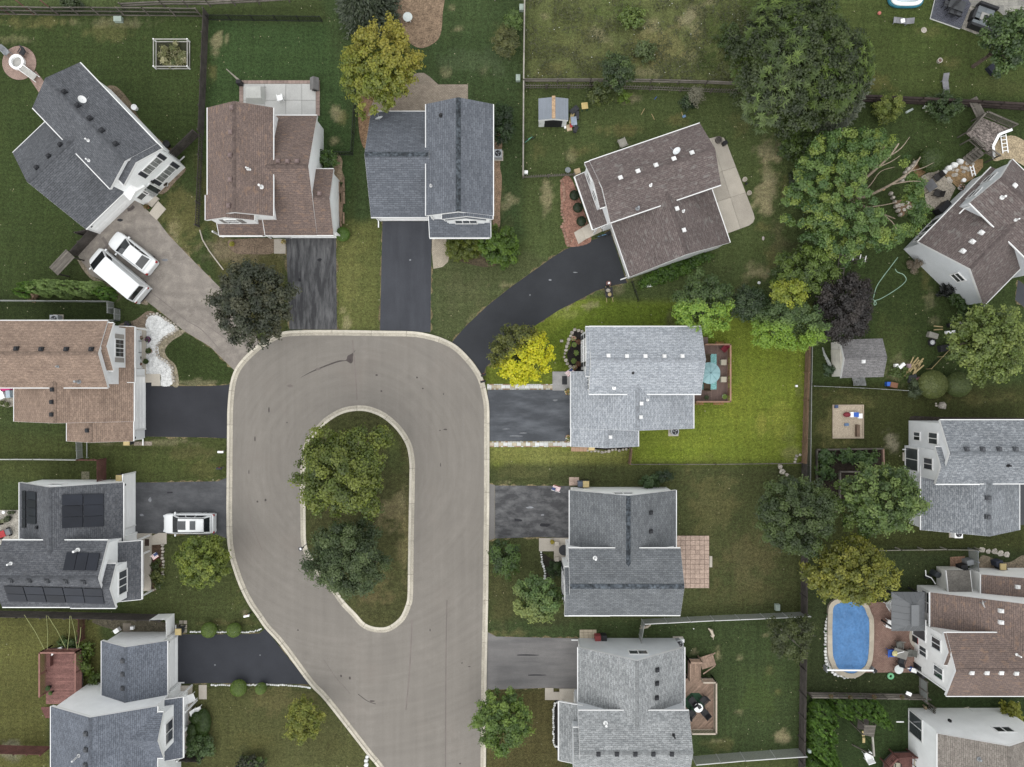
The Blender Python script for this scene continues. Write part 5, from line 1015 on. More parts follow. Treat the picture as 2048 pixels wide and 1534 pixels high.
sheet('mulch_bed', [(798, -20), (882, -20), (885, 30), (880, 72), (862, 90), (838, 96), (814, 80), (802, 50), (790, 20)], (152, 130, 108)); sheet('mulch_bed', [(718, 188), (745, 176), (772, 190), (770, 215), (758, 230), (745, 262), (742, 290), (728, 296), (718, 260)], (150, 122, 96))
sheet('mulch_bed', [(986, 268), (1004, 280), (1000, 330), (1004, 360), (1000, 420), (1000, 450), (986, 460)], (164, 138, 114)); sheet('mulch_bed', [(640, 328), (668, 305), (684, 318), (684, 340), (690, 360), (676, 362)], (158, 140, 116), z=.0125)
sheet('mulch_bed', [(1122, 362), (1140, 354), (1160, 400), (1182, 470), (1174, 488), (1136, 493), (1128, 472), (1124, 456), (1129, 440), (1122, 408)], (164, 124, 108)); sheet('mulch_bed', [(898, 505), (985, 512), (995, 528), (968, 534), (920, 522)], (96, 86, 68))
sheet('dirt_bed', [(455, 484), (480, 478), (547, 478), (547, 506), (500, 508), (470, 506)], (140, 122, 104)); sheet('dirt_strip', [(155, 520), (170, 530), (190, 556), (280, 592), (295, 610), (262, 600), (225, 580), (180, 556)], (150, 138, 120))
sheet('dirt_strip', [(318, 660), (366, 660), (366, 668), (344, 682), (330, 700), (336, 716), (352, 732), (358, 770), (345, 771), (342, 738), (330, 722), (316, 712), (312, 695), (318, 676)], (160, 150, 128)); sheet('dirt_strip', [(240, 648), (270, 640), (296, 622), (312, 628), (296, 636), (290, 655), (262, 660), (240, 660)], (150, 134, 116), z=.0125)
sheet('pine_mulch', [(1819, 334), (1840, 321), (1857, 340), (1838, 356)], (150, 122, 88), sm=False); sheet('pine_mulch', [(1884, 346), (1926, 322), (1966, 318), (1966, 334), (1945, 358), (1914, 374)], (156, 130, 96), sm=False); sheet('pine_mulch', [(1786, 402), (1815, 398), (1828, 410), (1826, 425), (1800, 434)], (140, 116, 92), sm=False)
sheet('sand_patch', [(1985, 300), (2000, 278), (2030, 272), (2070, 300), (2070, 340), (2020, 318), (1988, 322)], (190, 172, 142)); sheet('mulch_bed', [(1148, 662), (1158, 664), (1164, 664), (1164, 742), (1143, 743), (1138, 725), (1134, 708), (1142, 690)], (48, 44, 42), z=.014)
sheet('mulch_bed', [(1176, 894), (1258, 894), (1256, 898), (1220, 900), (1178, 897)], (46, 43, 42)); sheet('dark_bed', [(1080, 1104), (1108, 1120), (1126, 1122), (1126, 1150), (1108, 1152), (1092, 1160), (1086, 1130)], (58, 54, 46)); sheet('mulch_bed', [(304, 1090), (324, 1092), (325, 1150), (320, 1172), (302, 1178)], (96, 78, 64))
sheet('mulch_bed', [(1108, 1410), (1118, 1405), (1118, 1492), (1110, 1490)], (50, 48, 44)); sheet('dark_bed', [(1826, 832), (1880, 834), (2060, 836), (2060, 841), (1900, 842), (1826, 841)], (62, 56, 50)); sheet('garden_soil', [(1634, 900), (1764, 898), (1764, 1000), (1634, 1000)], (62, 54, 46), sm=False)
sheet('gravel_bed', [(1962, 1112), (1980, 1114), (1996, 1122), (2020, 1124), (2048, 1110), (2048, 1138), (1962, 1138)], (132, 120, 102)); sheet('gravel_bed', [(1920, 1422), (1950, 1418), (1972, 1424), (1976, 1436), (1962, 1442), (1922, 1440)], (168, 156, 136))
sheet('netting_bed', [(185, 1240), (350, 1246), (352, 1264), (250, 1264)], (106, 100, 84), z=.0118)
sheet('dirt_strip', [(214, 176), (234, 174), (262, 205), (280, 238), (306, 268), (346, 300), (334, 310), (290, 276), (240, 216)], (126, 112, 92)); sheet('flower_bed', [(318, 352), (346, 330), (372, 338), (352, 362), (330, 386), (314, 384)], (138, 122, 106))
sheet('paver_patio', [(735, 232), (756, 178), (790, 160), (836, 146), (848, 146), (860, 154), (876, 169), (936, 169), (936, 204), (860, 224), (855, 232)], (0, 0, 0), z=.03, sm=False, m=BEIGEP); sheet('paver_walk', [(864, 476), (893, 476), (893, 500), (899, 511), (896, 524), (885, 534), (867, 538), (864, 508)], (0, 0, 0), z=.03, sm=False, m=brickm('cream_paving', (196, 184, 164), (210, 198, 178)))
sheet('brick_patio', [(1716, 1204), (1842, 1204), (1842, 1345), (1716, 1345)], (0, 0, 0), z=.02, sm=False, m=brickm('pool_brick', (158, 128, 116), (174, 144, 130), .22, .11))
sheet('concrete_patio', [(-60, 1020), (38, 1020), (38, 1090), (-60, 1090)], (190, 184, 172), z=.03, sm=False); sheet('concrete_patio', [(-60, 772), (30, 772), (28, 812), (14, 815), (-60, 790)], (186, 178, 164), z=.03, sm=False)
sheet('concrete_patio', [(1842, 353), (1873, 337), (1911, 375), (1893, 413), (1853, 420), (1849, 388)], (192, 182, 166), z=.04, sm=False, var=.08); sheet('flagstone_patio', [(1938, 12), (1932, -40), (2090, -40), (2090, 40), (2012, 36), (1996, 22)], (0, 0, 0), z=.03, sm=False, m=brickm('grey_flagstone', (150, 148, 142), (188, 184, 174), .9, .5, .7))
sheet('concrete_pad', [(1922, 57), (1940, 12), (2004, 40), (1985, 82)], (176, 170, 160), z=.025, sm=False)
sheet('side_pad', [(268, 883), (304, 883), (304, 891), (268, 891)], (168, 156, 142), z=.02, sm=False); sheet('side_pad', [(240, 948), (268, 947), (268, 962), (240, 962)], (176, 160, 148), z=.02, sm=False); sheet('stepping_pad', [(163, 943), (179, 943), (179, 961), (163, 961)], (140, 136, 112), z=.02, sm=False); sheet('stepping_pad', [(1928, 1122), (1930, 1112), (1900, 1114), (1900, 1136), (1925, 1136)], (150, 120, 100), z=.02, sm=False)
# slab and paver pieces
t = slabs('pale concrete patio in six slabs behind the brown roof house', 'patio', [487, 530, 572, 604, 632], [168, 201, 234], mat('white_concrete', C(208, 207, 203), .8, .05, .8))
o = U(487, 168)
for a, b, nx, ny in (((480, 161), (640, 168), 20, 1), ((479, 168), (487, 232), 1, 9), ((632, 168), (640, 232), 1, 9)): grid(t, o, a, b, nx, ny, mat('patio_border', C(170, 150, 140), .9, .15), .07, 'border_brick')
t = thing('paver_patio', 'pink square paver patio behind the steel grey house', 'patio', 1352, 1176); grid(t, U(1352, 1176), (1352, 1176), (1418, 1071), 7, 11, PINKT, .08, 'paver', .014)
MB().box(*sub([U(1418.5, 1134)], U(1352, 1176))[0], 0, *sub([U(1424, 1112)], U(1352, 1176))[0], .1).out('step', CONC, t)
for px0, px1, y0, y1, lab in ((974, 1105, 768, 779, 'upper white and tan paver strip along the bright lot driveway'), (979, 1142, 883, 894, 'lower white and tan paver strip along the bright lot driveway')):
    t = thing('paver_strip', lab, 'paving', px0, y1, 0, 0, 'paver strips beside the driveway'); o = U(px0, y1)
    grid(t, o, (px0, y1 - 2), (px1, y0 + 2), int((px1 - px0) / 9), 1, [mat('white_paver', (.52, .52, .50), .9, .1), mat('tan_paver', C(206, 194, 170), .9, .1), mat('white_paver', (.52, .52, .50))], .03, 'paver')
    for yy in ((y1, y1 - 2), (y0 + 2, y0)): grid(t, o, (px0, yy[0]), (px1, yy[1]), int((px1 - px0) / 4.5), 1, [mat('red_edge_brick', C(190, 158, 138), .9, .1), mat('white_paver', (.52, .52, .50))], .032, 'edge_brick')
t = thing('patio', 'beige concrete patio with rounded corner behind the taupe roof house', 'patio', 1460, 400); o = U(1460, 400)
PP = PW([(1412, 279), (1436, 273), (1447, 276), (1453, 286), (1507, 428), (1509, 437), (1506, 445), (1498, 451), (1452, 468), (1420, 380)]); dv = np.array(U(1490, 386)) - np.array(U(1440, 402)); dv /= np.linalg.norm(dv); nv_ = (-dv[1], dv[0])
cut = U(1446, 400)[0] * nv_[0] + U(1446, 400)[1] * nv_[1]; cut2 = U(1462, 400)[0] * dv[0] + U(1462, 400)[1] * dv[1]
for a, b in ((-99, cut - .01), (cut + .01, cut + 2.6), (cut + 2.62, 99)):
    q = clip_strip(ccw(PP), a, b, nv_)
    for c_, d_ in ((-99, cut2 - .01), (cut2 + .01, 99)):
        q2 = clip_strip(q, c_, d_, tuple(dv)) if q else None
        if q2 and abs(area(q2)) > .1: MB().prism(sub(q2, o), 0, .07).out('slab', CONC, t)
t = thing('stone_bed', 'bed of white stones curving beside the tan roof porch', 'stone bed', 315, 700); o = U(315, 700)
BED = [(297, 634), (313, 630), (332, 641), (354, 657), (338, 668), (325, 675), (318, 690), (317, 705), (322, 715), (334, 722), (343, 738), (345, 768), (322, 771), (321, 748), (293, 748), (293, 662), (291, 650)]
P = ccw(smooth_path(PW(BED), True, 3)); MB().poly([(p[0] - o[0], p[1] - o[1], .016) for p in P]).out('gravel_base', WSTONE, t)
xs = RNG.uniform(min(p[0] for p in P), max(p[0] for p in P), 5200); ys = RNG.uniform(min(p[1] for p in P), max(p[1] for p in P), 5200); kk = inpoly(xs, ys, P); m = MB()
for x, y in zip(xs[kk], ys[kk]): m.cyl(x - o[0], y - o[1], .01, random.uniform(.03, .07), random.uniform(.035, .065), 5, .025, random.random() * 6)
m.out('gravel', mat('white_gravel', (.66, .66, .65), .8, .2, 3, .3, 8), t, kind='stuff'); stone_row(t, o, [(296, 632), (313, 628), (334, 640), (356, 656), (340, 669), (326, 677), (316, 690), (315, 705), (321, 717), (335, 724), (345, 738), (347, 768)], .3, STONE)
def edging(label, pts, sz, m, h=.15, closed=False, cat='edging', name='stone_edging'):
    t = thing(name, label, cat, *pts[0]); stone_row(t, U(*pts[0]), pts, sz, m, .2, h, closed); return t
edging('pale block edging around the dark front flower bed', [(1164, 664), (1150, 661), (1142, 668), (1136, 690), (1128, 708), (1132, 722), (1140, 735), (1142, 744)], .34, STONE)
edging('curved block edging below the light grey house', [(1176, 900), (1200, 903), (1230, 900), (1258, 899)], .32, STONE); edging('white stone edging along the steel grey house bed', [(1082, 1104), (1084, 1120), (1088, 1135), (1090, 1158)], .22, WSTONE)
edging('curved concrete edging of the solar house front bed', [(325, 1090), (326, 1120), (326, 1150), (322, 1168), (312, 1178), (302, 1178)], .3, STONE); edging('pale block edging beside the pale grey roof porch', [(1118, 1403), (1109, 1408), (1107, 1430), (1107, 1470), (1109, 1490), (1117, 1493)], .2, WSTONE)
edging('upper white stone row beside the lower black driveway', [(382, 1263), (420, 1264), (480, 1264), (510, 1262), (524, 1256)], .17, WSTONE, .1); edging('lower white stone row beside the lower black driveway', [(424, 1370), (480, 1370), (540, 1369), (600, 1372), (624, 1376)], .18, WSTONE, .1)
edging('weathered stone wall along the upper side of the flagstone patio', [(1802, 363), (1806, 350), (1820, 336), (1836, 322), (1851, 306)], .42, STONE, .35, cat='wall'); edging('stone wall stub below the pruned tree', [(1780, 388), (1786, 405), (1794, 422), (1801, 432)], .42, STONE, .35, cat='wall'); edging('big pale boulders beside the weathered wooden deck', [(1884, 344), (1900, 336), (1915, 327), (1924, 318)], .6, WSTONE, .4)
t = thing('flagstones', 'scattered flagstones in the mulch beside the flagstone patio', 'flagstones', 1920, 345); o = U(1920, 345)
for x, y in [(1905, 342), (1914, 340), (1922, 336), (1930, 336), (1938, 338), (1906, 352), (1912, 350), (1898, 356), (1900, 362), (1926, 345), (1945, 330), (1933, 328), (1797, 412), (1806, 408), (1815, 405), (1818, 414), (1808, 420)]: stone_row(t, o, [(x, y), (x + .5, y + .3)], .42, STONE, .3, .06)
edging('half ring of brick around the golden round bush', [(1752, 208), (1753, 222), (1760, 232), (1770, 236)], .3, mat('dull_brick', C(150, 138, 128)), .2); edging('half ring of stone blocks under the light green tree', [(1912, 696), (1916, 706), (1926, 713), (1936, 709), (1942, 700)], .42, STONE, .25)
edging('small ring of stones in the lower right corner of the lush lot', [(1590, 924), (1590, 916), (1597, 911), (1605, 910)], .3, STONE); edging('pale rock heap in the corner under the lush lot', [(1558, 934), (1566, 945), (1574, 952), (1578, 960)], .5, STONE, .25); edging('white stone bed rim left of the covered pool', [(1662, 1212), (1653, 1240), (1651, 1280), (1650, 1310), (1654, 1330), (1668, 1346), (1690, 1354), (1712, 1352), (1730, 1340)], .3, WSTONE, .12)
sheet('white_gravel', [(1664, 1206), (1654, 1235), (1651, 1280), (1650, 1312), (1655, 1334), (1670, 1348), (1690, 1356), (1712, 1353), (1734, 1340), (1730, 1320), (1690, 1300), (1680, 1230)], (206, 204, 198))
edging('stepping stones in the side lawn below the mid grey roof', [(1964, 1100), (1977, 1102), (1990, 1105), (2001, 1106), (2012, 1108), (2024, 1110)], .58, STONE, .04, name='stepping_stones', cat='stepping stones'); edging('white stones in the bottom right wall bed', [(1972, 1424), (1982, 1420), (1992, 1422)], .3, WSTONE); edging('old bricks along the red mulch bed', [(1123, 362), (1129, 382), (1128, 400), (1123, 404), (1125, 430), (1129, 441), (1124, 452), (1132, 478), (1137, 493)], .3, mat('rust_brick', C(170, 136, 118)), .1)
edging('row of white landscape blocks at the lower left corner of the street', [(733, 1512), (731, 1520), (732, 1530)], .4, WSTONE, .2)
# ---- fences
def wire_mat(name, col, fac):
    t = NT(name); t.b.inputs['Base Color'].default_value = (*col, 1); t.b.inputs['Roughness'].default_value = .6; tr = t.n('BsdfTransparent'); mx = t.n('MixShader'); v = t.vec(False)
    n = t.noise(v, 30, 1, .5, .45, .55); t.l(t.math('MULTIPLY_ADD', n, .3, fac - .15), mx.inputs[0]); t.l(tr.outputs[0], mx.inputs[1]); t.l(t.b.outputs[0], mx.inputs[2]); t.l(mx.outputs[0], t.o.inputs['Surface']); return t.m
WIRE = wire_mat('chain_link_grey', (.30, .31, .30), .68); WIREB = wire_mat('chain_link_black', (.012, .014, .013), .5); GALV = mat('galvanised_steel', C(188, 190, 188), .45, .08); BRNW = mat('brown_fence_wood', C(146, 120, 100), .85, .2, 1.4, .25, 14, .2, rv=.15); REDW = mat('red_stain_wood', C(122, 84, 78), .8, .18, 1.6, .25, 14, .2, rv=.14); BLKW = mat('black_brown_wood', C(66, 56, 52), .85, .2, 1.5, .2, 14, .2, rv=.2)
def fence(label, pts, h, style, m, m2=None, sp=2.4, rails=None, rw=.09, gap=.012, bw=.14, pw=.1):
    o = U(*pts[0]); t = thing('fence', label, 'fence', *pts[0]); W = sub(PW(pts), o); m2 = m2 or m; pick_ = MB()
    for (ax, ay), (bx, by) in zip(W, W[1:]):
        L = hypot(bx - ax, by - ay); n = max(1, round(L / sp)); ang = atan2(by - ay, bx - ax)
        for i in range(n + 1):
            x, y = ax + (bx - ax) * i / n, ay + (by - ay) * i / n; MB().cbox(x, y, 0, pw, pw, h + .06, ang).out('post', m if m2 is TRIM else m2, t)
        for z in rails or (.3, h - .2):
            for i in range(n):
                p = (ax + (bx-ax) * i / n, ay + (by-ay) * i / n, z + random.uniform(-.02, .02)); q = (ax + (bx-ax) * (i+1) / n, ay + (by-ay) * (i+1) / n, z + random.uniform(-.02, .02))
                MB().bar(p, q, rw * .45 if style != 'rail' else rw, rw).out('rail', m2 if style == 'wire' else m, t)
        if style == 'wire': MB().poly([(ax, ay, .03), (bx, by, .03), (bx, by, h), (ax, ay, h)]).out('wire_mesh', WIREB if m is BLACK else WIRE, t)
        if style in ('board', 'picket'):
            st = bw + gap; k = int(L / st); nx, ny = -sin(ang) * .05, cos(ang) * .05
            for i in range(k):
                f = (i + .5) / k; pick_.cbox(ax + (bx-ax) * f + nx, ay + (by-ay) * f + ny, .05, bw, .025, h - .05 + random.uniform(-.02, .02), ang + random.uniform(-.03, .03))
    if pick_.v: pick_.out('pickets', m, t, kind='stuff')
    return t
fence('long grey wire and rail fence along the top left yard', [(-10, 29), (120, 31), (200, 31), (300, 32), (404, 33)], 1.5, 'wire', BLACK, WOODG, 2.3, (.1, .8, 1.45), .12)
fence('split rail fence running out of the top left corner', [(250, 18), (330, 14), (422, 14), (520, 9), (640, 0)], 1.1, 'rail', WOODG, None, 2.7, (.55, .95), .12)
for i, (x0, y0) in enumerate([(20, 30), (70, 31), (118, 31)]): tag(MB().bar((0, 0, .05), (-1.2, 1.0, 1.6), .1, .1).out('leaning_stake', REDW, None, (*U(x0, y0), 0)), ['leftmost', 'middle', 'rightmost'][i] + ' red stake leaning on the top left fence', 'stake', 'red stakes on the top left fence')
fence('dark wooden board fence between the slate house and the brown roof house', [(417, 30), (407, 268)], 1.35, 'board', WOODD, None, 2.3); fence('open dark picket fence left of the brown roof house', [(407, 270), (399, 454)], 1.1, 'picket', WOODD, None, 2.3, None, .09, .12, .09)
fence('dark board fence from the slate house to the picket fence', [(352, 318), (400, 272)], 1.6, 'board', WOODD, None, 2.2); fence('grey board fence between the slate garage and the compost bin', [(170, 472), (196, 466)], 1.6, 'board', WOODD, None, 1.6); fence('weathered board fence beside the beige driveway', [(196, 467), (155, 512)], 1.6, 'board', WOODD, None, 1.6)
fence('black metal fence behind the brown roof house', [(417, 41), (645, 44)], 1.1, 'wire', BLACK, None, 2.2, (.15, 1.05), .06, pw=.06); fence('black metal fence right of the brown roof house', [(714, 188), (706, 311), (640, 310)], 1.1, 'wire', BLACK, None, 2.2, (.15, 1.05), .06, pw=.06)
fence('pale rail fence beside the meadow and the metal shed', [(990, 1), (1049, 4), (1047, 168), (1046, 356)], 1.0, 'rail', mat('pale_rail', C(176, 170, 160), .85, .15, 1.5, .2), None, 2.7, (.5, .92), .12)
fence('old split rail fence at the lower edge of the meadow', [(1049, 166), (1180, 166), (1300, 167), (1410, 170), (1480, 173)], .9, 'rail', WOODG, None, 2.7, (.45, .85), .11); fence('open grey picket fence below the meadow', [(1049, 178), (1180, 178), (1300, 181), (1420, 186), (1505, 189)], 1.0, 'picket', WOODG, None, 2.3, None, .08, .16, .07)
fence('short grey picket fence left of the taupe roof house', [(1046, 357), (1148, 352)], .8, 'picket', WOODG, None, 2.2, None, .08, .14, .08); fence('dark three rail fence above the weathered wooden deck', [(1700, 202), (1830, 208), (1945, 214), (2080, 222)], 1.4, 'rail', BLKW, None, 2.4, (.25, .75, 1.3), .2)
fence('brown board fence on the right side of the lush lot', [(1610, 690), (1606, 800), (1602, 924)], 1.25, 'board', BRNW, None, 2.3); fence('thin grey chain link fence right of the brown board fence', [(1616, 660), (1614, 768), (1612, 930), (1611, 1000)], 1.1, 'wire', GALV, None, 2.6, (1.08,), .06, pw=.06)
fence('wire fence with pale top rail below the shingled shed', [(1621, 772), (1720, 776), (1806, 781)], .9, 'wire', GALV, None, 2.6, (.88,), .06, pw=.06); fence('brown board gate fence between the house and the lower lawn', [(1259, 896), (1256, 925)], 1.3, 'board', BRNW, None, 1.2)
fence('low pale border fence along the lower edge of the lush lot', [(1262, 928), (1430, 928), (1600, 926)], .3, 'rail', WOODG, None, 2.6, (.3,), .07)
fence('grey chain link fence with white top rail below the steel grey house', [(1283, 1238), (1420, 1231), (1520, 1227), (1608, 1223)], 1.5, 'wire', GALV, TRIM, 2.6, (1.48,), .1, pw=.07); fence('short grey chain link fence beside the white dog', [(1283, 1238), (1278, 1268), (1277, 1282)], 1.5, 'wire', GALV, None, 1.4, (1.48,), .08, pw=.07)
fence('chain link fence with white top rail at the bottom of the cedar deck yard', [(1384, 1512), (1480, 1504), (1600, 1496)], 1.6, 'wire', GALV, TRIM, 2.6, (1.58,), .1, pw=.07); fence('dark wooden board fence running down past the pool yard', [(1601, 1100), (1600, 1230), (1598, 1380), (1595, 1560)], 1.6, 'board', WOODD, None, 2.4)
fence('dark board fence under the round dark tree', [(1602, 925), (1601, 1100)], 1.3, 'board', WOODD, None, 2.4); fence('brown three rail fence below the pool yard', [(1614, 1384), (1720, 1386), (1846, 1388)], 1.2, 'rail', WOODG, None, 2.4, (.2, .65, 1.1), .14)
fence('dark fence with pale top rail above the pool yard', [(1700, 1097), (1790, 1095), (1880, 1094), (1948, 1095)], 1.1, 'wire', BLACK, mat('pale_rail', C(176, 170, 160)), 2.4, (1.08,), .08); fence('grey wire gate fence beside the lean-to shed', [(1936, 1096), (1938, 1138)], 1.5, 'wire', GALV, GREYM, 1.0, (.2, 1.45), .07); fence('grey wire gate beside the pool house corner', [(1838, 1352), (1838, 1394)], 1.4, 'wire', GALV, WOODG, 1.0, (.2, 1.35), .07)
fence('weathered board gate beside the raised vegetable bed', [(1855, 1404), (1850, 1444)], 1.3, 'picket', WOODG, None, 1.0, None, .08, .05, .1); fence('dark wooden fence between the two white houses at the lower left', [(-10, 1222), (60, 1223), (200, 1226), (338, 1230)], 1.9, 'board', WOODD, None, 2.4)
fence('white vinyl fence panel beside the lower left garage', [(318, 1229), (348, 1228), (349, 1272)], 1.7, 'board', WHITE, TRIM, 1.8, None, .09, .004); fence('dark red board fence beside the solar house garage', [(212, 917), (212, 961)], 1.6, 'board', REDW, None, 1.6); fence('low red rail linking the white fence to the red board fence', [(166, 918), (212, 918)], 1.0, 'rail', REDW, None, 1.0, (.9,), .1)
fence('white top rail wire fence between tan roof and solar house', [(-10, 917), (80, 917), (166, 918)], 1.0, 'wire', GALV, TRIM, 2.6, (.98,), .08, pw=.06); fence('silver wire gate below the tan roof house', [(165, 884), (166, 915)], 1.0, 'wire', GALV, None, .9, (.1, .98), .06, pw=.06); fence('second silver wire gate rail below the tan roof house', [(177, 884), (177, 915)], .3, 'rail', GALV, None, 1.4, (.25,), .06, pw=.05)
fence('wire fence with silver rail above the tan roof house', [(-10, 603), (110, 604), (228, 605), (229, 628)], 1.2, 'wire', GALV, None, 2.6, (1.18,), .07, pw=.06); fence('silver wire gate at the corner of the tan roof house', [(229, 618), (241, 618), (241, 642), (229, 642)], 1.1, 'wire', GALV, None, .6, (.1, 1.08), .06, pw=.05)
fence('red board fence along the bottom left edge', [(-10, 1490), (50, 1492), (102, 1493)], 1.6, 'board', REDW, None, 1.4); fence('wire trellis fence along the red deck stairs', [(170, 1230), (170, 1276)], 1.2, 'picket', REDW, None, 1.2, None, .08, .05, .1); fence('black plastic garden fence beside the junk pile', [(1852, 738), (1898, 690)], .9, 'wire', BLACK, mat('raw_lumber', C(196, 176, 130)), 1.3, (.85,), .07, pw=.05)
fence('grey board fence under the box hedge at the bottom left', [(360, 1510), (408, 1512)], 1.2, 'board', WOODD, None, 1.2); fence('black wire fence behind the taupe garage', [(1262, 565), (1275, 603)], .9, 'wire', BLACK, None, 1.0, (.85,), .06, pw=.05)
tag(MB().tube([(0, 0, .05), (.25, -.9, .05), (.9, -2.0, .05), (2.25, -3.8, .05)], .06).out('lawn_edging', CONC, None, (*U(400, 460), 0)), 'thin white edging strip in the dry lawn beside the beige driveway', 'edging')
# ---------------------------------------------------------------- vehicles
CARW = mat('white_car_paint', (.66, .67, .67), .22, .02, .4, .0, rv=.02, spec=.5); CARG = mat('tinted_glass', (.012, .014, .016), .06, .2, .4, .0, rv=.1, spec=.6); TYRE = mat('tyre_rubber', (.015, .015, .016), .8); RIM = mat('alloy_rim', (.45, .46, .48), .3, .05, metal=.8)
LAMPR = mat('red_tail_lamp', (.25, .01, .012), .2); LAMPW = mat('clear_head_lamp', (.55, .57, .6), .1); CHARC = mat('dark_trim', (.02, .02, .022), .5)
def car(label, cat, px, py, rot, body, S, W, wheels, rails=False, sunroof=False, name='car'):
    t = thing(name, label, cat, 0, 0, 0, rot); t.location = (*U(px, py, .8), 0)
    m = MB(); R = []
    for x, hw, zb in smooth_path(body, False, 3):
        prof = [(hw * .86, .2), (hw * .98, .34), (hw, .6 * min(1, zb)), (hw * .985, zb * .86), (hw * .93, zb * .965), (hw * .8, zb), (hw * .4, zb + .025), (0, zb + .03)]
        R.append([(x, y, z) for y, z in prof] + [(x, -y, z) for y, z in prof[-2::-1]])
    for A, B in zip(R, R[1:]):
        for i in range(len(A) - 1): m.poly([A[i], B[i], B[i+1], A[i+1]])
        m.poly([A[-1], B[-1], B[0], A[0]])
    m.poly(R[0]); m.poly(R[-1][::-1]); m.out('body', CARW, t, smooth=True)
    (x0, w0, z0), (x1, w1, z1), (x2, w2, z2), (x3, w3, z3) = S
    c = MB(); e = .05
    def ring(x, w, z, lo): return [(x, w, z), (x, w * .6, z + e * .7), (x, 0, z + e), (x, -w * .6, z + e * .7), (x, -w, z)]
    Q = [ring(*s, 0) for s in S]
    for A, B in zip(Q, Q[1:]):
        for i in range(4): c.poly([A[i], B[i], B[i+1], A[i+1]])
    for sg in (1, -1): c.poly([(x0, sg * w0, z0 - .1), (x3, sg * w3, z3 - .1), (x3, sg * w3, z3), (x2, sg * w2, z2), (x1, sg * w1, z1), (x0, sg * w0, z0)])
    c.out('cabin', CARW, t)
    def pane(name, A, B, wa, wb, za, zb_, k0, k1, kw=.9):
        def p(f, s): return (A + (B - A) * f, s * (wa + (wb - wa) * f) * kw, za + (zb_ - za) * f + e * (1 - .35 * abs(s)) + .012)
        mm = MB(); mm.poly([p(k0, 1), p(k1, 1), p(k1, .35), p(k0, .35)]); mm.poly([p(k0, .35), p(k1, .35), p(k1, -.35), p(k0, -.35)]); mm.poly([p(k0, -.35), p(k1, -.35), p(k1, -1), p(k0, -1)])
        return mm.out(name, CARG, t)
    pane('windscreen', x2, x3, w2, w3, z2, z3, .03, .98, .93); pane('rear_window', x1, x0, w1, w0, z1, z0, .12, .85, .86)
    for sg in (1, -1):
        def sp(u, v):
            xb = x0 + (x3 - x0) * u; xt = x1 + (x2 - x1) * u; return (xb + (xt - xb) * v, sg * ((w0 + (w3 - w0) * u) * (1 - v) + (w1 + (w2 - w1) * u) * v + .012), (z0 + (z3 - z0) * u) * (1 - v) + (z1 + (z2 - z1) * u) * v)
        for a, b in ((.07, .36), (.39, .66), (.69, .93)) if name != 'van' else ((.8, .95),): MB().poly([sp(a, .12), sp(b, .12), sp(b, .86), sp(a, .86)]).out('side_window', CARG, t)
        xm = x3 - .25; MB().cbox(xm, sg * (w3 + .2), z3 - .04, .12, .2, .13).out('mirror', CARW, t)
        for wx in wheels:
            w = MB(); n = 16
            A = [(wx + .34 * cos(2*pi*k/n), sg * (W / 2 - .02), .34 + .34 * sin(2*pi*k/n)) for k in range(n)]; B = [(p[0], sg * (W / 2 - .24), p[2]) for p in A]
            w.hexa(A, B); wo = w.out('wheel', TYRE, t)
            A = [(wx + .22 * cos(2*pi*k/n), sg * (W / 2 - .015), .34 + .22 * sin(2*pi*k/n)) for k in range(n)]; MB().hexa(A, [(p[0], sg * (W / 2 - .05), p[2]) for p in A]).out('rim', RIM, wo)
        bx, bw, bz = body[-2]; MB().cbox(bx + .1, sg * bw * .72, bz * .72, .3, .34, .12, -sg * .35).out('headlight', LAMPW, t)
        bx, bw, bz = body[1]; MB().cbox(bx - .06, sg * bw * .86, bz * .74, .16, .2, .2).out('tail_light', LAMPR, t)
        if rails: MB().tube([(x1 - .1, sg * w1 * .93, z1 + .06), (x2, sg * w2 * .93, z2 + .07)], .03).out('roof_rail', CHARC, t)
    bx, bw, bz = body[-1]; MB().cbox(bx - .03, 0, .38, .08, bw * 1.1, .18).out('grille', CHARC, t)
    if sunroof:
        for a, b in ((-.15, .62), (-1.05, -.55)): MB().cbox((a + b) / 2, 0, z1 + e + .02, b - a, w1 * 1.15, .035).out('sunroof', mat('sunroof_glass', (.06, .065, .07), .1), t)
    return t
car('white sedan parked beside the white van on the beige driveway', 'car', 263, 505, radians(142), [(-2.42, .74, .62), (-2.3, .84, .86), (-1.4, .91, .96), (0, .92, .93), (1.2, .91, .9), (2.0, .85, .78), (2.42, .62, .58)], [(-2.0, .72, .97), (-1.15, .6, 1.42), (.2, .62, 1.45), (1.2, .78, .95)], 1.84, (-1.4, 1.4))
car('white cargo van parked on the beige driveway left of the sedan', 'van', 236, 549, radians(140), [(-3.02, .94, .9), (-2.98, 1.0, 1.2), (-1.5, 1.02, 1.25), (0, 1.02, 1.25), (1.6, 1.01, 1.2), (2.5, .98, 1.02), (3.02, .76, .7)], [(-2.97, .97, 1.3), (-2.85, .86, 2.2), (1.2, .88, 2.22), (2.35, .93, 1.22)], 2.04, (-1.9, 1.9), name='van')
car('white sport utility car with two roof glass panels on the solar house driveway', 'car', 377, 1047, pi, [(-2.38, .84, .8), (-2.3, .92, 1.0), (-1.2, .96, 1.05), (.5, .96, 1.04), (1.4, .95, 1.02), (2.1, .9, .92), (2.38, .7, .66)], [(-2.25, .82, 1.1), (-1.75, .7, 1.68), (.55, .72, 1.72), (1.35, .84, 1.08)], 1.94, (-1.4, 1.4), True, True)
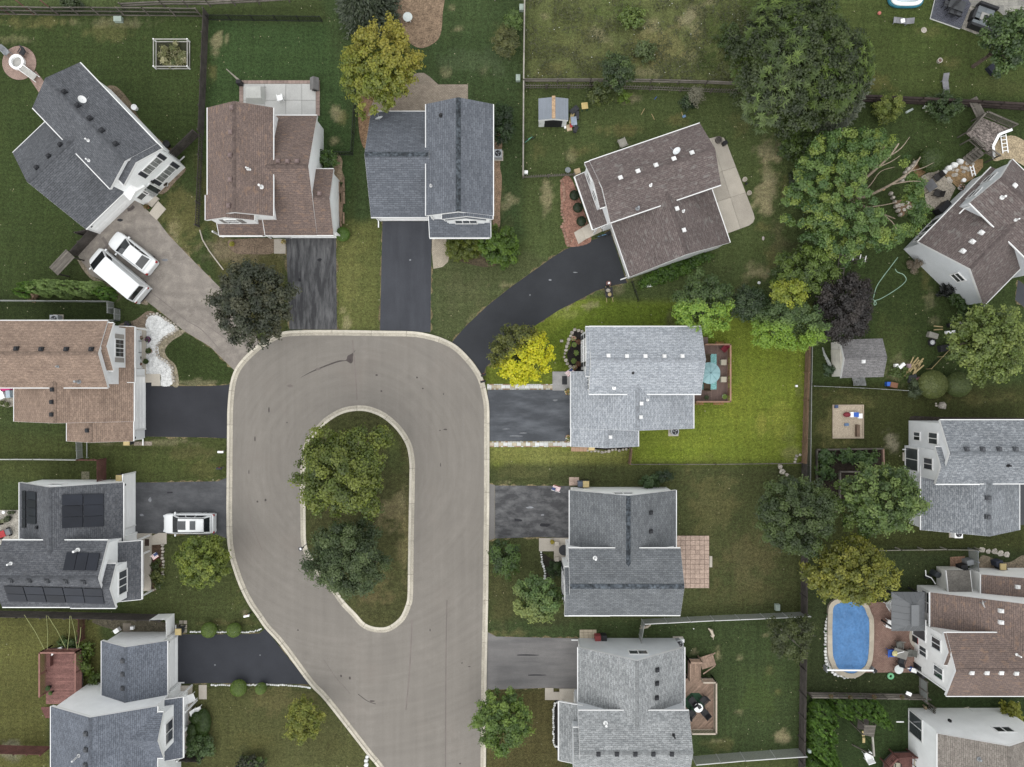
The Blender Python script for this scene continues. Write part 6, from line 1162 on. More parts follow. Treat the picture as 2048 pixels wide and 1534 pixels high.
# ---------------------------------------------------------------- furniture and small things
def rect_thing(name, label, cat, px, py, rot=0, h=0.0, group=None): return thing(name, label, cat, px, py, h, rot, group)
def chair(label, px, py, rot, m, w=.55, h=0.0, seat=None, group=None, tall=.9, arms=True, name='chair'):
    t = thing(name, label, 'chair', px, py, h, rot, group)      # faces local +y
    for x in (-w/2 + .03, w/2 - .03):
        for y in (-w/2 + .03, w/2 - .03): MB().cbox(x, y, 0, .04, .04, .42).out('leg', m, t)
        if arms: MB().box(x - .035, -w/2, .62, x + .035, w/2, .66).cbox(x, w/2 - .05, .42, .04, .04, .21).out('armrest', m, t)
    MB().box(-w/2, -w/2, .4, w/2, w/2, .46).out('seat', seat or m, t)
    MB().hexa([(-w/2, -w/2 - .02, .46), (w/2, -w/2 - .02, .46), (w/2, -w/2 + .04, .46), (-w/2, -w/2 + .04, .46)], [(-w/2, -w/2 - .2, tall), (w/2, -w/2 - .2, tall), (w/2, -w/2 - .15, tall), (-w/2, -w/2 - .15, tall)]).out('backrest', m, t); return t
def rtable(label, px, py, r, m, h=0.0, zt=.72, leg=None):
    t = thing('round_table', label, 'table', px, py, h); MB().cyl(0, 0, zt - .04, zt, r, 24).out('table_top', m, t)
    for a in (.8, 2.37, 3.94, 5.5): MB().tube([(r * .7 * cos(a), r * .7 * sin(a), 0), (r * .55 * cos(a), r * .55 * sin(a), zt - .04)], .025, 5).out('leg', leg or BLACK, t)
    return t
def qtable(label, px, py, w, d, rot, m, h=0.0, zt=.72, leg=None, name='table'):
    t = thing(name, label, 'table', px, py, h, rot); MB().box(-w/2, -d/2, zt - .05, w/2, d/2, zt).out('table_top', m, t)
    for x in (-w/2 + .06, w/2 - .06):
        for y in (-d/2 + .06, d/2 - .06): MB().cbox(x, y, 0, .06, .06, zt - .05).out('leg', leg or m, t)
    return t
def wheelie(label, px, py, rot=0, lid=YEL, body=None):
    t = thing('wheeled_bin', label, 'bin', px, py, .9, rot, 'wheeled bins'); t.location.z = 0
    body = body or mat('bin_body', (.03, .035, .04), .6)
    MB().hexa([(-.2, -.24, .06), (.2, -.24, .06), (.2, .22, .06), (-.2, .22, .06)], [(-.27, -.3, .95), (.27, -.3, .95), (.27, .28, .95), (-.27, .28, .95)]).out('body', body, t)
    MB().hexa([(-.3, -.33, .95), (.3, -.33, .95), (.3, .3, .95), (-.3, .3, .95)], [(-.27, -.29, 1.05), (.27, -.29, 1.05), (.27, .27, 1.05), (-.27, .27, 1.05)]).out('lid', lid, t)
    for sg in (-1, 1): MB().cbox(sg * .24, .26, 0, .06, .2, .2).out('wheel', TYRE, t)
    MB().box(-.2, .3, .93, .2, .36, .97).out('handle', body, t); return t
def pot(label, px, py, r, m=None, pal=None, h=0.0, ph=.35, rim=None, name='flower_pot', fl=None, group=None):
    t = thing(name, label, 'flower pot', px, py, h, 0, group)
    MB().lathe(0, 0, [(r * .65, 0), (r * .9, ph * .85), (r, ph * .86), (r, ph), (r * .86, ph), (r * .84, ph * .9)], 14).out('pot', m or TERRA, t)
    if pal:
        n = 130; d = rdir(n); d[:, 2] = abs(d[:, 2]); c = d * (RNG.random((n, 1)) ** .4) * r * 1.15 + (0, 0, ph); col = pick(pal, n)
        if fl: k = RNG.random(n) < .45; col[k] = pick(fl, int(k.sum()))
        link('plant', leaf_mesh('plant', c, unit(rdir(n) * .5 + (0, 0, 1)), rdir(n), np.full(n, .13), np.full(n, .09), col), t)
    return t
def acunit(label, px, py, rot=0, round_=False, m=None):
    t = thing('air_conditioner', label, 'air conditioner', px, py, .7, rot); t.location.z = 0; m = m or mat('ac_grey', (.30, .31, .32), .5, .1)
    if round_: MB().cyl(0, 0, .06, .75, .38, 20).out('casing', m, t)
    else: MB().box(-.38, -.38, .06, .38, .38, .75).out('casing', m, t)
    MB().box(-.48, -.48, 0, .48, .48, .06).out('base_pad', CONC, t); MB().cyl(0, 0, .751, .765, .29, 20).out('fan_opening', BLACK, t)
    for k in range(3): a = 2*pi*k/3 + .5; MB().hexa([(0, 0, .77), (.26 * cos(a), .26 * sin(a), .77), (.2 * cos(a + .6), .2 * sin(a + .6), .77)], [(0, 0, .775), (.26 * cos(a), .26 * sin(a), .775), (.2 * cos(a + .6), .2 * sin(a + .6), .775)]).out('fan_blade', GREYM, t)
    return t
def box_thing(name, label, cat, px, py, w, d, hh, m, rot=0, h=0.0, z=None, lid=None, group=None):
    t = thing(name, label, cat, px, py, h, rot, group); MB().hexa([(-w/2, -d/2, 0), (w/2, -d/2, 0), (w/2, d/2, 0), (-w/2, d/2, 0)], [(-w/2 * .94, -d/2 * .94, hh), (w/2 * .94, -d/2 * .94, hh), (w/2 * .94, d/2 * .94, hh), (-w/2 * .94, d/2 * .94, hh)]).out('body', m, t)
    MB().box(-w/2 * .98, -d/2 * .98, hh, w/2 * .98, d/2 * .98, hh + .04).out('lid', lid or m, t); return t
def rail_run(root, pts, z0, m, hh=.95, bal=.13, stuff='balusters'):
    b = MB()
    for (ax, ay), (bx, by) in zip(pts, pts[1:]):
        L = hypot(bx-ax, by-ay); n = max(1, round(L / 1.7)); ang = atan2(by-ay, bx-ax)
        for i in range(n + 1): MB().cbox(ax + (bx-ax) * i/n, ay + (by-ay) * i/n, 0, .1, .1, z0 + hh + .04, ang).out('post', m, root)
        MB().bar((ax, ay, z0 + hh), (bx, by, z0 + hh), .14, .05).out('top_rail', m, root); MB().bar((ax, ay, z0 + .1), (bx, by, z0 + .1), .06, .06).out('bottom_rail', m, root)
        k = int(L / bal)
        for i in range(k): b.cbox(ax + (bx-ax) * (i+.5)/k, ay + (by-ay) * (i+.5)/k, z0 + .1, .045, .045, hh - .1, ang)
    if b.v: b.out(stuff, m, root, kind='stuff')
def dk(label, pts, z, ang, m, w=.145, skirt=True, bm=None):
    t = thing('deck', label, 'deck', *pts[0], z); t.location.z = 0; o = (t.location.x, t.location.y); P = sub(PW(pts, z), o)
    boards(t, P, z, .035, ang, w, m); 
    MB().prism(ccw([(p[0] * .995, p[1] * .995) for p in P]), z - .22, z - .04).out('joist_frame', bm or WOODD, t); return t, o
# bright lot deck
COMP = mat('brown_composite', C(128, 107, 99), .7, .1, 1.5, .12, 14, .1, rv=.07); TANW = mat('tan_rail_wood', C(176, 140, 118), .75, .12, 1.4)
t, o = dk('brown composite deck with tan railing behind the light grey house', [(1384, 690), (1455, 690), (1455, 803), (1384, 803)], .55, pi/2, COMP)
q = sub(PW([(1406, 690), (1455, 690), (1455, 803), (1388, 803)], .55), o); rail_run(t, q, .55, TANW)
def planter(label, px, py, w, d, h=.7):
    t = thing('planter_box', label, 'planter', px, py, h, 0, 'planter boxes on the composite deck rail'); MB().box(-w/2, -d/2, 0, w/2, d/2, .2).out('box', TANW, t); n = 60
    c = np.stack([RNG.uniform(-w/2, w/2, n), RNG.uniform(-d/2, d/2, n), .2 + .15 * RNG.random(n)], 1); col = pick([(90, 120, 60), (180, 150, 70), (190, 120, 90)], n); link('plant', leaf_mesh('plant', c, unit(rdir(n) * .5 + (0, 0, 1)), rdir(n), np.full(n, .12), np.full(n, .08), col), t)
for x, y, w, d, l in [(1459, 708, .22, .7, 'upper right'), (1459, 745, .22, .7, 'middle right'), (1459, 784, .22, .7, 'lower right'), (1438, 686, .7, .22, 'top'), (1396, 807, .9, .22, 'lower left bottom'), (1436, 807, .9, .22, 'lower middle bottom')]: planter(l + ' planter box hanging on the composite deck railing', x, y, w, d)
RUG = mat('teal_rug', C(150, 208, 206), .9, .1, 3, .3, 12); xx = U(1404, 779, .55); yy = U(1433, 708, .55)
tag(MB().box(0, 0, 0, yy[0] - xx[0] + .3, yy[1] - xx[1], .012).out('rug', RUG, None, (xx[0] - .3, xx[1], .553)), 'pale teal rug on the brown composite deck', 'rug')
t = thing('parasol', 'round pale teal parasol open over the composite deck', 'parasol', 1421, 746, 2.6); t.location.z = 0; R_p = 1.0; n = 24; TEAL = mat('teal_canvas', C(166, 204, 208), .8, .05, 1)
m = MB(); top = (0, 0, 2.75); ringp = [(R_p * cos(2*pi*k/n), R_p * sin(2*pi*k/n), 2.25 + (.05 if k % 3 else 0)) for k in range(n)]; mid = [(R_p * .5 * cos(2*pi*k/n), R_p * .5 * sin(2*pi*k/n), 2.58) for k in range(n)]
for k in range(n): j = (k+1) % n; m.poly([top, mid[k], mid[j]]); m.poly([mid[k], ringp[k], ringp[j], mid[j]])
m.out('canopy', TEAL, t); MB().cyl(0, 0, .6, 2.8, .03, 8).out('pole', GREYM, t); MB().cyl(0, 0, 2.72, 2.86, .05, 8, .02).out('finial', BLACK, t); MB().cyl(0, 0, .56, .64, .25, 14).out('base', BLACK, t)
for k in range(0, n, 3): MB().tube([(0, 0, 2.76), tuple(np.array(mid[k]) + (0, 0, .012)), tuple(np.array(ringp[k]) + (0, 0, .012))], .014, 4).out('rib', mat('teal_seam', C(128, 172, 180)), t)
WICK = mat('brown_wicker', C(96, 82, 66), .8, .2, 8); TANC = mat('tan_cushion', C(206, 198, 178), .85, .05)
chair('wicker chair above the teal parasol on the composite deck', 1411, 719, pi, WICK, .6, .56); chair('wicker chair below the teal parasol on the composite deck', 1411, 772, 0, WICK, .6, .56)
for y, l in ((725, 'upper'), (759, 'lower')): box_thing('ottoman', l + ' tan ottoman along the composite deck railing', 'ottoman', 1445, y, .52, .52, .4, TANC, 0, .56)
chair('dark red folding chair in the upper corner of the composite deck', 1446, 698, 2.4, mat('maroon', (.12, .012, .02), .7), .5, .56); pot('white pot with a green plant on the composite deck', 1447, 793, .22, WHITE, [(110, 140, 60), (150, 170, 80)], .56); pot('dark pot on the lower edge of the composite deck', 1411, 795, .18, BLACK, [(70, 84, 50)], .56)
box_thing('step_box', 'grey wooden step box above the composite deck', 'step', 1409, 681, .5, .65, .3, mat('taupe_box', C(128, 112, 104))); acunit('grey round air conditioner below the light grey house', 1350, 863, 0, True); box_thing('utility_box', 'small white utility box in the lush lawn', 'utility box', 1592, 772, .2, .2, .15, WHITE)
for x, y, f in [(1135, 783, 1), (1137, 876, 2)]: pot(['', 'upper pot of pink and yellow flowers beside the light grey garage', 'lower pot of pink and yellow flowers beside the light grey garage'][f], x, y, .3, WHITE, [(80, 100, 50), (120, 130, 60)], 0, .35, fl=[(200, 90, 110), (220, 190, 90), (230, 220, 200)])
for i, (x, y, rd) in enumerate([(1147, 677, 1), (1148, 690, 0), (1152, 706, 0), (1147, 722, 0), (1149, 735, 1), (1156, 684, 2), (1156, 728, 2)]): pot(['upper red and white flower pot', 'first light green clump', 'second light green clump', 'third light green clump', 'lower red and white flower pot', 'upper bronze plant', 'lower bronze plant'][i] + ' in the dark front bed', x, y, .22, WHITE if rd == 1 else TERRA, [(110, 140, 70), (150, 170, 90)] if rd != 2 else [(104, 70, 50), (130, 90, 56)], 0, .2, fl=[(200, 40, 40), (235, 225, 215)] if rd == 1 else None)
box_thing('stone_marker', 'pale stone bowl on the lawn beside the dark front bed', 'stone', 1123, 682, .3, .22, .15, STONE); 
# cedar deck
t, o = dk('cedar deck with diagonal boards behind the pale grey house', [(1366, 1357), (1428, 1357), (1428, 1459), (1366, 1459)], .8, pi/4, CEDAR)
rail_run(t, sub(PW([(1402, 1357), (1427, 1357), (1427, 1458), (1380, 1458)], .8), o), .8, mat('pale_cedar', C(206, 192, 174), .8, .12))
t, o = dk('cedar landing and stairs at the top of the cedar deck', [(1376, 1318), (1402, 1318), (1402, 1357), (1376, 1357)], .8, pi/2, CEDAR)
rail_run(t, sub(PW([(1376, 1355), (1376, 1318), (1400, 1318)], .8), o), .8, CEDAR)
for i in range(5):
    p = sub([U(1404 + i * 5.6, 1327 - i * 1.8, .7 - i * .14)], o)[0]; MB().cbox(p[0], p[1], .62 - i * .145, .27, 1.15, .04, .3).out('stair_tread', CEDAR, t)
for dy in (-.6, .6): a = sub([U(1402, 1328, .9)], o)[0]; b = sub([U(1430, 1318, .9)], o)[0]; MB().bar((a[0], a[1] + dy, 1.7), (b[0], b[1] + dy, .95), .1, .05).out('hand_rail', CEDAR, t)
RUGG = mat('green_rug', (.03, .07, .04), .9, .15, 4); tag(MB().cyl(0, 0, 0, .014, .98, 8, None, pi/8).out('rug', RUGG, None, (*U(1390, 1405, .8), .803)), 'dark green octagonal rug on the cedar deck', 'rug')
rtable('white round table on the dark green rug', 1393, 1409, .42, WHITE, .82); qtable('small black tray on the white round deck table', 1395, 1407, .32, .32, .5, mat('dark_tray', (.05, .05, .05)), .82, .78, name='tray')
for i, (x, y, a) in enumerate([(1382, 1397, -2.5 + pi), (1405, 1396, 2.3), (1381, 1423, -.7), (1407, 1421, .75)]): chair(['upper left', 'upper right', 'lower left', 'lower right'][i] + ' black chair around the white deck table', x, y, a, BLACK, .6, .82, group='black chairs on the cedar deck')
acunit('grey air conditioner behind the grey sided garage', 1359, 1288, 0, True); box_thing('dryer_vent_box', 'white meter box beside the grey air conditioner', 'utility box', 1361, 1278, .5, .3, .5, WHITE)
t = thing('paver_pad', 'small cream paver pad above the grey sided garage', 'paving', 1159, 1276); grid(t, U(1159, 1276), (1159, 1276), (1193, 1259), 4, 3, mat('cream_paver', C(206, 192, 168)), .04, 'paver'); box_thing('rain_barrel', 'red lidded barrel beside the cream paver pad', 'barrel', 1194, 1272, .55, .55, .8, mat('dull_red', C(170, 84, 84))); box_thing('kettle', 'black lidded barrel beside the red barrel', 'barrel', 1206, 1271, .55, .55, .8, BLACK)
wheelie('tan lidded bin against the top wall of the steel grey house', 1172, 968); wheelie('tan lidded bin below the light grey garage', 1183, 894); wheelie('tan lidded bin below the tan roof garage', 254, 884); wheelie('tan lidded bin above the solar house garage', 239, 956); wheelie('tan lidded bin at the lower left white fence', 357, 1263); wheelie('tan lidded bin beside the gravel wall bed', 2005, 1133)
box_thing('barrel', 'blue grey barrel beside the tan bin of the steel grey house', 'barrel', 1160, 966, .5, .5, .8, mat('blue_grey', C(112, 122, 138))); t = thing('paver_pad', 'square pink paver pad above the steel grey house', 'paving', 1138, 971); grid(t, U(1138, 971), (1138, 971), (1158, 954), 2, 2, PINKT, .05, 'paver'); t = thing('paver_pad', 'pink paver pad below the light grey garage', 'paving', 1142, 903); grid(t, U(1142, 903), (1142, 903), (1176, 894), 4, 1, mat('rose_paver', C(204, 168, 140)), .04, 'paver')
rtable('round dark patio table beside the steel grey house entrance', 1127, 1097, .5, DARKG); box_thing('porch_pillar', 'square stone planter by the mottled driveway', 'planter', 1113, 1085, .38, .38, .5, CONC); box_thing('porch_pillar', 'second square stone planter by the steel grey house', 'planter', 1113, 1116, .4, .4, .5, CONC)
pot('yellow flower pot beside the mottled driveway', 1104, 1082, .18, BLACK, [(150, 140, 40), (190, 170, 60)]); t = thing('entry_slab', 'beige entry slab beside the mottled driveway', 'paving', 1078, 1102); MB().box(0, 0, 0, *sub([U(1108, 1076)], U(1078, 1102))[0], .08).out('slab', CONC, t)
# red deck lower left
t, o = dk('red stained deck behind the lower left house', [(92, 1297), (164, 1297), (164, 1408), (92, 1408)], .9, 0, mat('red_deck', C(146, 106, 99), .8, .18, 1.6, .25, 12, .2, rv=.14)); rail_run(t, sub(PW([(163, 1378), (163, 1298), (92, 1298), (92, 1385)], .9), o), .9, mat('faded_red_rail', C(160, 118, 108), .8, .15))
for i in range(4): p = sub([U(94, 1416 + i * 7, .6)], o)[0]; MB().cbox(p[0], p[1], .7 - i * .18, .9, .3, .04).out('stair_tread', REDW, t)
ROPE = mat('yellow_rope', C(168, 172, 118)); 
for i, (a, b) in enumerate([((50, 1229), (90, 1298)), ((94, 1230), (96, 1298)), ((97, 1231), (132, 1294)), ((141, 1231), (136, 1298)), ((143, 1231), (155, 1296)), ((163, 1254), (157, 1296))]):
    p, q = U(*a, 1.8), U(*b, 1.8); tag(MB().tube([(0, 0, 0), ((q[0]-p[0])/2, (q[1]-p[1])/2, -.12), (q[0]-p[0], q[1]-p[1], 0)], .025, 5).out('garden_rope', ROPE, None, (*p, 1.9)), ['first', 'second', 'third', 'fourth', 'fifth', 'sixth'][i] + ' rope from the left stretched between dark fence and red deck', 'rope', 'ropes above the red deck')
qtable('small white table by the red deck rail', 132, 1292, .35, .4, .3, WHITE, 0, .9); box_thing('bench', 'red bench along the red deck railing', 'bench', 103, 1317, .35, 1.2, .42, REDW, 0, .9); pot('white pot on the upper red deck corner', 107, 1305, .18, WHITE, None, .9); pot('leafy pot by the red deck left rail', 101, 1373, .2, BLACK, [(70, 100, 50)], .9); pot('small green pot on the red deck', 106, 1383, .14, BLACK, [(90, 120, 50)], .9)
box_thing('doghouse', 'white plastic crate above the lower left garage', 'crate', 237, 1259, .5, .4, .4, WHITE, .6); t = thing('stepping_stone', 'square concrete stepping pad above the lower left garage', 'paving', 246, 1263); MB().box(0, 0, 0, .8, .8, .05).out('slab', mat('aged_slab', C(150, 140, 126)), t); box_thing('bucket', 'white bucket beside the square concrete pad', 'bucket', 267, 1254, .3, .3, .3, WHITE)
t = thing('stepping_stones', 'square stepping pavers beside the lower left tan bin', 'stepping stones', 358, 1266); grid(t, U(358, 1266), (358, 1266), (375, 1240), 2, 3, mat('grey_paver', C(166, 158, 144)), .04, 'paver', .04)
for i, (x, y) in enumerate([(386, 1392), (400, 1418)]): chair(['upper', 'lower'][i] + ' white porch rocking chair at the lower left house', x, y, -1.2, WHITE, .7)
t = thing('entry_slab', 'beige walk slab beside the lower left porch', 'paving', 398, 1398); MB().box(0, 0, 0, .75, 1.35, .06).out('slab', CONC, t)
# weathered deck and pool frame, right
t = thing('deck', 'weathered grey pool deck with steps in the upper right yard', 'deck', 1960, 270, 1.2); t.location.z = 0; o = (t.location.x, t.location.y); PEEL = mat('peeling_deck', C(138, 128, 122), .9, .35, 2.5, .4, 5, .3, rv=.22)
for Pq in ([(1959, 233), (2021, 258), (1998, 267), (1945, 250)], [(1945, 250), (1998, 267), (1986, 291), (1938, 257)], [(1938, 257), (1986, 291), (1987, 316), (1931, 266)]): boards(t, sub(PW(Pq, 1.2), o), 1.2, .04, -.75, .15, PEEL)
rail_run(t, sub(PW([(1959, 233), (1963, 231), (2021, 256)], 1.2), o), 1.2, WOODG); rail_run(t, sub(PW([(1959, 233), (1931, 266)], 1.2), o), 1.2, WOODG); rail_run(t, sub(PW([(1936, 281), (1958, 300)], 1.2), o), 1.2, WOODG); rail_run(t, sub(PW([(1970, 306), (1987, 317)], 1.2), o), 1.2, WOODG)
for i in range(5): p = sub([U(1958 - i * 5.5, 302 + i * 4.6, 1.0 - i * .2)], o)[0]; MB().cbox(p[0], p[1], 1.0 - i * .22, .3, 1.0, .04, -.75 + pi/2 + .06).out('stair_tread', WOODG, t)
for dx in (-9, 8): a = sub([U(1962 + dx * .6, 303 + dx * .75, 1.9)], o)[0]; b = sub([U(1936 + dx * .6, 322 + dx * .75, .9)], o)[0]; MB().bar((*a, 1.95), (*b, .95), .08, .06).out('hand_rail', WOODG, t)
t = thing('above_ground_pool', 'white curved pool rim left beside the weathered deck', 'pool rim', 2000, 280, 1.2); t.location.z = 0; o = (t.location.x, t.location.y); Q = sub(PW([(2024, 259), (1998, 269), (1986, 292), (1988, 317)], 1.25), o)
for a, b in zip(Q, Q[1:]): MB().bar((*a, 1.28), (*b, 1.28), .24, .06).out('rim_section', WHITE, t)
def ladder(label, px, py, rot, L, w, m, h=.1, n=5):
    t = thing('ladder', label, 'ladder', px, py, h, rot)
    for s in (-1, 1): MB().bar((s * w/2, 0, 0), (s * w/2, L, .05), .08, .06).out('stile', m, t)
    for i in range(n): MB().bar((-w/2, L * (i + .6) / n, .03), (w/2, L * (i + .6) / n, .03), .07, .04).out('rung', m, t)
ladder('white pool ladder lying on the sand patch', 2011, 306, .15, 1.75, .5, WHITE); ladder('white ladder lying in the mulch by the flagstone patio', 1948, 352, .28, 1.0, .3, WHITE, .1, 3); ladder('wooden ladder standing under the pruned tree', 1680, 551, -.12, 2.1, .6, WOODG, .6, 5)
t = thing('gate', 'weathered board gate leaning on the dark rail fence', 'gate', 1950, 240, 0, .45); boards(t, [(-.45, 0), (.45, 0), (.45, 1.9), (-.45, 1.9)], .9, .03, pi/2, .15, WOODG); [MB().box(-.45, y, .9, .45, y + .1, .94).out('brace', WOODG, t) for y in (.3, 1.0, 1.6)]
t = thing('arbor', 'grey white wooden arbor beams under the pruned tree', 'arbor', 1700, 512, 2.0, -.25); t.location.z = 0
for y in (-.15, .15): MB().bar((-.6, y, 2.0), (1.6, y, 2.05), .09, .1).out('beam', WOODG, t)
for x in (.3, .9, 1.4): MB().bar((x, -.35, 2.1), (x, .35, 2.1), .07, .07).out('cross_beam', WHITE, t); MB().cbox(x, 0, 0, .1, .1, 2.0).out('post', WOODG, t)
tag(MB().tube([(*p, .04) for p in smooth_path(sub(PW([(1795, 515), (1780, 535), (1764, 556), (1752, 575), (1746, 598)]), U(1795, 515)), False, 4)], .035, 5).out('garden_hose', mat('pale_hose', C(176, 208, 184)), None, (*U(1795, 515), 0)), 'upper pale green garden hose on the lawn', 'hose')
tag(MB().tube([(*p, .04) for p in smooth_path(sub(PW([(1790, 538), (1794, 544), (1806, 549), (1812, 558), (1808, 566), (1796, 576), (1778, 588), (1760, 598), (1749, 602), (1748, 610), (1752, 608), (1750, 602), (1742, 598)]), U(1790, 538)), False, 4)], .035, 5).out('garden_hose', mat('pale_hose', C(176, 208, 184)), None, (*U(1790, 538), 0)), 'curled pale green garden hose beside the plum tree', 'hose')
tag(MB().tube([(*p, .06) for p in smooth_path(sub(PW([(1697, 222), (1694, 240), (1688, 256), (1680, 270)]), U(1697, 222)), False, 4)], .1, 6).out('birch_log', mat('birch_white', C(200, 194, 182), .9, .3, 6), None, (*U(1697, 222), 0)), 'thin white birch log lying below the blue grey spruce', 'log')
IRON = mat('black_iron', (.03, .028, .026), .5)
for i, (x, y, a) in enumerate([(1869, 357, 2.3), (1869, 389, 1.2)]): chair(['upper', 'lower'][i] + ' black iron chair on the flagstone house patio', x, y, a, IRON, .6)
qtable('grey square table between the black iron chairs', 1853, 375, .95, .95, .6, mat('slate_top', C(110, 110, 112)), 0, .72, IRON); box_thing('grill', 'black covered grill at the pale grey house corner', 'grill', 1878, 419, 1.3, .7, 1.0, BLACK, .75); pot('pink and yellow flower pot by the pale grey house wall', 1919, 376, .28, WHITE, [(60, 70, 50)], 0, .3, fl=[(220, 150, 190), (200, 190, 120)]); pot('purple flower pot beside the black covered grill', 1888, 413, .22, BLACK, [(50, 60, 40)], 0, .3, fl=[(120, 60, 150), (180, 170, 110)]); pot('empty white pot on the pine mulch', 1924, 362, .2, WHITE)
# pool and patio, right
t = thing('swimming_pool', 'oval swimming pool under a wrinkled blue cover', 'pool', 1700, 1275); o = U(1700, 1275)
PO = [(1664, 1207), (1659, 1235), (1659, 1300), (1664, 1322), (1673, 1338), (1699, 1348), (1720, 1340), (1736, 1317), (1739, 1245), (1734, 1226), (1724, 1207), (1694, 1198)]
P = ccw(sub(smooth_path(PW(PO), True, 4), o)); Pin = offset(P, .16, True); rimm = mat('pool_coping', C(196, 186, 168), .8, .1)
for i in range(0, len(P), 3):
    m = MB(); k0, k1 = i, min(i + 3, len(P))
    for k in range(k0, k1): j = (k + 1) % len(P); A = offset(P, -.28, True); m.hexa([(*A[k], 0), (*A[j], 0), (*Pin[j], 0), (*Pin[k], 0)], [(*A[k], .32), (*A[j], .32), (*Pin[j], .32), (*Pin[k], .32)])
    m.out('coping', rimm, t)
xs = np.arange(min(p[0] for p in P), max(p[0] for p in P), .09); ys = np.arange(min(p[1] for p in P), max(p[1] for p in P), .09); XX, YY = np.meshgrid(xs, ys); mk = inpoly(XX, YY, offset(P, .1, True)); wr = fbm(XX * 40 + YY * 14, YY * 26 - XX * 30, 26, 5); ZZ = .25 + .06 * (1 - 2 * abs(wr - .5)) ** 14 + .03 * fbm(XX * 20, YY * 20, 26, 8)
id_ = -np.ones(XX.shape, int); id_[mk] = np.arange(mk.sum()); V = np.stack([XX[mk], YY[mk], ZZ[mk]], 1); Fq = [q for q in np.stack([id_[:-1, :-1], id_[:-1, 1:], id_[1:, 1:], id_[1:, :-1]], -1).reshape(-1, 4).tolist() if min(q) >= 0]
me = bpy.data.meshes.new('pool_cover'); me.from_pydata(V.tolist(), [], Fq); me.polygons.foreach_set('use_smooth', [True] * len(Fq)); me.materials.append(mat('blue_cover', C(92, 142, 196), .45, .1, .8, .1, 6)); link('pool_cover', me, t)
MB().poly([(*p, .2) for p in P]).out('water_bag', BLUE, t)
t = thing('cover_reel', 'white pool cover reel tube across the lower end of the pool', 'reel', 1700, 1341, .7); t.location.z = 0
a, b = sub(PW([(1654, 1340), (1748, 1341)], .7), (t.location.x, t.location.y)); MB().tube([(*a, .7), (*b, .7)], .08, 10).out('tube', WHITE, t)
for p in (a, b): MB().cbox(*p, 0, .08, .5, .72).out('stand', GREYM, t)
MB().cyl(b[0] + .1, b[1], .55, .85, .16, 10).out('crank_wheel', BLACK, t)
t = thing('gazebo', 'grey metal roofed gazebo beside the pool patio', 'gazebo', 1816, 1223, 2.4); t.location.z = 0; o = (t.location.x, t.location.y); GAZ = mat('gazebo_metal', C(122, 124, 126), .5, .05, .8); he = 2.3
(gx0, gy0), (gx1, gy1) = sub(PW([(1783, 1262), (1850, 1184)], he), o); cy_ = (gy0 + gy1) / 2; cx_ = (gx0 + gx1) / 2; r0, r1 = cy_ - .75, cy_ + .75; zr = 3.35
F4 = {'west': [(gx0, gy0, he), (gx0, gy1, he), (cx_, r1, zr), (cx_, r0, zr)], 'east': [(gx1, gy1, he), (gx1, gy0, he), (cx_, r0, zr), (cx_, r1, zr)], 'south': [(gx1, gy0, he), (gx0, gy0, he), (cx_, r0, zr)], 'north': [(gx0, gy1, he), (gx1, gy1, he), (cx_, r1, zr)]}
for q in F4.values(): MB().poly(q).poly([(p[0], p[1], p[2] - .04) for p in q][::-1]).out('roof_panel', GAZ, t)
SEAM = mat('gazebo_seam', C(146, 148, 150))
for i in range(1, 6):
    y = gy0 + (gy1 - gy0) * i / 6; f = min(1, (y - gy0) / (r0 - gy0), (gy1 - y) / (gy1 - r1))
    for sx in (gx0, gx1): MB().bar((sx, y, he + .02), (sx + (cx_ - sx) * f, y, he + (zr - he) * f + .02), .03, .03).out('roof_seam', SEAM, t)
    x = gx0 + (gx1 - gx0) * i / 6; f = 1 - abs(x - cx_) / (gx1 - cx_)
    for sy, ry in ((gy0, r0), (gy1, r1)): MB().bar((x, sy, he + .02), (x, sy + (ry - sy) * f, he + (zr - he) * f + .02), .03, .03).out('roof_seam', SEAM, t)
MB().box(cx_ - .35, r0 - .2, zr - .02, cx_ + .35, r1 + .2, zr + .1).out('roof_cap', GAZ, t)
for x in (gx0 + .25, gx1 - .25):
    for y in (gy0 + .25, gy1 - .25): MB().cbox(x, y, 0, .12, .12, he).out('post', BLACK, t)
GREYC = mat('grey_sling', C(126, 126, 120), .7)
qtable('rectangular grey patio table with a pale umbrella folded on it', 1793, 1302, 1.35, .8, -.3, mat('frosted_top', C(158, 156, 150), .4), 0, .72, IRON)
for i, (x, y, a, mm) in enumerate([(1794, 1287, pi - .1, GREYC), (1777, 1302, -pi/2, BLUE), (1813, 1302, pi/2, GREYC), (1798, 1318, -.3, DARKG)]): chair(['upper grey', 'left blue', 'right grey', 'lower dark'][i] + ' patio chair at the rectangular pool table', x, y, a, mm, .6, group='chairs at the pool table')
t = thing('parasol', 'small folded yellow and cream parasol on the pool table', 'parasol', 1790, 1307, .75, .4); MB().lathe(0, 0, [(.28, 0), (.2, .1), (.02, .22)], 10).out('canopy', mat('cream_yellow', C(228, 218, 160)), t); MB().bar((0, 0, .1), (.8, -.1, .1), .05, .05).out('pole', WHITE, t)
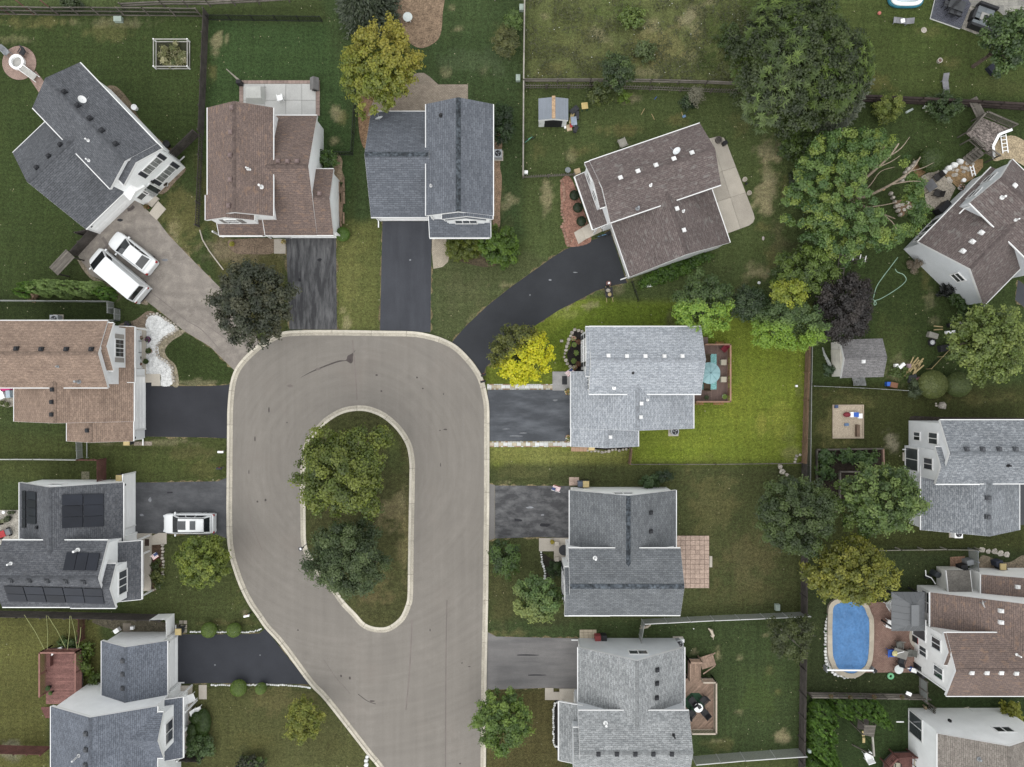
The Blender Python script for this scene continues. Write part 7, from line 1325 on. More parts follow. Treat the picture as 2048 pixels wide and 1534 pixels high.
rtable('round frosted glass table near the pool reel', 1790, 1333, .42, mat('frosted_glass', (.52, .54, .53), .2), 0, .7); box_thing('grill', 'black covered grill against the pool house wall', 'grill', 1836, 1305, .7, 1.35, 1.05, BLACK); box_thing('grill', 'large black covered cart beside the blue cooler', 'grill', 1838, 1334, .95, 1.15, 1.15, BLACK, .2); box_thing('cooler', 'blue and white cooler on the pool patio', 'cooler', 1824, 1338, .55, .4, .35, BLUE, -.3, lid=WHITE); box_thing('grill', 'red fronted gas grill on the half round pad', 'grill', 1830, 1272, .9, .6, .95, BLACK, pi/2, lid=RED)
t = thing('half_round_pad', 'half round beige pad under the red gas grill', 'paving', 1840, 1272); MB().prism([(1.05 * cos(a), 1.3 * sin(a)) for a in np.linspace(pi/2, 3*pi/2, 14)], 0, .06).out('slab', CONC, t)
t = thing('swim_ring', 'mint green inflatable ring on the lawn below the pool patio', 'swim ring', 1780, 1351); m = MB()
for i in range(20):
    a0, a1 = 2*pi*i/20, 2*pi*(i+1)/20
    for j in range(8):
        b0, b1 = 2*pi*j/8, 2*pi*(j+1)/8; f = lambda a, b: ((.22 + .11 * cos(b)) * cos(a), (.22 + .11 * cos(b)) * sin(a), .12 + .11 * sin(b)); m.poly([f(a0, b0), f(a1, b0), f(a1, b1), f(a0, b1)])
m.out('ring', mat('mint_vinyl', C(140, 214, 162), .3), t, smooth=True)
chair('white adirondack chair left of the gazebo', 1775, 1245, -1.9, WHITE, .7); chair('white lounge chair above the gazebo corner', 1776, 1206, -1.0, WHITE, .7)
t = House('small pale lean-to shed with a grey plank roof beside the brown roof house', 1915, 1160, 0, mat('grey_roll_roof', C(116, 112, 106), .9, .15, 1.5, .2, 8), siding('cream_plastic', (.68, .67, .62)), name='lean_to_shed', cat='shed'); t.shed('N', (1892, 1141), (1940, 1183), 1.9, .18, wall=.1, gut=False)
t = thing('pool_pump', 'black pool filter with white pipes behind the gazebo', 'pool pump', 1860, 1147); MB().cyl(.25, .1, 0, .9, .32, 14, .28).out('filter_tank', mat('dark_tank', (.04, .045, .05), .4), t); MB().tube([(-.6, .4, .3), (-.6, -.1, .35), (-.1, -.3, .4), (.3, -.9, .4)], .045).out('pipe', WHITE, t); MB().cbox(-.3, -.25, 0, .5, .3, .35).out('pump_motor', BLACK, t)
for i, (x, y, mm) in enumerate([(1918, 1131, BLACK), (1930, 1121, GREYM), (1988, 1123, mat('navy_kettle', (.03, .035, .05))), (1996, 1133, BLACK)]): box_thing('barbecue', ['black barrel barbecue', 'grey lidded box', 'dark blue kettle barbecue', 'black square bin'][i] + ' in the side yard of the brown roof house', 'barbecue', x, y, .65, .5, .8, mm, .2)
acunit('white topped generator beside the mid grey roof', 1917, 1068, 0, m=WHITE); acunit('dark air conditioner above the bottom right house', 1939, 1432, .2, m=mat('dark_casing', (.09, .095, .1), .5))
# sandbox, garden beds, sheds and junk
t = thing('sandbox', 'square sandbox full of pale sand', 'sandbox', 1695, 843); o = U(1695, 843); (a0, b0), (a1, b1) = sub(PW([(1666, 875), (1725, 811)]), o); MB().box(a0, b0, 0, a1, b1, .05).out('sand', mat('sand', C(204, 188, 166), .95, .06, 3, .2, 12, .2), t)
for q in ((a0 - .08, b0 - .08, a1 + .08, b0), (a0 - .08, b1, a1 + .08, b1 + .08), (a0 - .08, b0, a0, b1), (a1, b0, a1 + .08, b1)): MB().box(q[0], q[1], 0, q[2], q[3], .12).out('timber', mat('pale_timber', C(196, 180, 160)), t)
t = thing('ride_on_toy', 'red white and blue ride on toy in the sandbox', 'toy', 1702, 829, .05, 0); MB().ell(-.5, 0, .25, .38, .24, .2).out('hood', mat('maroon_plastic', (.16, .02, .03), .4), t); MB().box(-.2, -.24, .05, .35, .24, .35).out('seat', WHITE, t); MB().box(.1, -.22, .1, .55, .22, .42).out('rear', BLUE, t); MB().box(.55, -.35, .02, .95, .1, .3).out('bucket', WHITE, t)
box_thing('toy_truck', 'small light blue toy truck in the sandbox', 'toy', 1692, 849, .35, .25, .2, mat('light_blue', C(130, 160, 200)), .1, .05); box_thing('bench', 'brown wooden bench at the sandbox edge', 'bench', 1713, 861, .28, 1.15, .35, mat('brown_bench', C(124, 104, 88)), 0, .05); box_thing('bucket', 'small blue bucket at the sandbox corner', 'bucket', 1671, 813, .3, .3, .25, mat('slate_blue', C(80, 96, 130)))
for i, q in enumerate([(1632, 899, 1764, 897), (1632, 899, 1632, 960), (1764, 897, 1765, 930), (1678, 943, 1678, 1000), (1678, 943, 1720, 943)]):
    p, r = U(q[0], q[1]), U(q[2], q[3]); tag(MB().bar((0, 0, .15), (r[0]-p[0], r[1]-p[1], .15), .14, .3).out('garden_timber', WOODG if i != 2 else mat('pink_timber', C(170, 140, 124)), None, (*p, 0)), ['top', 'left', 'right pinkish', 'inner upright', 'inner cross'][i] + ' timber of the fenced vegetable bed', 'timber')
t = thing('boulder', 'pale boulder with small stones on the side lawn', 'boulder', 1883, 811); stone_row(t, U(1883, 811), [(1883, 811), (1883.4, 811)], .75, STONE, .1, .35); stone_row(t, U(1883, 811), [(1871, 807), (1872, 815)], .2, STONE, .2, .1)
LUM = mat('raw_lumber', C(206, 170, 128), .8, .12, 2, .2, 10, rv=.15)
t = thing('lumber_pile', 'pile of raw lumber pieces beside the shingled shed', 'lumber pile', 1825, 730)
for i in range(11): x, y, a = random.uniform(-.4, .5), random.uniform(-.5, .2), .9 + random.uniform(-.35, .35); MB().cbox(x, y, .02 + .06 * (i % 4), random.uniform(.8, 1.5), .13, .06, a).out('plank', LUM, t)
MB().cbox(-.25, .35, .25, .9, .1, .06, 1.15).out('plank', LUM, t)
t = thing('lumber_pile', 'two raw planks lying by the wheel barrow', 'lumber pile', 1876, 655); MB().cbox(0, .1, 0, .85, .1, .07, -.1).out('plank', LUM, t); MB().cbox(0, -.2, 0, .85, .1, .07, .06).out('plank', LUM, t)
t = thing('spare_wheel', 'spare car wheel with bright alloy rim on the lawn', 'wheel', 1862, 685); MB().lathe(0, 0, [(.3, 0), (.36, .06), (.36, .2), (.3, .24)], 20).out('tyre', TYRE, t); MB().cyl(0, 0, .2, .245, .24, 16).out('rim', RIM, t); [MB().bar((0, 0, .25), (.22 * cos(a), .22 * sin(a), .25), .04, .02).out('spoke', mat('spoke_white', (.7, .7, .7), .3), t) for a in np.linspace(0, 2*pi, 8, False)]
for i, (x, y, w, d, hh, mm, a) in enumerate([(1862, 671, .9, .5, .4, mat('pale_tarp', C(166, 162, 152)), -.3), (1882, 697, .7, .6, .5, BLACK, .2), (1890, 695, .25, .3, .3, mat('light_blue', C(130, 160, 200)), .2), (1898, 665, .85, .3, .3, WHITE, .1), (1790, 731, .3, .3, .3, WHITE, 0), (1801, 732, .7, .3, .25, WHITE, .7), (1814, 732, .45, .4, .3, mat('pink_tub', C(160, 136, 144)), 0), (1822, 757, .8, .7, .35, DARKG, .2), (1834, 761, .6, .6, .4, mat('dusty_rose', C(150, 108, 108)), .3), (1783, 770, .7, .5, .45, mat('rust_box', C(150, 108, 84)), -.2), (1773, 768, .35, .4, .4, BLUE, 0), (1920, 648, .6, .4, .3, mat('grey_box', C(150, 148, 142)), 0), (1898, 650, .5, .4, .4, BLACK, .4)]):
    box_thing('junk_item', ['pale tarp bundle', 'black tub', 'small light blue crate', 'long white box', 'small white pail', 'white plastic sheet roll', 'pink tub', 'dark tyre heap', 'dusty rose cushion', 'rusty box', 'blue barrel', 'grey box by the tree', 'black box under the wall'][i] + ' in the junk beside the clipped bushes' if i > 3 else ['pale tarp bundle', 'black tub', 'small light blue crate', 'long white box'][i] + ' in the junk heap by the spare wheel', 'junk', x, y, w, d, hh, mm, a)
t = thing('netting', 'torn grey garden netting left of the shingled shed', 'netting', 1655, 720); MB().tube([(-.5, 1.2, .05), (-.4, .5, .3), (0, -.3, .35), (.3, -1.0, .2), (1.0, -1.2, .1)], [.06, .12, .16, .14, .05], 6).out('net', wire_mat('grey_net', (.4, .42, .4), .6), t)
t = thing('tarp', 'crumpled translucent tarp below the shingled shed', 'tarp', 1716, 764); m = MB(); g = [[(x * .2 - .6, y * .2 - .35, .15 + .25 * random.random() - .04 * y) for x in range(7)] for y in range(5)]
[m.poly([g[j][i], g[j][i+1], g[j+1][i+1], g[j+1][i]]) for j in range(4) for i in range(6)]; m.out('sheet', mat('grey_tarp', C(142, 144, 144), .4), t)
# yard of the metal shed
qtable('small table with pale yellow top and dark green base beside the metal shed', 1168, 217, .6, .6, .12, mat('pale_yellow', C(218, 192, 130)), 0, .7, mat('dark_green', (.01, .05, .04)))
for i, (x, y, w, d, hh, mm, a) in enumerate([(1143, 238, .35, 1.1, .25, LUM, -.2), (1147, 245, .55, .8, .4, mat('ice_blue_bag', C(176, 188, 204)), .1), (1138, 256, .5, .6, .1, mat('cardboard', C(200, 180, 150)), .2), (1151, 260, .35, .6, .35, DARKG, -.4), (1148, 222, .9, .5, .3, DARKG, .7), (1154, 232, .35, .8, .2, DARKG, 0), (1142, 253, .25, .3, .3, RED, 0), (1130, 256, .18, .18, .2, WHITE, 0)]):
    box_thing('junk_item', ['leaning plank bundle', 'pale blue bag', 'flattened cardboard', 'dark plastic case', 'black folded tarp', 'dark ramp', 'small red can', 'small white pail'][i] + ' heaped against the metal shed', 'junk', x, y, w, d, hh, mm, a)
def bike(label, px, py, rot, m, r=.25):
    t = thing('bicycle', label, 'bicycle', px, py, 0, rot); n = 16
    for x in (-.45, .45):
        m_ = MB(); m_.tube([(x + r * cos(2*pi*k/n), .02 * sin(k), r + r * sin(2*pi*k/n)) for k in range(n + 1)], .025, 5); m_.out('wheel', TYRE, t)
    MB().tube([(-.45, 0, r), (-.1, .03, .25), (.3, .02, .6), (-.2, .02, .6), (-.45, 0, r)], .03, 5).out('frame', m, t); MB().tube([(.45, 0, r), (.32, .02, .72)], .03, 5).out('fork', m, t); MB().tube([(.3, -.25, .75), (.34, 0, .74), (.3, .25, .75)], .022, 5).out('handlebar', BLACK, t); MB().cbox(-.22, .02, .66, .24, .14, .06).out('saddle', BLACK, t)
bike('small child bicycle on the lawn near the rail fence', 1058, 282, .5, mat('mint_paint', C(120, 190, 160))); bike('blue bicycle standing at the taupe garage wall', 1204, 473, .15, mat('blue_paint', C(110, 150, 180)), .3)
chair('pale wicker chair behind the taupe roof house', 1243, 288, .4, mat('pale_wicker', C(176, 172, 160)), .7); rtable('round grey table left of the taupe porch', 1135, 343, .27, mat('grey_top', C(150, 156, 158)), 0, .5); box_thing('deck_box', 'tan chest at the corner of the taupe porch roof', 'chest', 1154, 345, .55, .45, .5, mat('tan_box', C(220, 194, 158)), .3); box_thing('bucket', 'small white stool in the picket corner', 'stool', 1052, 346, .35, .3, .3, WHITE)
for i, (x, y) in enumerate([(1488, 360), (1497, 387)]):
    t = thing('planter_ring', ['upper', 'lower'][i] + ' pale ring planter on the edge of the beige patio', 'planter', x, y); MB().lathe(0, 0, [(.2, 0), (.22, .3), (.16, .3), (.15, .1)], 16).out('ring', CONC, t)
pot('small dark pot between the two ring planters', 1491, 369, .1, BLACK); t = thing('fire_pit', 'round grey fire pit at the top of the beige patio', 'fire pit', 1436, 281, .1); MB().lathe(0, 0, [(.3, 0), (.33, .3), (.22, .3), (.2, .1)], 18).out('bowl', mat('ash_stone', C(110, 104, 98)), t); box_thing('grill', 'small black grill on the beige patio', 'grill', 1447, 289, .4, .35, .6, BLACK, .5)
t = thing('wheelbarrow', 'black wheelbarrow full of pale rocks beside the curved driveway', 'wheelbarrow', 1217, 585, .3, .1); t.location.z = 0; MB().hexa([(-.2, -.4, .3), (.2, -.4, .3), (.25, .3, .3), (-.25, .3, .3)], [(-.34, -.5, .62), (.34, -.5, .62), (.38, .45, .62), (-.38, .45, .62)]).out('tray', BLACK, t); MB().cyl(0, .62, .05, .4, .1, 10).out('wheel', TYRE, t)
for s in (-1, 1): MB().bar((s * .2, .6, .3), (s * .3, -.95, .6), .05, .05).out('handle', LUM, t)
tag(MB().ell(0, 0, .1, .22, .18, .14).out('rock', STONE, None, (*U(1216, 581, .6), .6)), 'upper pale rock in the black wheelbarrow', 'rock'); tag(MB().ell(0, 0, .1, .18, .2, .12).out('rock', LUM, None, (*U(1219, 589, .6), .6)), 'lower tan rock in the black wheelbarrow', 'rock')
t = thing('basketball_base', 'round red and grey stand at the curved driveway edge', 'stand', 1217, 567); MB().cyl(0, 0, 0, .12, .24, 16).out('base', mat('rosy_ring', C(150, 110, 104)), t); MB().cyl(0, 0, .12, .4, .1, 10).out('hub', WHITE, t)
box_thing('board', 'white board lying in the plant bed behind the garage', 'board', 1298, 571, .7, .3, .06, WHITE, .1); tag(MB().ell(0, 0, .15, .15, .15, .15).out('ball', WHITE, None, (*U(1517, 566), 0)), 'white ball on the worn lawn behind the lush lot', 'ball')
tag(MB().ell(0, 0, .06, .12, .2, .06).out('lawn_scrap', mat('scrap', C(220, 206, 200)), None, (*U(1526, 477), 0)), 'pale scrap on the lawn below the beige patio', 'scrap'); tag(MB().bar((0, 0, .05), (.3, .17, .05), .06, .04).out('white_stick', WHITE, None, (*U(1570, 388), 0)), 'short white stick on the lawn by the pruned tree', 'stick')
for i, (x, y, dx, dy, mm) in enumerate([(1282, 230, .33, .6, LUM), (1303, 228, .27, -.55, LUM), (1309, 199, .2, .25, BLUE), (1363, 224, .12, -.45, LUM)]): tag(MB().bar((0, 0, .04), (dx, dy, .04), .05, .04).out('lawn_stick', mm, None, (*U(x, y), 0)), ['left pale stick', 'right pale stick', 'blue toy bat', 'shovel handle'][i] + ' on the lawn behind the taupe roof house', 'stick')
box_thing('shovel_blade', 'blue shovel blade on the lawn behind the taupe roof house', 'shovel', 1368, 233, .3, .22, .05, mat('light_blue', C(130, 160, 200)), .4)
# lawns top left and centre
t = thing('fire_pit_patio', 'round brick patio with a path behind the slate house', 'patio', 39, 126); o = U(39, 126); MB().cyl(0, 0, 0, .05, 34 / PPM, 36).out('paving', BRICKP, t); MB().prism(ccw(sub(PW([(56, 152), (72, 142), (94, 170), (80, 188)]), o)), 0, .045).out('path', BRICKP, t)
t = thing('fire_pit', 'white stone ring fire pit on the round brick patio', 'fire pit', 37, 126, .05)
for k in range(14): a = 2*pi*k/14; MB().cbox(.6 * cos(a), .6 * sin(a), 0, .2, .26, .32, a).out('stone', WHITE, t)
MB().cyl(0, 0, .02, .06, .5, 18).out('ash', mat('ash', C(196, 194, 188)), t)
t = thing('hammock_chair', 'grey white sling lounger beside the stone fire pit', 'lounger', 58, 146, .1, .93); MB().hexa([(-.28, -1.0, .3), (.28, -1.0, .3), (.28, .6, .3), (-.28, .6, .3)], [(-.28, -1.0, .34), (.28, -1.0, .34), (.28, .6, .34), (-.28, .6, .34)]).out('sling', mat('pale_sling', C(186, 184, 178)), t); [MB().bar((s * .3, -1.1, .05), (s * .3, .7, .45), .05, .05).out('frame', WHITE, t) for s in (-1, 1)]
chair('dark chair on the round brick patio', 51, 109, 2.6, DARKG, .5); chair('grey chair at the left of the round brick patio', 18, 108, -2.4, GREYM, .55)
t = thing('raised_bed', 'fenced raised bed full of white flowers', 'raised bed', 345, 112); o = U(345, 112); q = sub(PW([(313, 84), (380, 84), (380, 138), (313, 138)]), o)
for a, b in zip(q, q[1:] + q[:1]):
    for z in (.06, .55): MB().bar((*a, z), (*b, z), .07, .1).out('rail', mat('white_wood', C(196, 194, 186)), t)
    MB().cbox(*a, 0, .1, .1, .65).out('post', WHITE, t)
MB().poly([(*p, .02) for p in ccw(q)]).out('soil', mat('bed_soil', C(60, 62, 40)), t)
bush('mass of white flowers and greens in the raised bed', 344, 110, (30, 24), .8, [(96, 108, 62), (150, 150, 104), (214, 206, 176)], .13, name='white_flowers', cat='flowers', lump=.3)
for x, y, l in [(239, 41, 'pale green utility box by the top left fence'), (1036, 158, 'pale green utility box beside the meadow rail fence'), (1043, 18, 'pale green utility box at the top of the rail fence'), (1553, 1213, 'pale utility lid in the corner of the mown yard')]: box_thing('utility_box', l, 'utility box', x, y, .75 if x < 500 else .42, .5 if x < 500 else .6, .35, mat('utility_green', C(176, 190, 178)))
for i, (x, y, r, mm) in enumerate([(273, 218, .28, WHITE), (337, 291, .35, BLACK)]): pot(['round white ringed pot beside the slate house', 'black covered barrel at the slate house corner'][i], x, y, r, mm, None, 0, .5)
for i, (x, y) in enumerate([(343, 343), (321, 359), (334, 370)]): pot(['upper', 'left', 'lower'][i] + ' white pot in the slate house front bed', x, y, .2, WHITE, [(70, 60, 46)], 0, .3)
pot('green pot by the slate house entrance', 274, 396, .16, BLACK, [(70, 90, 60)]); t = thing('door_mat', 'black and red door mat at the slate house entrance', 'mat', 288, 387, .16, .85); MB().box(-.35, -.22, 0, .35, .22, .02).out('mat', mat('dark_mat', (.06, .03, .025)), t); pot('brown plant pot beside the slate house walk', 296, 415, .2, TERRA, [(130, 110, 70), (100, 90, 50)])
t = thing('lean_to', 'weathered slatted lean-to at the end of the arborvitae row', 'lean-to', 125, 525, 1.6, .82); t.location.z = 0; boards(t, [(-1.15, -.55), (1.15, -.55), (1.15, .55), (-1.15, .55)], 1.7, .04, 0, .13, WOODG, 'slat'); [MB().cbox(x, y, 0, .1, .1, 1.66).out('post', WOODD, t) for x in (-1.05, 1.05) for y in (-.45, .45)]; boards(t, [(-1.1, -.5), (1.1, -.5), (1.1, -.46), (-1.1, -.46)], 1.6, 1.5, pi/2, .14, WOODD, 'wall_board')
t = thing('furniture_cover', 'white tarp draped over furniture on the pale patio', 'cover', 508, 186, .6); t.location.z = 0; m = MB(); g = [[((i - 4) * .235, (j - 3) * .27, .06 + (.75 if 0 < i < 8 and 0 < j < 6 else 0) + random.uniform(-.06, .06)) for i in range(9)] for j in range(7)]
[m.poly([g[j][i], g[j][i+1], g[j+1][i+1], g[j+1][i]]) for j in range(6) for i in range(8)]; m.out('tarp', mat('white_tarp', C(214, 214, 208), .5, .05), t, smooth=True)
t = thing('dog_house', 'small grey dog house with a pitched roof on the pale patio', 'dog house', 629, 168, .5); t.location.z = 0; DG = mat('dog_house_grey', C(132, 130, 128)); MB().box(-.32, -.5, 0, .32, .5, .55).out('wall', DG, t)
for s in (-1, 1): MB().hexa([(0, -.58, .85), (s * .42, -.58, .5), (s * .42, .58, .5), (0, .58, .85)], [(0, -.58, .9), (s * .42, -.58, .55), (s * .42, .58, .55), (0, .58, .9)]).out('roof_panel', DG, t)
MB().box(-.14, -.53, .05, .14, -.49, .42).out('doorway', BLACK, t)
chair('small white plastic chair on the pale patio', 563, 199, .2, WHITE, .5, .06); box_thing('grill', 'black grill at the corner of the pale patio', 'grill', 483, 170, .45, .35, .8, BLACK); t = thing('garden_umbrella', 'folded tan umbrella leaning at the pale patio corner', 'parasol', 480, 163, 0, .9); MB().tube([(0, 0, .3), (0, 1.0, 1.3)], [.1, .04], 7).out('canopy', mat('folded_canvas', C(176, 168, 154)), t); MB().tube([(0, -.1, 0), (0, 0, .32)], .025, 5).out('pole', GREYM, t)
rtable('round glass table on the upper mulch bed', 817, 40, .45, mat('pale_glass', (.42, .45, .43), .1), 0, .6, WHITE); acunit('grey square air conditioner beside the charcoal roof house', 996, 307)
t = thing('firewood', 'row of split logs along the brown roof house side', 'firewood', 684, 400)
for i in range(16): MB().cbox(random.uniform(-.25, .25), -2.0 + i * .24, random.uniform(.02, .2), .16, 1.1, .14, random.uniform(-.1, .1)).out('log', mat('split_log', C(150, 128, 108), .9, .3, 5, rv=.2), t)
pot('pot with yellow flowers at the weathered driveway', 569, 485, .2, TERRA, [(120, 110, 50)], 0, .3, fl=[(210, 180, 60), (240, 230, 210)]); pot('yellow flower pot in the dirt bed of the brown roof house', 466, 489, .22, TERRA, [(150, 150, 50), (180, 170, 60)], 0, .25)
# tan roof house front
t = thing('bench', 'grey slatted bench on the tan roof porch', 'bench', 277, 694, .2); [MB().box(-.3 + i * .1, -.55, .38, -.22 + i * .1, .55, .42).out('slat', GREYM, t) for i in range(6)]; [MB().box(-.32, y, 0, .3, y + .05, .5).out('leg_frame', BLACK, t) for y in (-.57, .52)]
for i, (x, y, r, fl) in enumerate([(280, 668, .2, None), (285, 676, .16, [(220, 180, 180)]), (299, 679, .26, [(110, 50, 130), (190, 110, 170)]), (301, 702, .26, None), (295, 723, .22, None), (281, 716, .22, [(110, 40, 40)]), (282, 728, .2, [(140, 80, 50)]), (259, 649, .3, [(90, 60, 120)])]):
    pot(['dark pot at the top of the tan roof porch', 'pink flower pot on the tan roof porch', 'purple flower pot beside the white stone bed', 'round terracotta pot on the white stones', 'square green pot by the white stones', 'dark red plant pot on the porch', 'rusty plant pot on the porch', 'purple flower clump above the porch'][i], x, y, r, TERRA if i in (3, 6) else BLACK, [(60, 80, 40), (84, 100, 50)], 0, .3, fl=fl)
t = thing('door_mat', 'brown door mat at the tan roof entrance', 'mat', 272, 752, .13); MB().box(-.2, -.45, 0, .2, .45, .02).out('mat', mat('brown_mat', C(84, 68, 60)), t)
for i, (x, y, mm, w, d, a) in enumerate([(6, 790, WHITE, .7, .8, .4), (17, 778, mat('raspberry', (.35, .03, .12)), .9, .3, .2), (22, 788, mat('pale_blue_cover', C(200, 214, 226)), .4, .7, .1)]): box_thing('lounge_cushion', ['white lounge seat', 'raspberry towel bench', 'pale blue cushion seat'][i] + ' on the tan house patio', 'seat', x, y, w, d, .4, mm, a)
for i, (x, y) in enumerate([(9, 805), (19, 809)]): pot(['left', 'right'][i] + ' pale pot at the tan house patio rim', x, y, .22, CONC, [(100, 110, 60)], 0, .3)
acunit('small grey air conditioner above the tan roof', 108, 638)
# solar house yard
for i, (x, y, r) in enumerate([(10, 1024, .15), (23, 1024, .16), (30, 1024, .14), (20, 1036, .28)]): pot(['white bowl', 'dark pot', 'small dark pot', 'large dark planter'][i] + ' on the solar house patio', x, y, r, WHITE if i == 0 else BLACK, None if i == 0 else [(80, 90, 60)], .03, .25)
box_thing('garden_stool', 'black patio seat at the left edge', 'seat', 2, 1044, .4, .5, .5, BLACK, .2); box_thing('garden_stool', 'green cushion stool on the solar house patio', 'seat', 9, 1041, .4, .35, .35, mat('olive_cushion', C(128, 132, 100)), .2)
t = thing('toy_car', 'red white and grey ride on toy car on the solar house patio', 'toy', 11, 1066, .1, .35); MB().box(-.7, -.28, .1, -.35, .28, .4).out('front', mat('mint_white', C(200, 214, 206)), t); MB().box(-.35, -.3, .12, .25, .3, .45).out('body', mat('toy_red', C(196, 70, 74)), t); MB().box(.25, -.28, .12, .7, .28, .4).out('seat', mat('toy_grey', C(150, 150, 154)), t); [MB().cyl(x, y, 0, .2, .13, 10).out('wheel', TYRE, t) for x in (-.5, .45) for y in (-.3, .3)]
t = thing('door_mat', 'brown patterned mat at the solar house entrance', 'mat', 294, 1085, .13); MB().box(-.2, -.32, 0, .2, .32, .02).out('mat', mat('brown_mat', C(84, 68, 60)), t)
# street furniture
def mailbox(label, px, py, m, rot=0, post=None):
    t = thing('mailbox', label, 'mailbox', px, py, 1.1, rot, 'mailboxes along the kerb'); t.location.z = 0; MB().cbox(0, 0, 0, .1, .1, 1.0).out('post', post or WOODG, t); m_ = MB(); n = 8
    A = [(-.25, .1 * cos(a), 1.05 + .1 * sin(a) + .05) for a in np.linspace(0, pi, n)] + [(-.25, -.1, 1.0), (-.25, .1, 1.0)]; m_.hexa(A, [(.25, p[1], p[2]) for p in A]); m_.out('box', m, t); MB().box(.25, -.09, 1.0, .262, .09, 1.2).out('door', m, t); MB().cbox(.05, .12, 1.1, .16, .015, .06).out('flag', RED, t)
mailbox('dark mailbox on the lawn below the tan house driveway', 438, 937, DARKG); mailbox('white mailbox above the dark mailbox on the left lawn', 441, 904, WHITE); mailbox('white mailbox on a dark post at the bend of the left kerb', 493, 1232, WHITE, .2, BLACK); mailbox('black mailbox beside the curved driveway mouth', 967, 750, BLACK, .4); mailbox('second black mailbox just below the first at the right kerb', 966, 763, BLACK, .2); mailbox('dark mailbox under the dense street tree on the right kerb', 964, 1420, BLACK, 1.5)
box_thing('newspaper_box', 'yellow delivery box under the dense street tree', 'box', 962, 1431, .3, .35, .25, YEL, 0, .9).location.z = .85
t = thing('street_sign', 'small black and white street sign at the island edge', 'sign', 602, 1097, 2.0, .3); t.location.z = 0; MB().cyl(0, 0, 0, 2.1, .035, 8).out('pole', GREYM, t); MB().box(-.2, -.04, 1.75, .2, .04, 2.15).out('panel', BLACK, t); MB().box(-.14, -.16, 2.12, .14, .16, 2.16).out('top_panel', mat('sign_navy', (.02, .025, .05)), t); MB().box(-.08, -.1, 2.161, .08, .1, 2.175).out('symbol', WHITE, t)
def flag(label, px, py, rot, h=2.2):
    t = thing('flag', label, 'flag', px, py, h, rot); MB().tube([(0, 0, 0), (0, .9, .5)], .02, 5).out('pole', TRIM, t)
    for k in range(9): MB().hexa([(.02 + .05 * k, .1, .0 - .02 * (k % 3)), (.065 + .05 * k, .1, -.02 * (k % 3)), (.065 + .05 * k, .85, .3), (.02 + .05 * k, .85, .3)], [(.02 + .05 * k, .1, .01), (.065 + .05 * k, .1, .01), (.065 + .05 * k, .85, .31), (.02 + .05 * k, .85, .31)]).out('stripe', mat('flag_red', C(190, 80, 84)) if k % 2 == 0 else WHITE, t)
    MB().box(.0, .52, .2, .26, .86, .34).out('canton', mat('flag_blue', C(70, 80, 120)), t)
flag('striped flag on the steel grey garage corner', 1120, 985, 1.2); flag('striped flag at the solar house porch', 300, 1113, -1.0); flag('small striped flag by the light grey entrance', 1128, 747, -.9, 1.2)
# top right yard
t = thing('paddling_pool', 'teal and white inflatable paddling pool at the top edge', 'pool', 1809, -4); 
for nm, rr, zz, mm, r2 in (('outer_tube', 1.25, .18, mat('teal_vinyl', C(60, 132, 152), .3), .17), ('upper_tube', 1.1, .42, WHITE, .17)):
    m = MB(); n = 28; P = [((rr * 1.25 * np.sign(cos(a)) * abs(cos(a)) ** .6), rr * .72 * np.sign(sin(a)) * abs(sin(a)) ** .6, zz) for a in np.linspace(0, 2*pi, n, False)]; m.tube(P + P[:1], r2, 8); m.out(nm, mm, t, smooth=True)
MB().prism([(1.25 * np.sign(cos(a)) * abs(cos(a)) ** .6, .72 * np.sign(sin(a)) * abs(sin(a)) ** .6) for a in np.linspace(0, 2*pi, 24, False)], .05, .22).out('water', mat('pool_water', C(200, 214, 220), .05), t)
def lounger(label, px, py, rot, m):
    t = thing('sun_lounger', label, 'lounger', px, py, .3, rot); t.location.z = 0
    for i in range(4): MB().hexa([(-.28, -.9 + i * .3, .3), (.28, -.9 + i * .3, .3), (.28, -.62 + i * .3, .3), (-.28, -.62 + i * .3, .3)], [(-.28, -.9 + i * .3, .34), (.28, -.9 + i * .3, .34), (.28, -.62 + i * .3, .34), (-.28, -.62 + i * .3, .34)]).out('sling', m, t)
    MB().hexa([(-.28, .3, .3), (.28, .3, .3), (.28, .9, .62), (-.28, .9, .62)], [(-.28, .3, .34), (.28, .3, .34), (.28, .9, .66), (-.28, .9, .66)]).out('backrest', m, t); [MB().cbox(x, y, 0, .05, .05, .3).out('leg', GREYM, t) for x in (-.25, .25) for y in (-.8, .35)]
lounger('grey sun lounger with a towel near the paddling pool', 1806, 42, -1.7, mat('grey_sling_b', C(142, 142, 146))); lounger('grey sun lounger near the dark rail fence', 1891, 168, .12, mat('grey_sling_b', C(142, 142, 146))); box_thing('towel', 'folded white towel on the upper sun lounger', 'towel', 1805, 42, .35, .35, .06, WHITE, .2, .36)
tag(MB().ell(0, 0, .16, .17, .17, .16).out('ball', mat('coral_ball', C(214, 130, 118), .4), None, (*U(1757, 28), 0)), 'coral coloured ball on the top right lawn', 'ball'); t = thing('fire_bowl', 'small pale fire bowl on the top right lawn', 'fire bowl', 1877, 123); MB().lathe(0, 0, [(.2, 0), (.24, .3), (.18, .3), (.15, .15)], 16).out('bowl', STONE, t); MB().cyl(0, 0, .1, .18, .15, 12).out('embers', mat('rust', C(130, 100, 96)), t)
t, o = dk('dark grey plank deck at the top right', [(1874, -14), (1862, 36), (1922, 57), (1942, 8), (1930, -14)], .25, .35, mat('dark_composite', C(92, 94, 104), .7, .1, 1.5, .12, 12, .1, rv=.1), .14, True, WHITE)
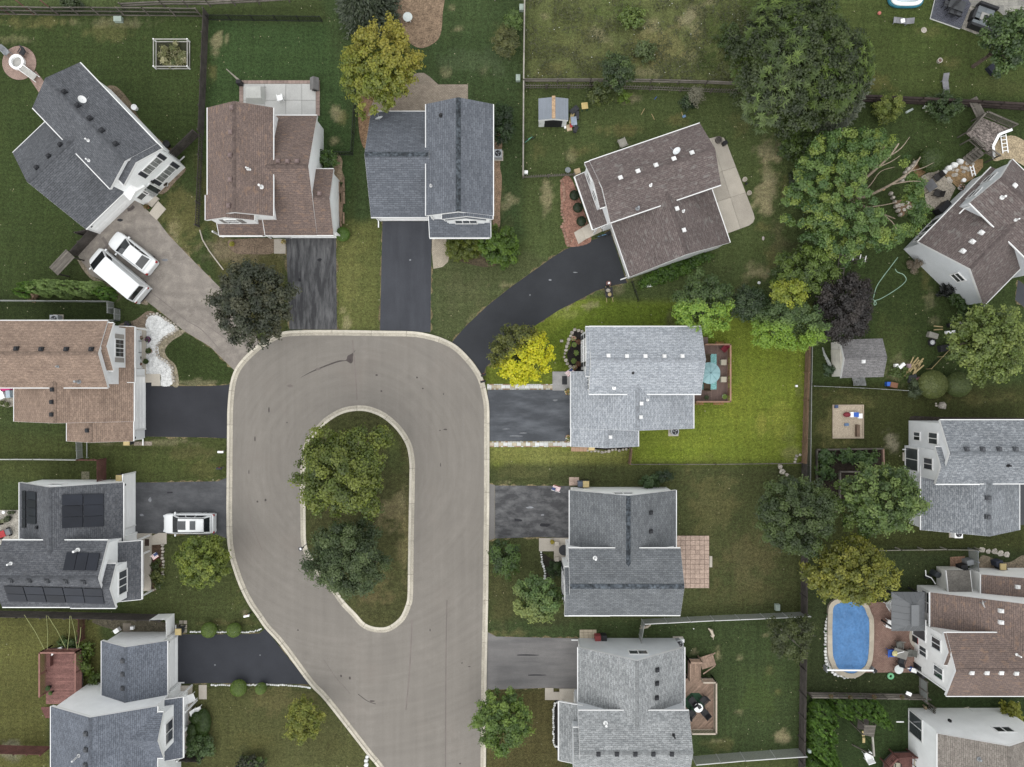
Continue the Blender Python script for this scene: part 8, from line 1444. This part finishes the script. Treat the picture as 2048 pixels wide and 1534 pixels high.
qtable('black slatted dining table on the dark plank deck', 1905, 17, 1.5, .95, -.35, mat('dark_slats', C(80, 82, 84)), .27, .74, BLACK); t = thing('parasol', 'closed black parasol lying over the dining table', 'parasol', 1905, 14, 1.1, -.8); MB().tube([(0, -.3, 0), (0, .5, .2), (0, 2.0, .5)], [.05, .13, .06], 8).out('canopy', BLACK, t)
for i, (x, y, a) in enumerate([(1889, 12, -1.9), (1897, 28, -.35), (1910, 32, -.35), (1893, -1, -2.2)]): chair(['left', 'lower left', 'lower right', 'upper left'][i] + ' black chair at the dark dining table', x, y, a, BLACK, .55, .27, mat('grey_pad', C(104, 106, 110)), 'black chairs at the dining table')
GCU = mat('grey_cushion', C(136, 142, 146), .85, .05)
for i, (x, y, w, a) in enumerate([(1958, 51, 1.9, -.35), (1966, 28, 1.6, -.35 + pi), (1950, 37, .75, -.35 - pi/2)]):
    t = thing('sofa', ['long lower', 'upper', 'left single'][i] + ' grey cushioned black outdoor sofa', 'sofa', x, y, .1, a); MB().box(-w/2 - .12, -.4, 0, w/2 + .12, .35, .3).out('base', BLACK, t); MB().box(-w/2 - .12, -.62, 0, w/2 + .12, -.38, .75).out('back_frame', BLACK, t); k = max(1, int(w / .62))
    for j in range(k): MB().box(-w/2 + w * j/k + .01, -.36, .3, -w/2 + w * (j+1)/k - .01, .34, .44).out('seat_cushion', GCU, t)
t = thing('fire_table', 'pale fire table between the outdoor sofas', 'fire table', 1967, 40, .1, -.35); MB().box(-.6, -.36, 0, .6, .36, .5).out('body', mat('pale_table', C(176, 174, 168)), t); MB().box(-.3, -.15, .5, .3, .15, .515).out('burner', DARKG, t)
sheet('outdoor_rug', [(1934, 52), (1942, 26), (2004, 46), (1994, 78)], (54, 56, 62), z=.034, sm=False); box_thing('black_stool', 'dark folding chair under the dark green tree', 'chair', 1981, 141, .7, .9, .4, mat('dark_navy', (.018, .02, .03)), .7)
tag(MB().cyl(0, 0, 0, .03, .28, 10, .2).out('dirt_mound', STONE, None, (*U(1848, 60), 0)), 'small pale dirt mound on the top right lawn', 'mound')
for i, (x, y, a, mm) in enumerate([(1818, 222, .5, mat('pale_scrap', C(186, 196, 190)))]): box_thing('garden_ornament', 'pale leaf shaped garden ornament by the golden bush', 'ornament', x, y, .75, .2, .1, mm, a)
pot('small white garden pot in the dark shrub bed', 1847, 216, .14, WHITE); pot('small pale garden pot below the dark shrub', 1852, 223, .12, CONC)
# bottom right yard
t = thing('swing_set', 'weathered swing set with slatted roof and long beam', 'swing set', 1733, 1460, 2.4); t.location.z = 0; o = (t.location.x, t.location.y); P = sub(PW([(1729, 1450), (1752, 1451), (1748, 1474), (1727, 1470)], 2.5), o); boards(t, P, 2.5, .04, 0, .13, WOODG, 'roof_slat'); [MB().cbox(*p, 0, .1, .1, 2.45).out('post', WOODG, t) for p in P]; boards(t, P, 1.3, .04, 0, .14, WOODD, 'floor_board')
a, b = sub(PW([(1745, 1473), (1748, 1512)], 2.3), o); MB().bar((*a, 2.3), (*b, 2.3), .14, .16).out('beam', mat('pale_beam', C(176, 172, 162)), t); [MB().bar((*b, 2.25), (b[0] + s * .9, b[1] - .1, 0), .1, .1).out('leg', WOODG, t) for s in (-1, 1)]
for f in (.35, .7): x, y = a[0] + (b[0]-a[0]) * f, a[1] + (b[1]-a[1]) * f; [MB().tube([(x, y + s, 2.25), (x, y + s, .5)], .012, 4).out('swing_chain', BLACK, t) for s in (-.2, .2)]; MB().box(x - .12, y - .25, .46, x + .12, y + .25, .5).out('swing_seat', YEL, t)
chair('white plastic glider beside the swing set', 1732, 1507, .3, WHITE, .7); t = thing('raised_bed', 'timber raised bed beside the bottom right house', 'raised bed', 1840, 1472); [MB().box(*q).out('timber', WOODG, t) for q in ((-.55, -1.15, 0, -.43, 1.05, .3), (.05, -1.15, 0, .17, 1.05, .3), (-.43, .93, 0, .05, 1.05, .3), (-.43, -1.15, 0, .05, -1.03, .3))]; MB().box(-.43, -1.03, 0, .05, .93, .18).out('soil', mat('bed_soil_b', C(84, 76, 58)), t)
bush('leafy plants behind the timber raised bed', 1850, 1474, (9, 22), .8, [(64, 88, 44), (86, 110, 56)], .16, lump=.4); t = thing('firewood', 'stack of pale logs against the board gate', 'firewood', 1846, 1425); [MB().cyl(random.uniform(-.15, .15), -.7 + .13 * i, .05, .4 + .05 * (i % 3), .08, 7).out('log', mat('pale_log', C(190, 172, 142), .9, .2, 5, rv=.2), t) for i in range(12)]
tag(MB().bar((0, 0, .06), (.7, 0, .06), .1, .08).out('white_post', WHITE, None, (*U(1792, 1443), 0)), 'short white post lying by the arborvitae', 'post')
t, o = dk('red stained deck with angled rail at the bottom right', [(1768, 1524), (1786, 1506), (1858, 1504), (1858, 1560), (1768, 1560)], .7, pi/2, mat('red_deck_b', C(134, 94, 88), .8, .15, 1.6, .2, 12, .2, rv=.12)); rail_run(t, sub(PW([(1768, 1550), (1768, 1524), (1786, 1506), (1856, 1504)], .7), o), .7, REDW)
for i, (x, y) in enumerate([(1789, 1527), (1829, 1521)]): chair(['left', 'right'][i] + ' black chair with pale cushion on the bottom right red deck', x, y, -.1 + i * 1.5, BLACK, .6, .72, TANC)
for i, (x, y, mm) in enumerate([(1699, 1393, TERRA), (1746, 1392, TERRA), (1802, 1392, mat('orange_bloom', C(190, 110, 80))), (1660, 1390, TERRA)]): pot(['second', 'third', 'orange', 'first'][i] + ' flower basket on the brown rail fence', x, y, .18, mm, [(120, 90, 70), (90, 100, 60)], 1.0, .2)
box_thing('white_cloth', 'white and green cloth on the brown rail fence', 'cloth', 1817, 1387, .5, .3, .05, WHITE, -.4, 1.15); box_thing('bird_feeder', 'small pale feeder on the dark board fence', 'feeder', 1617, 1500, .25, .25, .3, mat('mint_white', C(200, 214, 206)), 0, 1.2)
for i in range(5): tag(MB().ell(0, 0, .05, .12, .1, .05).out('pool_shrub', mat('dark_leaf', C(60, 84, 50)), None, (*U([1652, 1650, 1649, 1655, 1688][i], [1228, 1262, 1292, 1334, 1352][i]), .1)), ['first', 'second', 'third', 'fourth', 'fifth'][i] + ' tiny shrub from the top in the white pool stones', 'shrub', 'tiny shrubs in the pool stones')
# ---------------------------------------------------------------- dogs
def dog(label, px, py, rot, turn):
    v = {'pelvis': (-.26, 0, .48, .12), 'belly': (0, 0, .47, .125), 'chest': (.24, .0, .47, .145), 'neck': (.38, turn * .08, .57, .085), 'head': (.5, turn * .18, .63, .08), 'muzzle': (.62, turn * .26, .59, .045), 'tail1': (-.4, .02, .52, .035), 'tail2': (-.58, .1, .6, .022)}
    for s, n in ((1, 'l'), (-1, 'r')):
        v.update({'sh' + n: (.24, s * .11, .40, .065), 'el' + n: (.2 + s * .04, s * .13, .25, .04), 'wr' + n: (.24 + s * .05, s * .13, .12, .03), 'pf' + n: (.28 + s * .05, s * .13, .03, .035), 'hp' + n: (-.27, s * .11, .40, .085), 'kn' + n: (-.18 - s * .04, s * .13, .27, .055), 'hk' + n: (-.34 - s * .04, s * .13, .15, .032), 'ph' + n: (-.28 - s * .04, s * .13, .03, .035), 'er' + n: (.46, turn * .15 + s * .09, .70, .03)})
    E = [('pelvis', 'belly'), ('belly', 'chest'), ('chest', 'neck'), ('neck', 'head'), ('head', 'muzzle'), ('pelvis', 'tail1'), ('tail1', 'tail2')]
    for n in 'lr': E += [('chest', 'sh' + n), ('sh' + n, 'el' + n), ('el' + n, 'wr' + n), ('wr' + n, 'pf' + n), ('pelvis', 'hp' + n), ('hp' + n, 'kn' + n), ('kn' + n, 'hk' + n), ('hk' + n, 'ph' + n), ('head', 'er' + n)]
    K = list(v); me = bpy.data.meshes.new('dog'); me.from_pydata([v[k][:3] for k in K], [(K.index(a), K.index(b)) for a, b in E], [])
    o = bpy.data.objects.new('dog', me); COL.objects.link(o); o.location = (*U(px, py, .4), 0); o.rotation_euler = (0, 0, rot)
    md = o.modifiers.new('skin', 'SKIN'); md.use_smooth_shade = True; o.modifiers.new('sub', 'SUBSURF').levels = 1; o.modifiers['sub'].render_levels = 2
    for i, k in enumerate(K): q = me.skin_vertices[0].data[i]; q.radius = (v[k][3],) * 2; q.use_root = k == 'pelvis'
    me.materials.append(mat('cream_fur', C(226, 212, 192), .95, .08, 4, .2, 20, .3)); return tag(o, label, 'dog', 'white dogs on the lawn')
dog('white dog standing beside the short chain link fence', 1290, 1254, .25, 1); dog('white dog walking on the open lawn above the cedar stairs', 1424, 1266, 1.85, 1)
tag(MB().ell(0, 0, .06, .06, .06, .06).out('ball', WHITE, None, (*U(1387, 1257), 0)), 'small white ball on the lawn between the two dogs', 'ball')
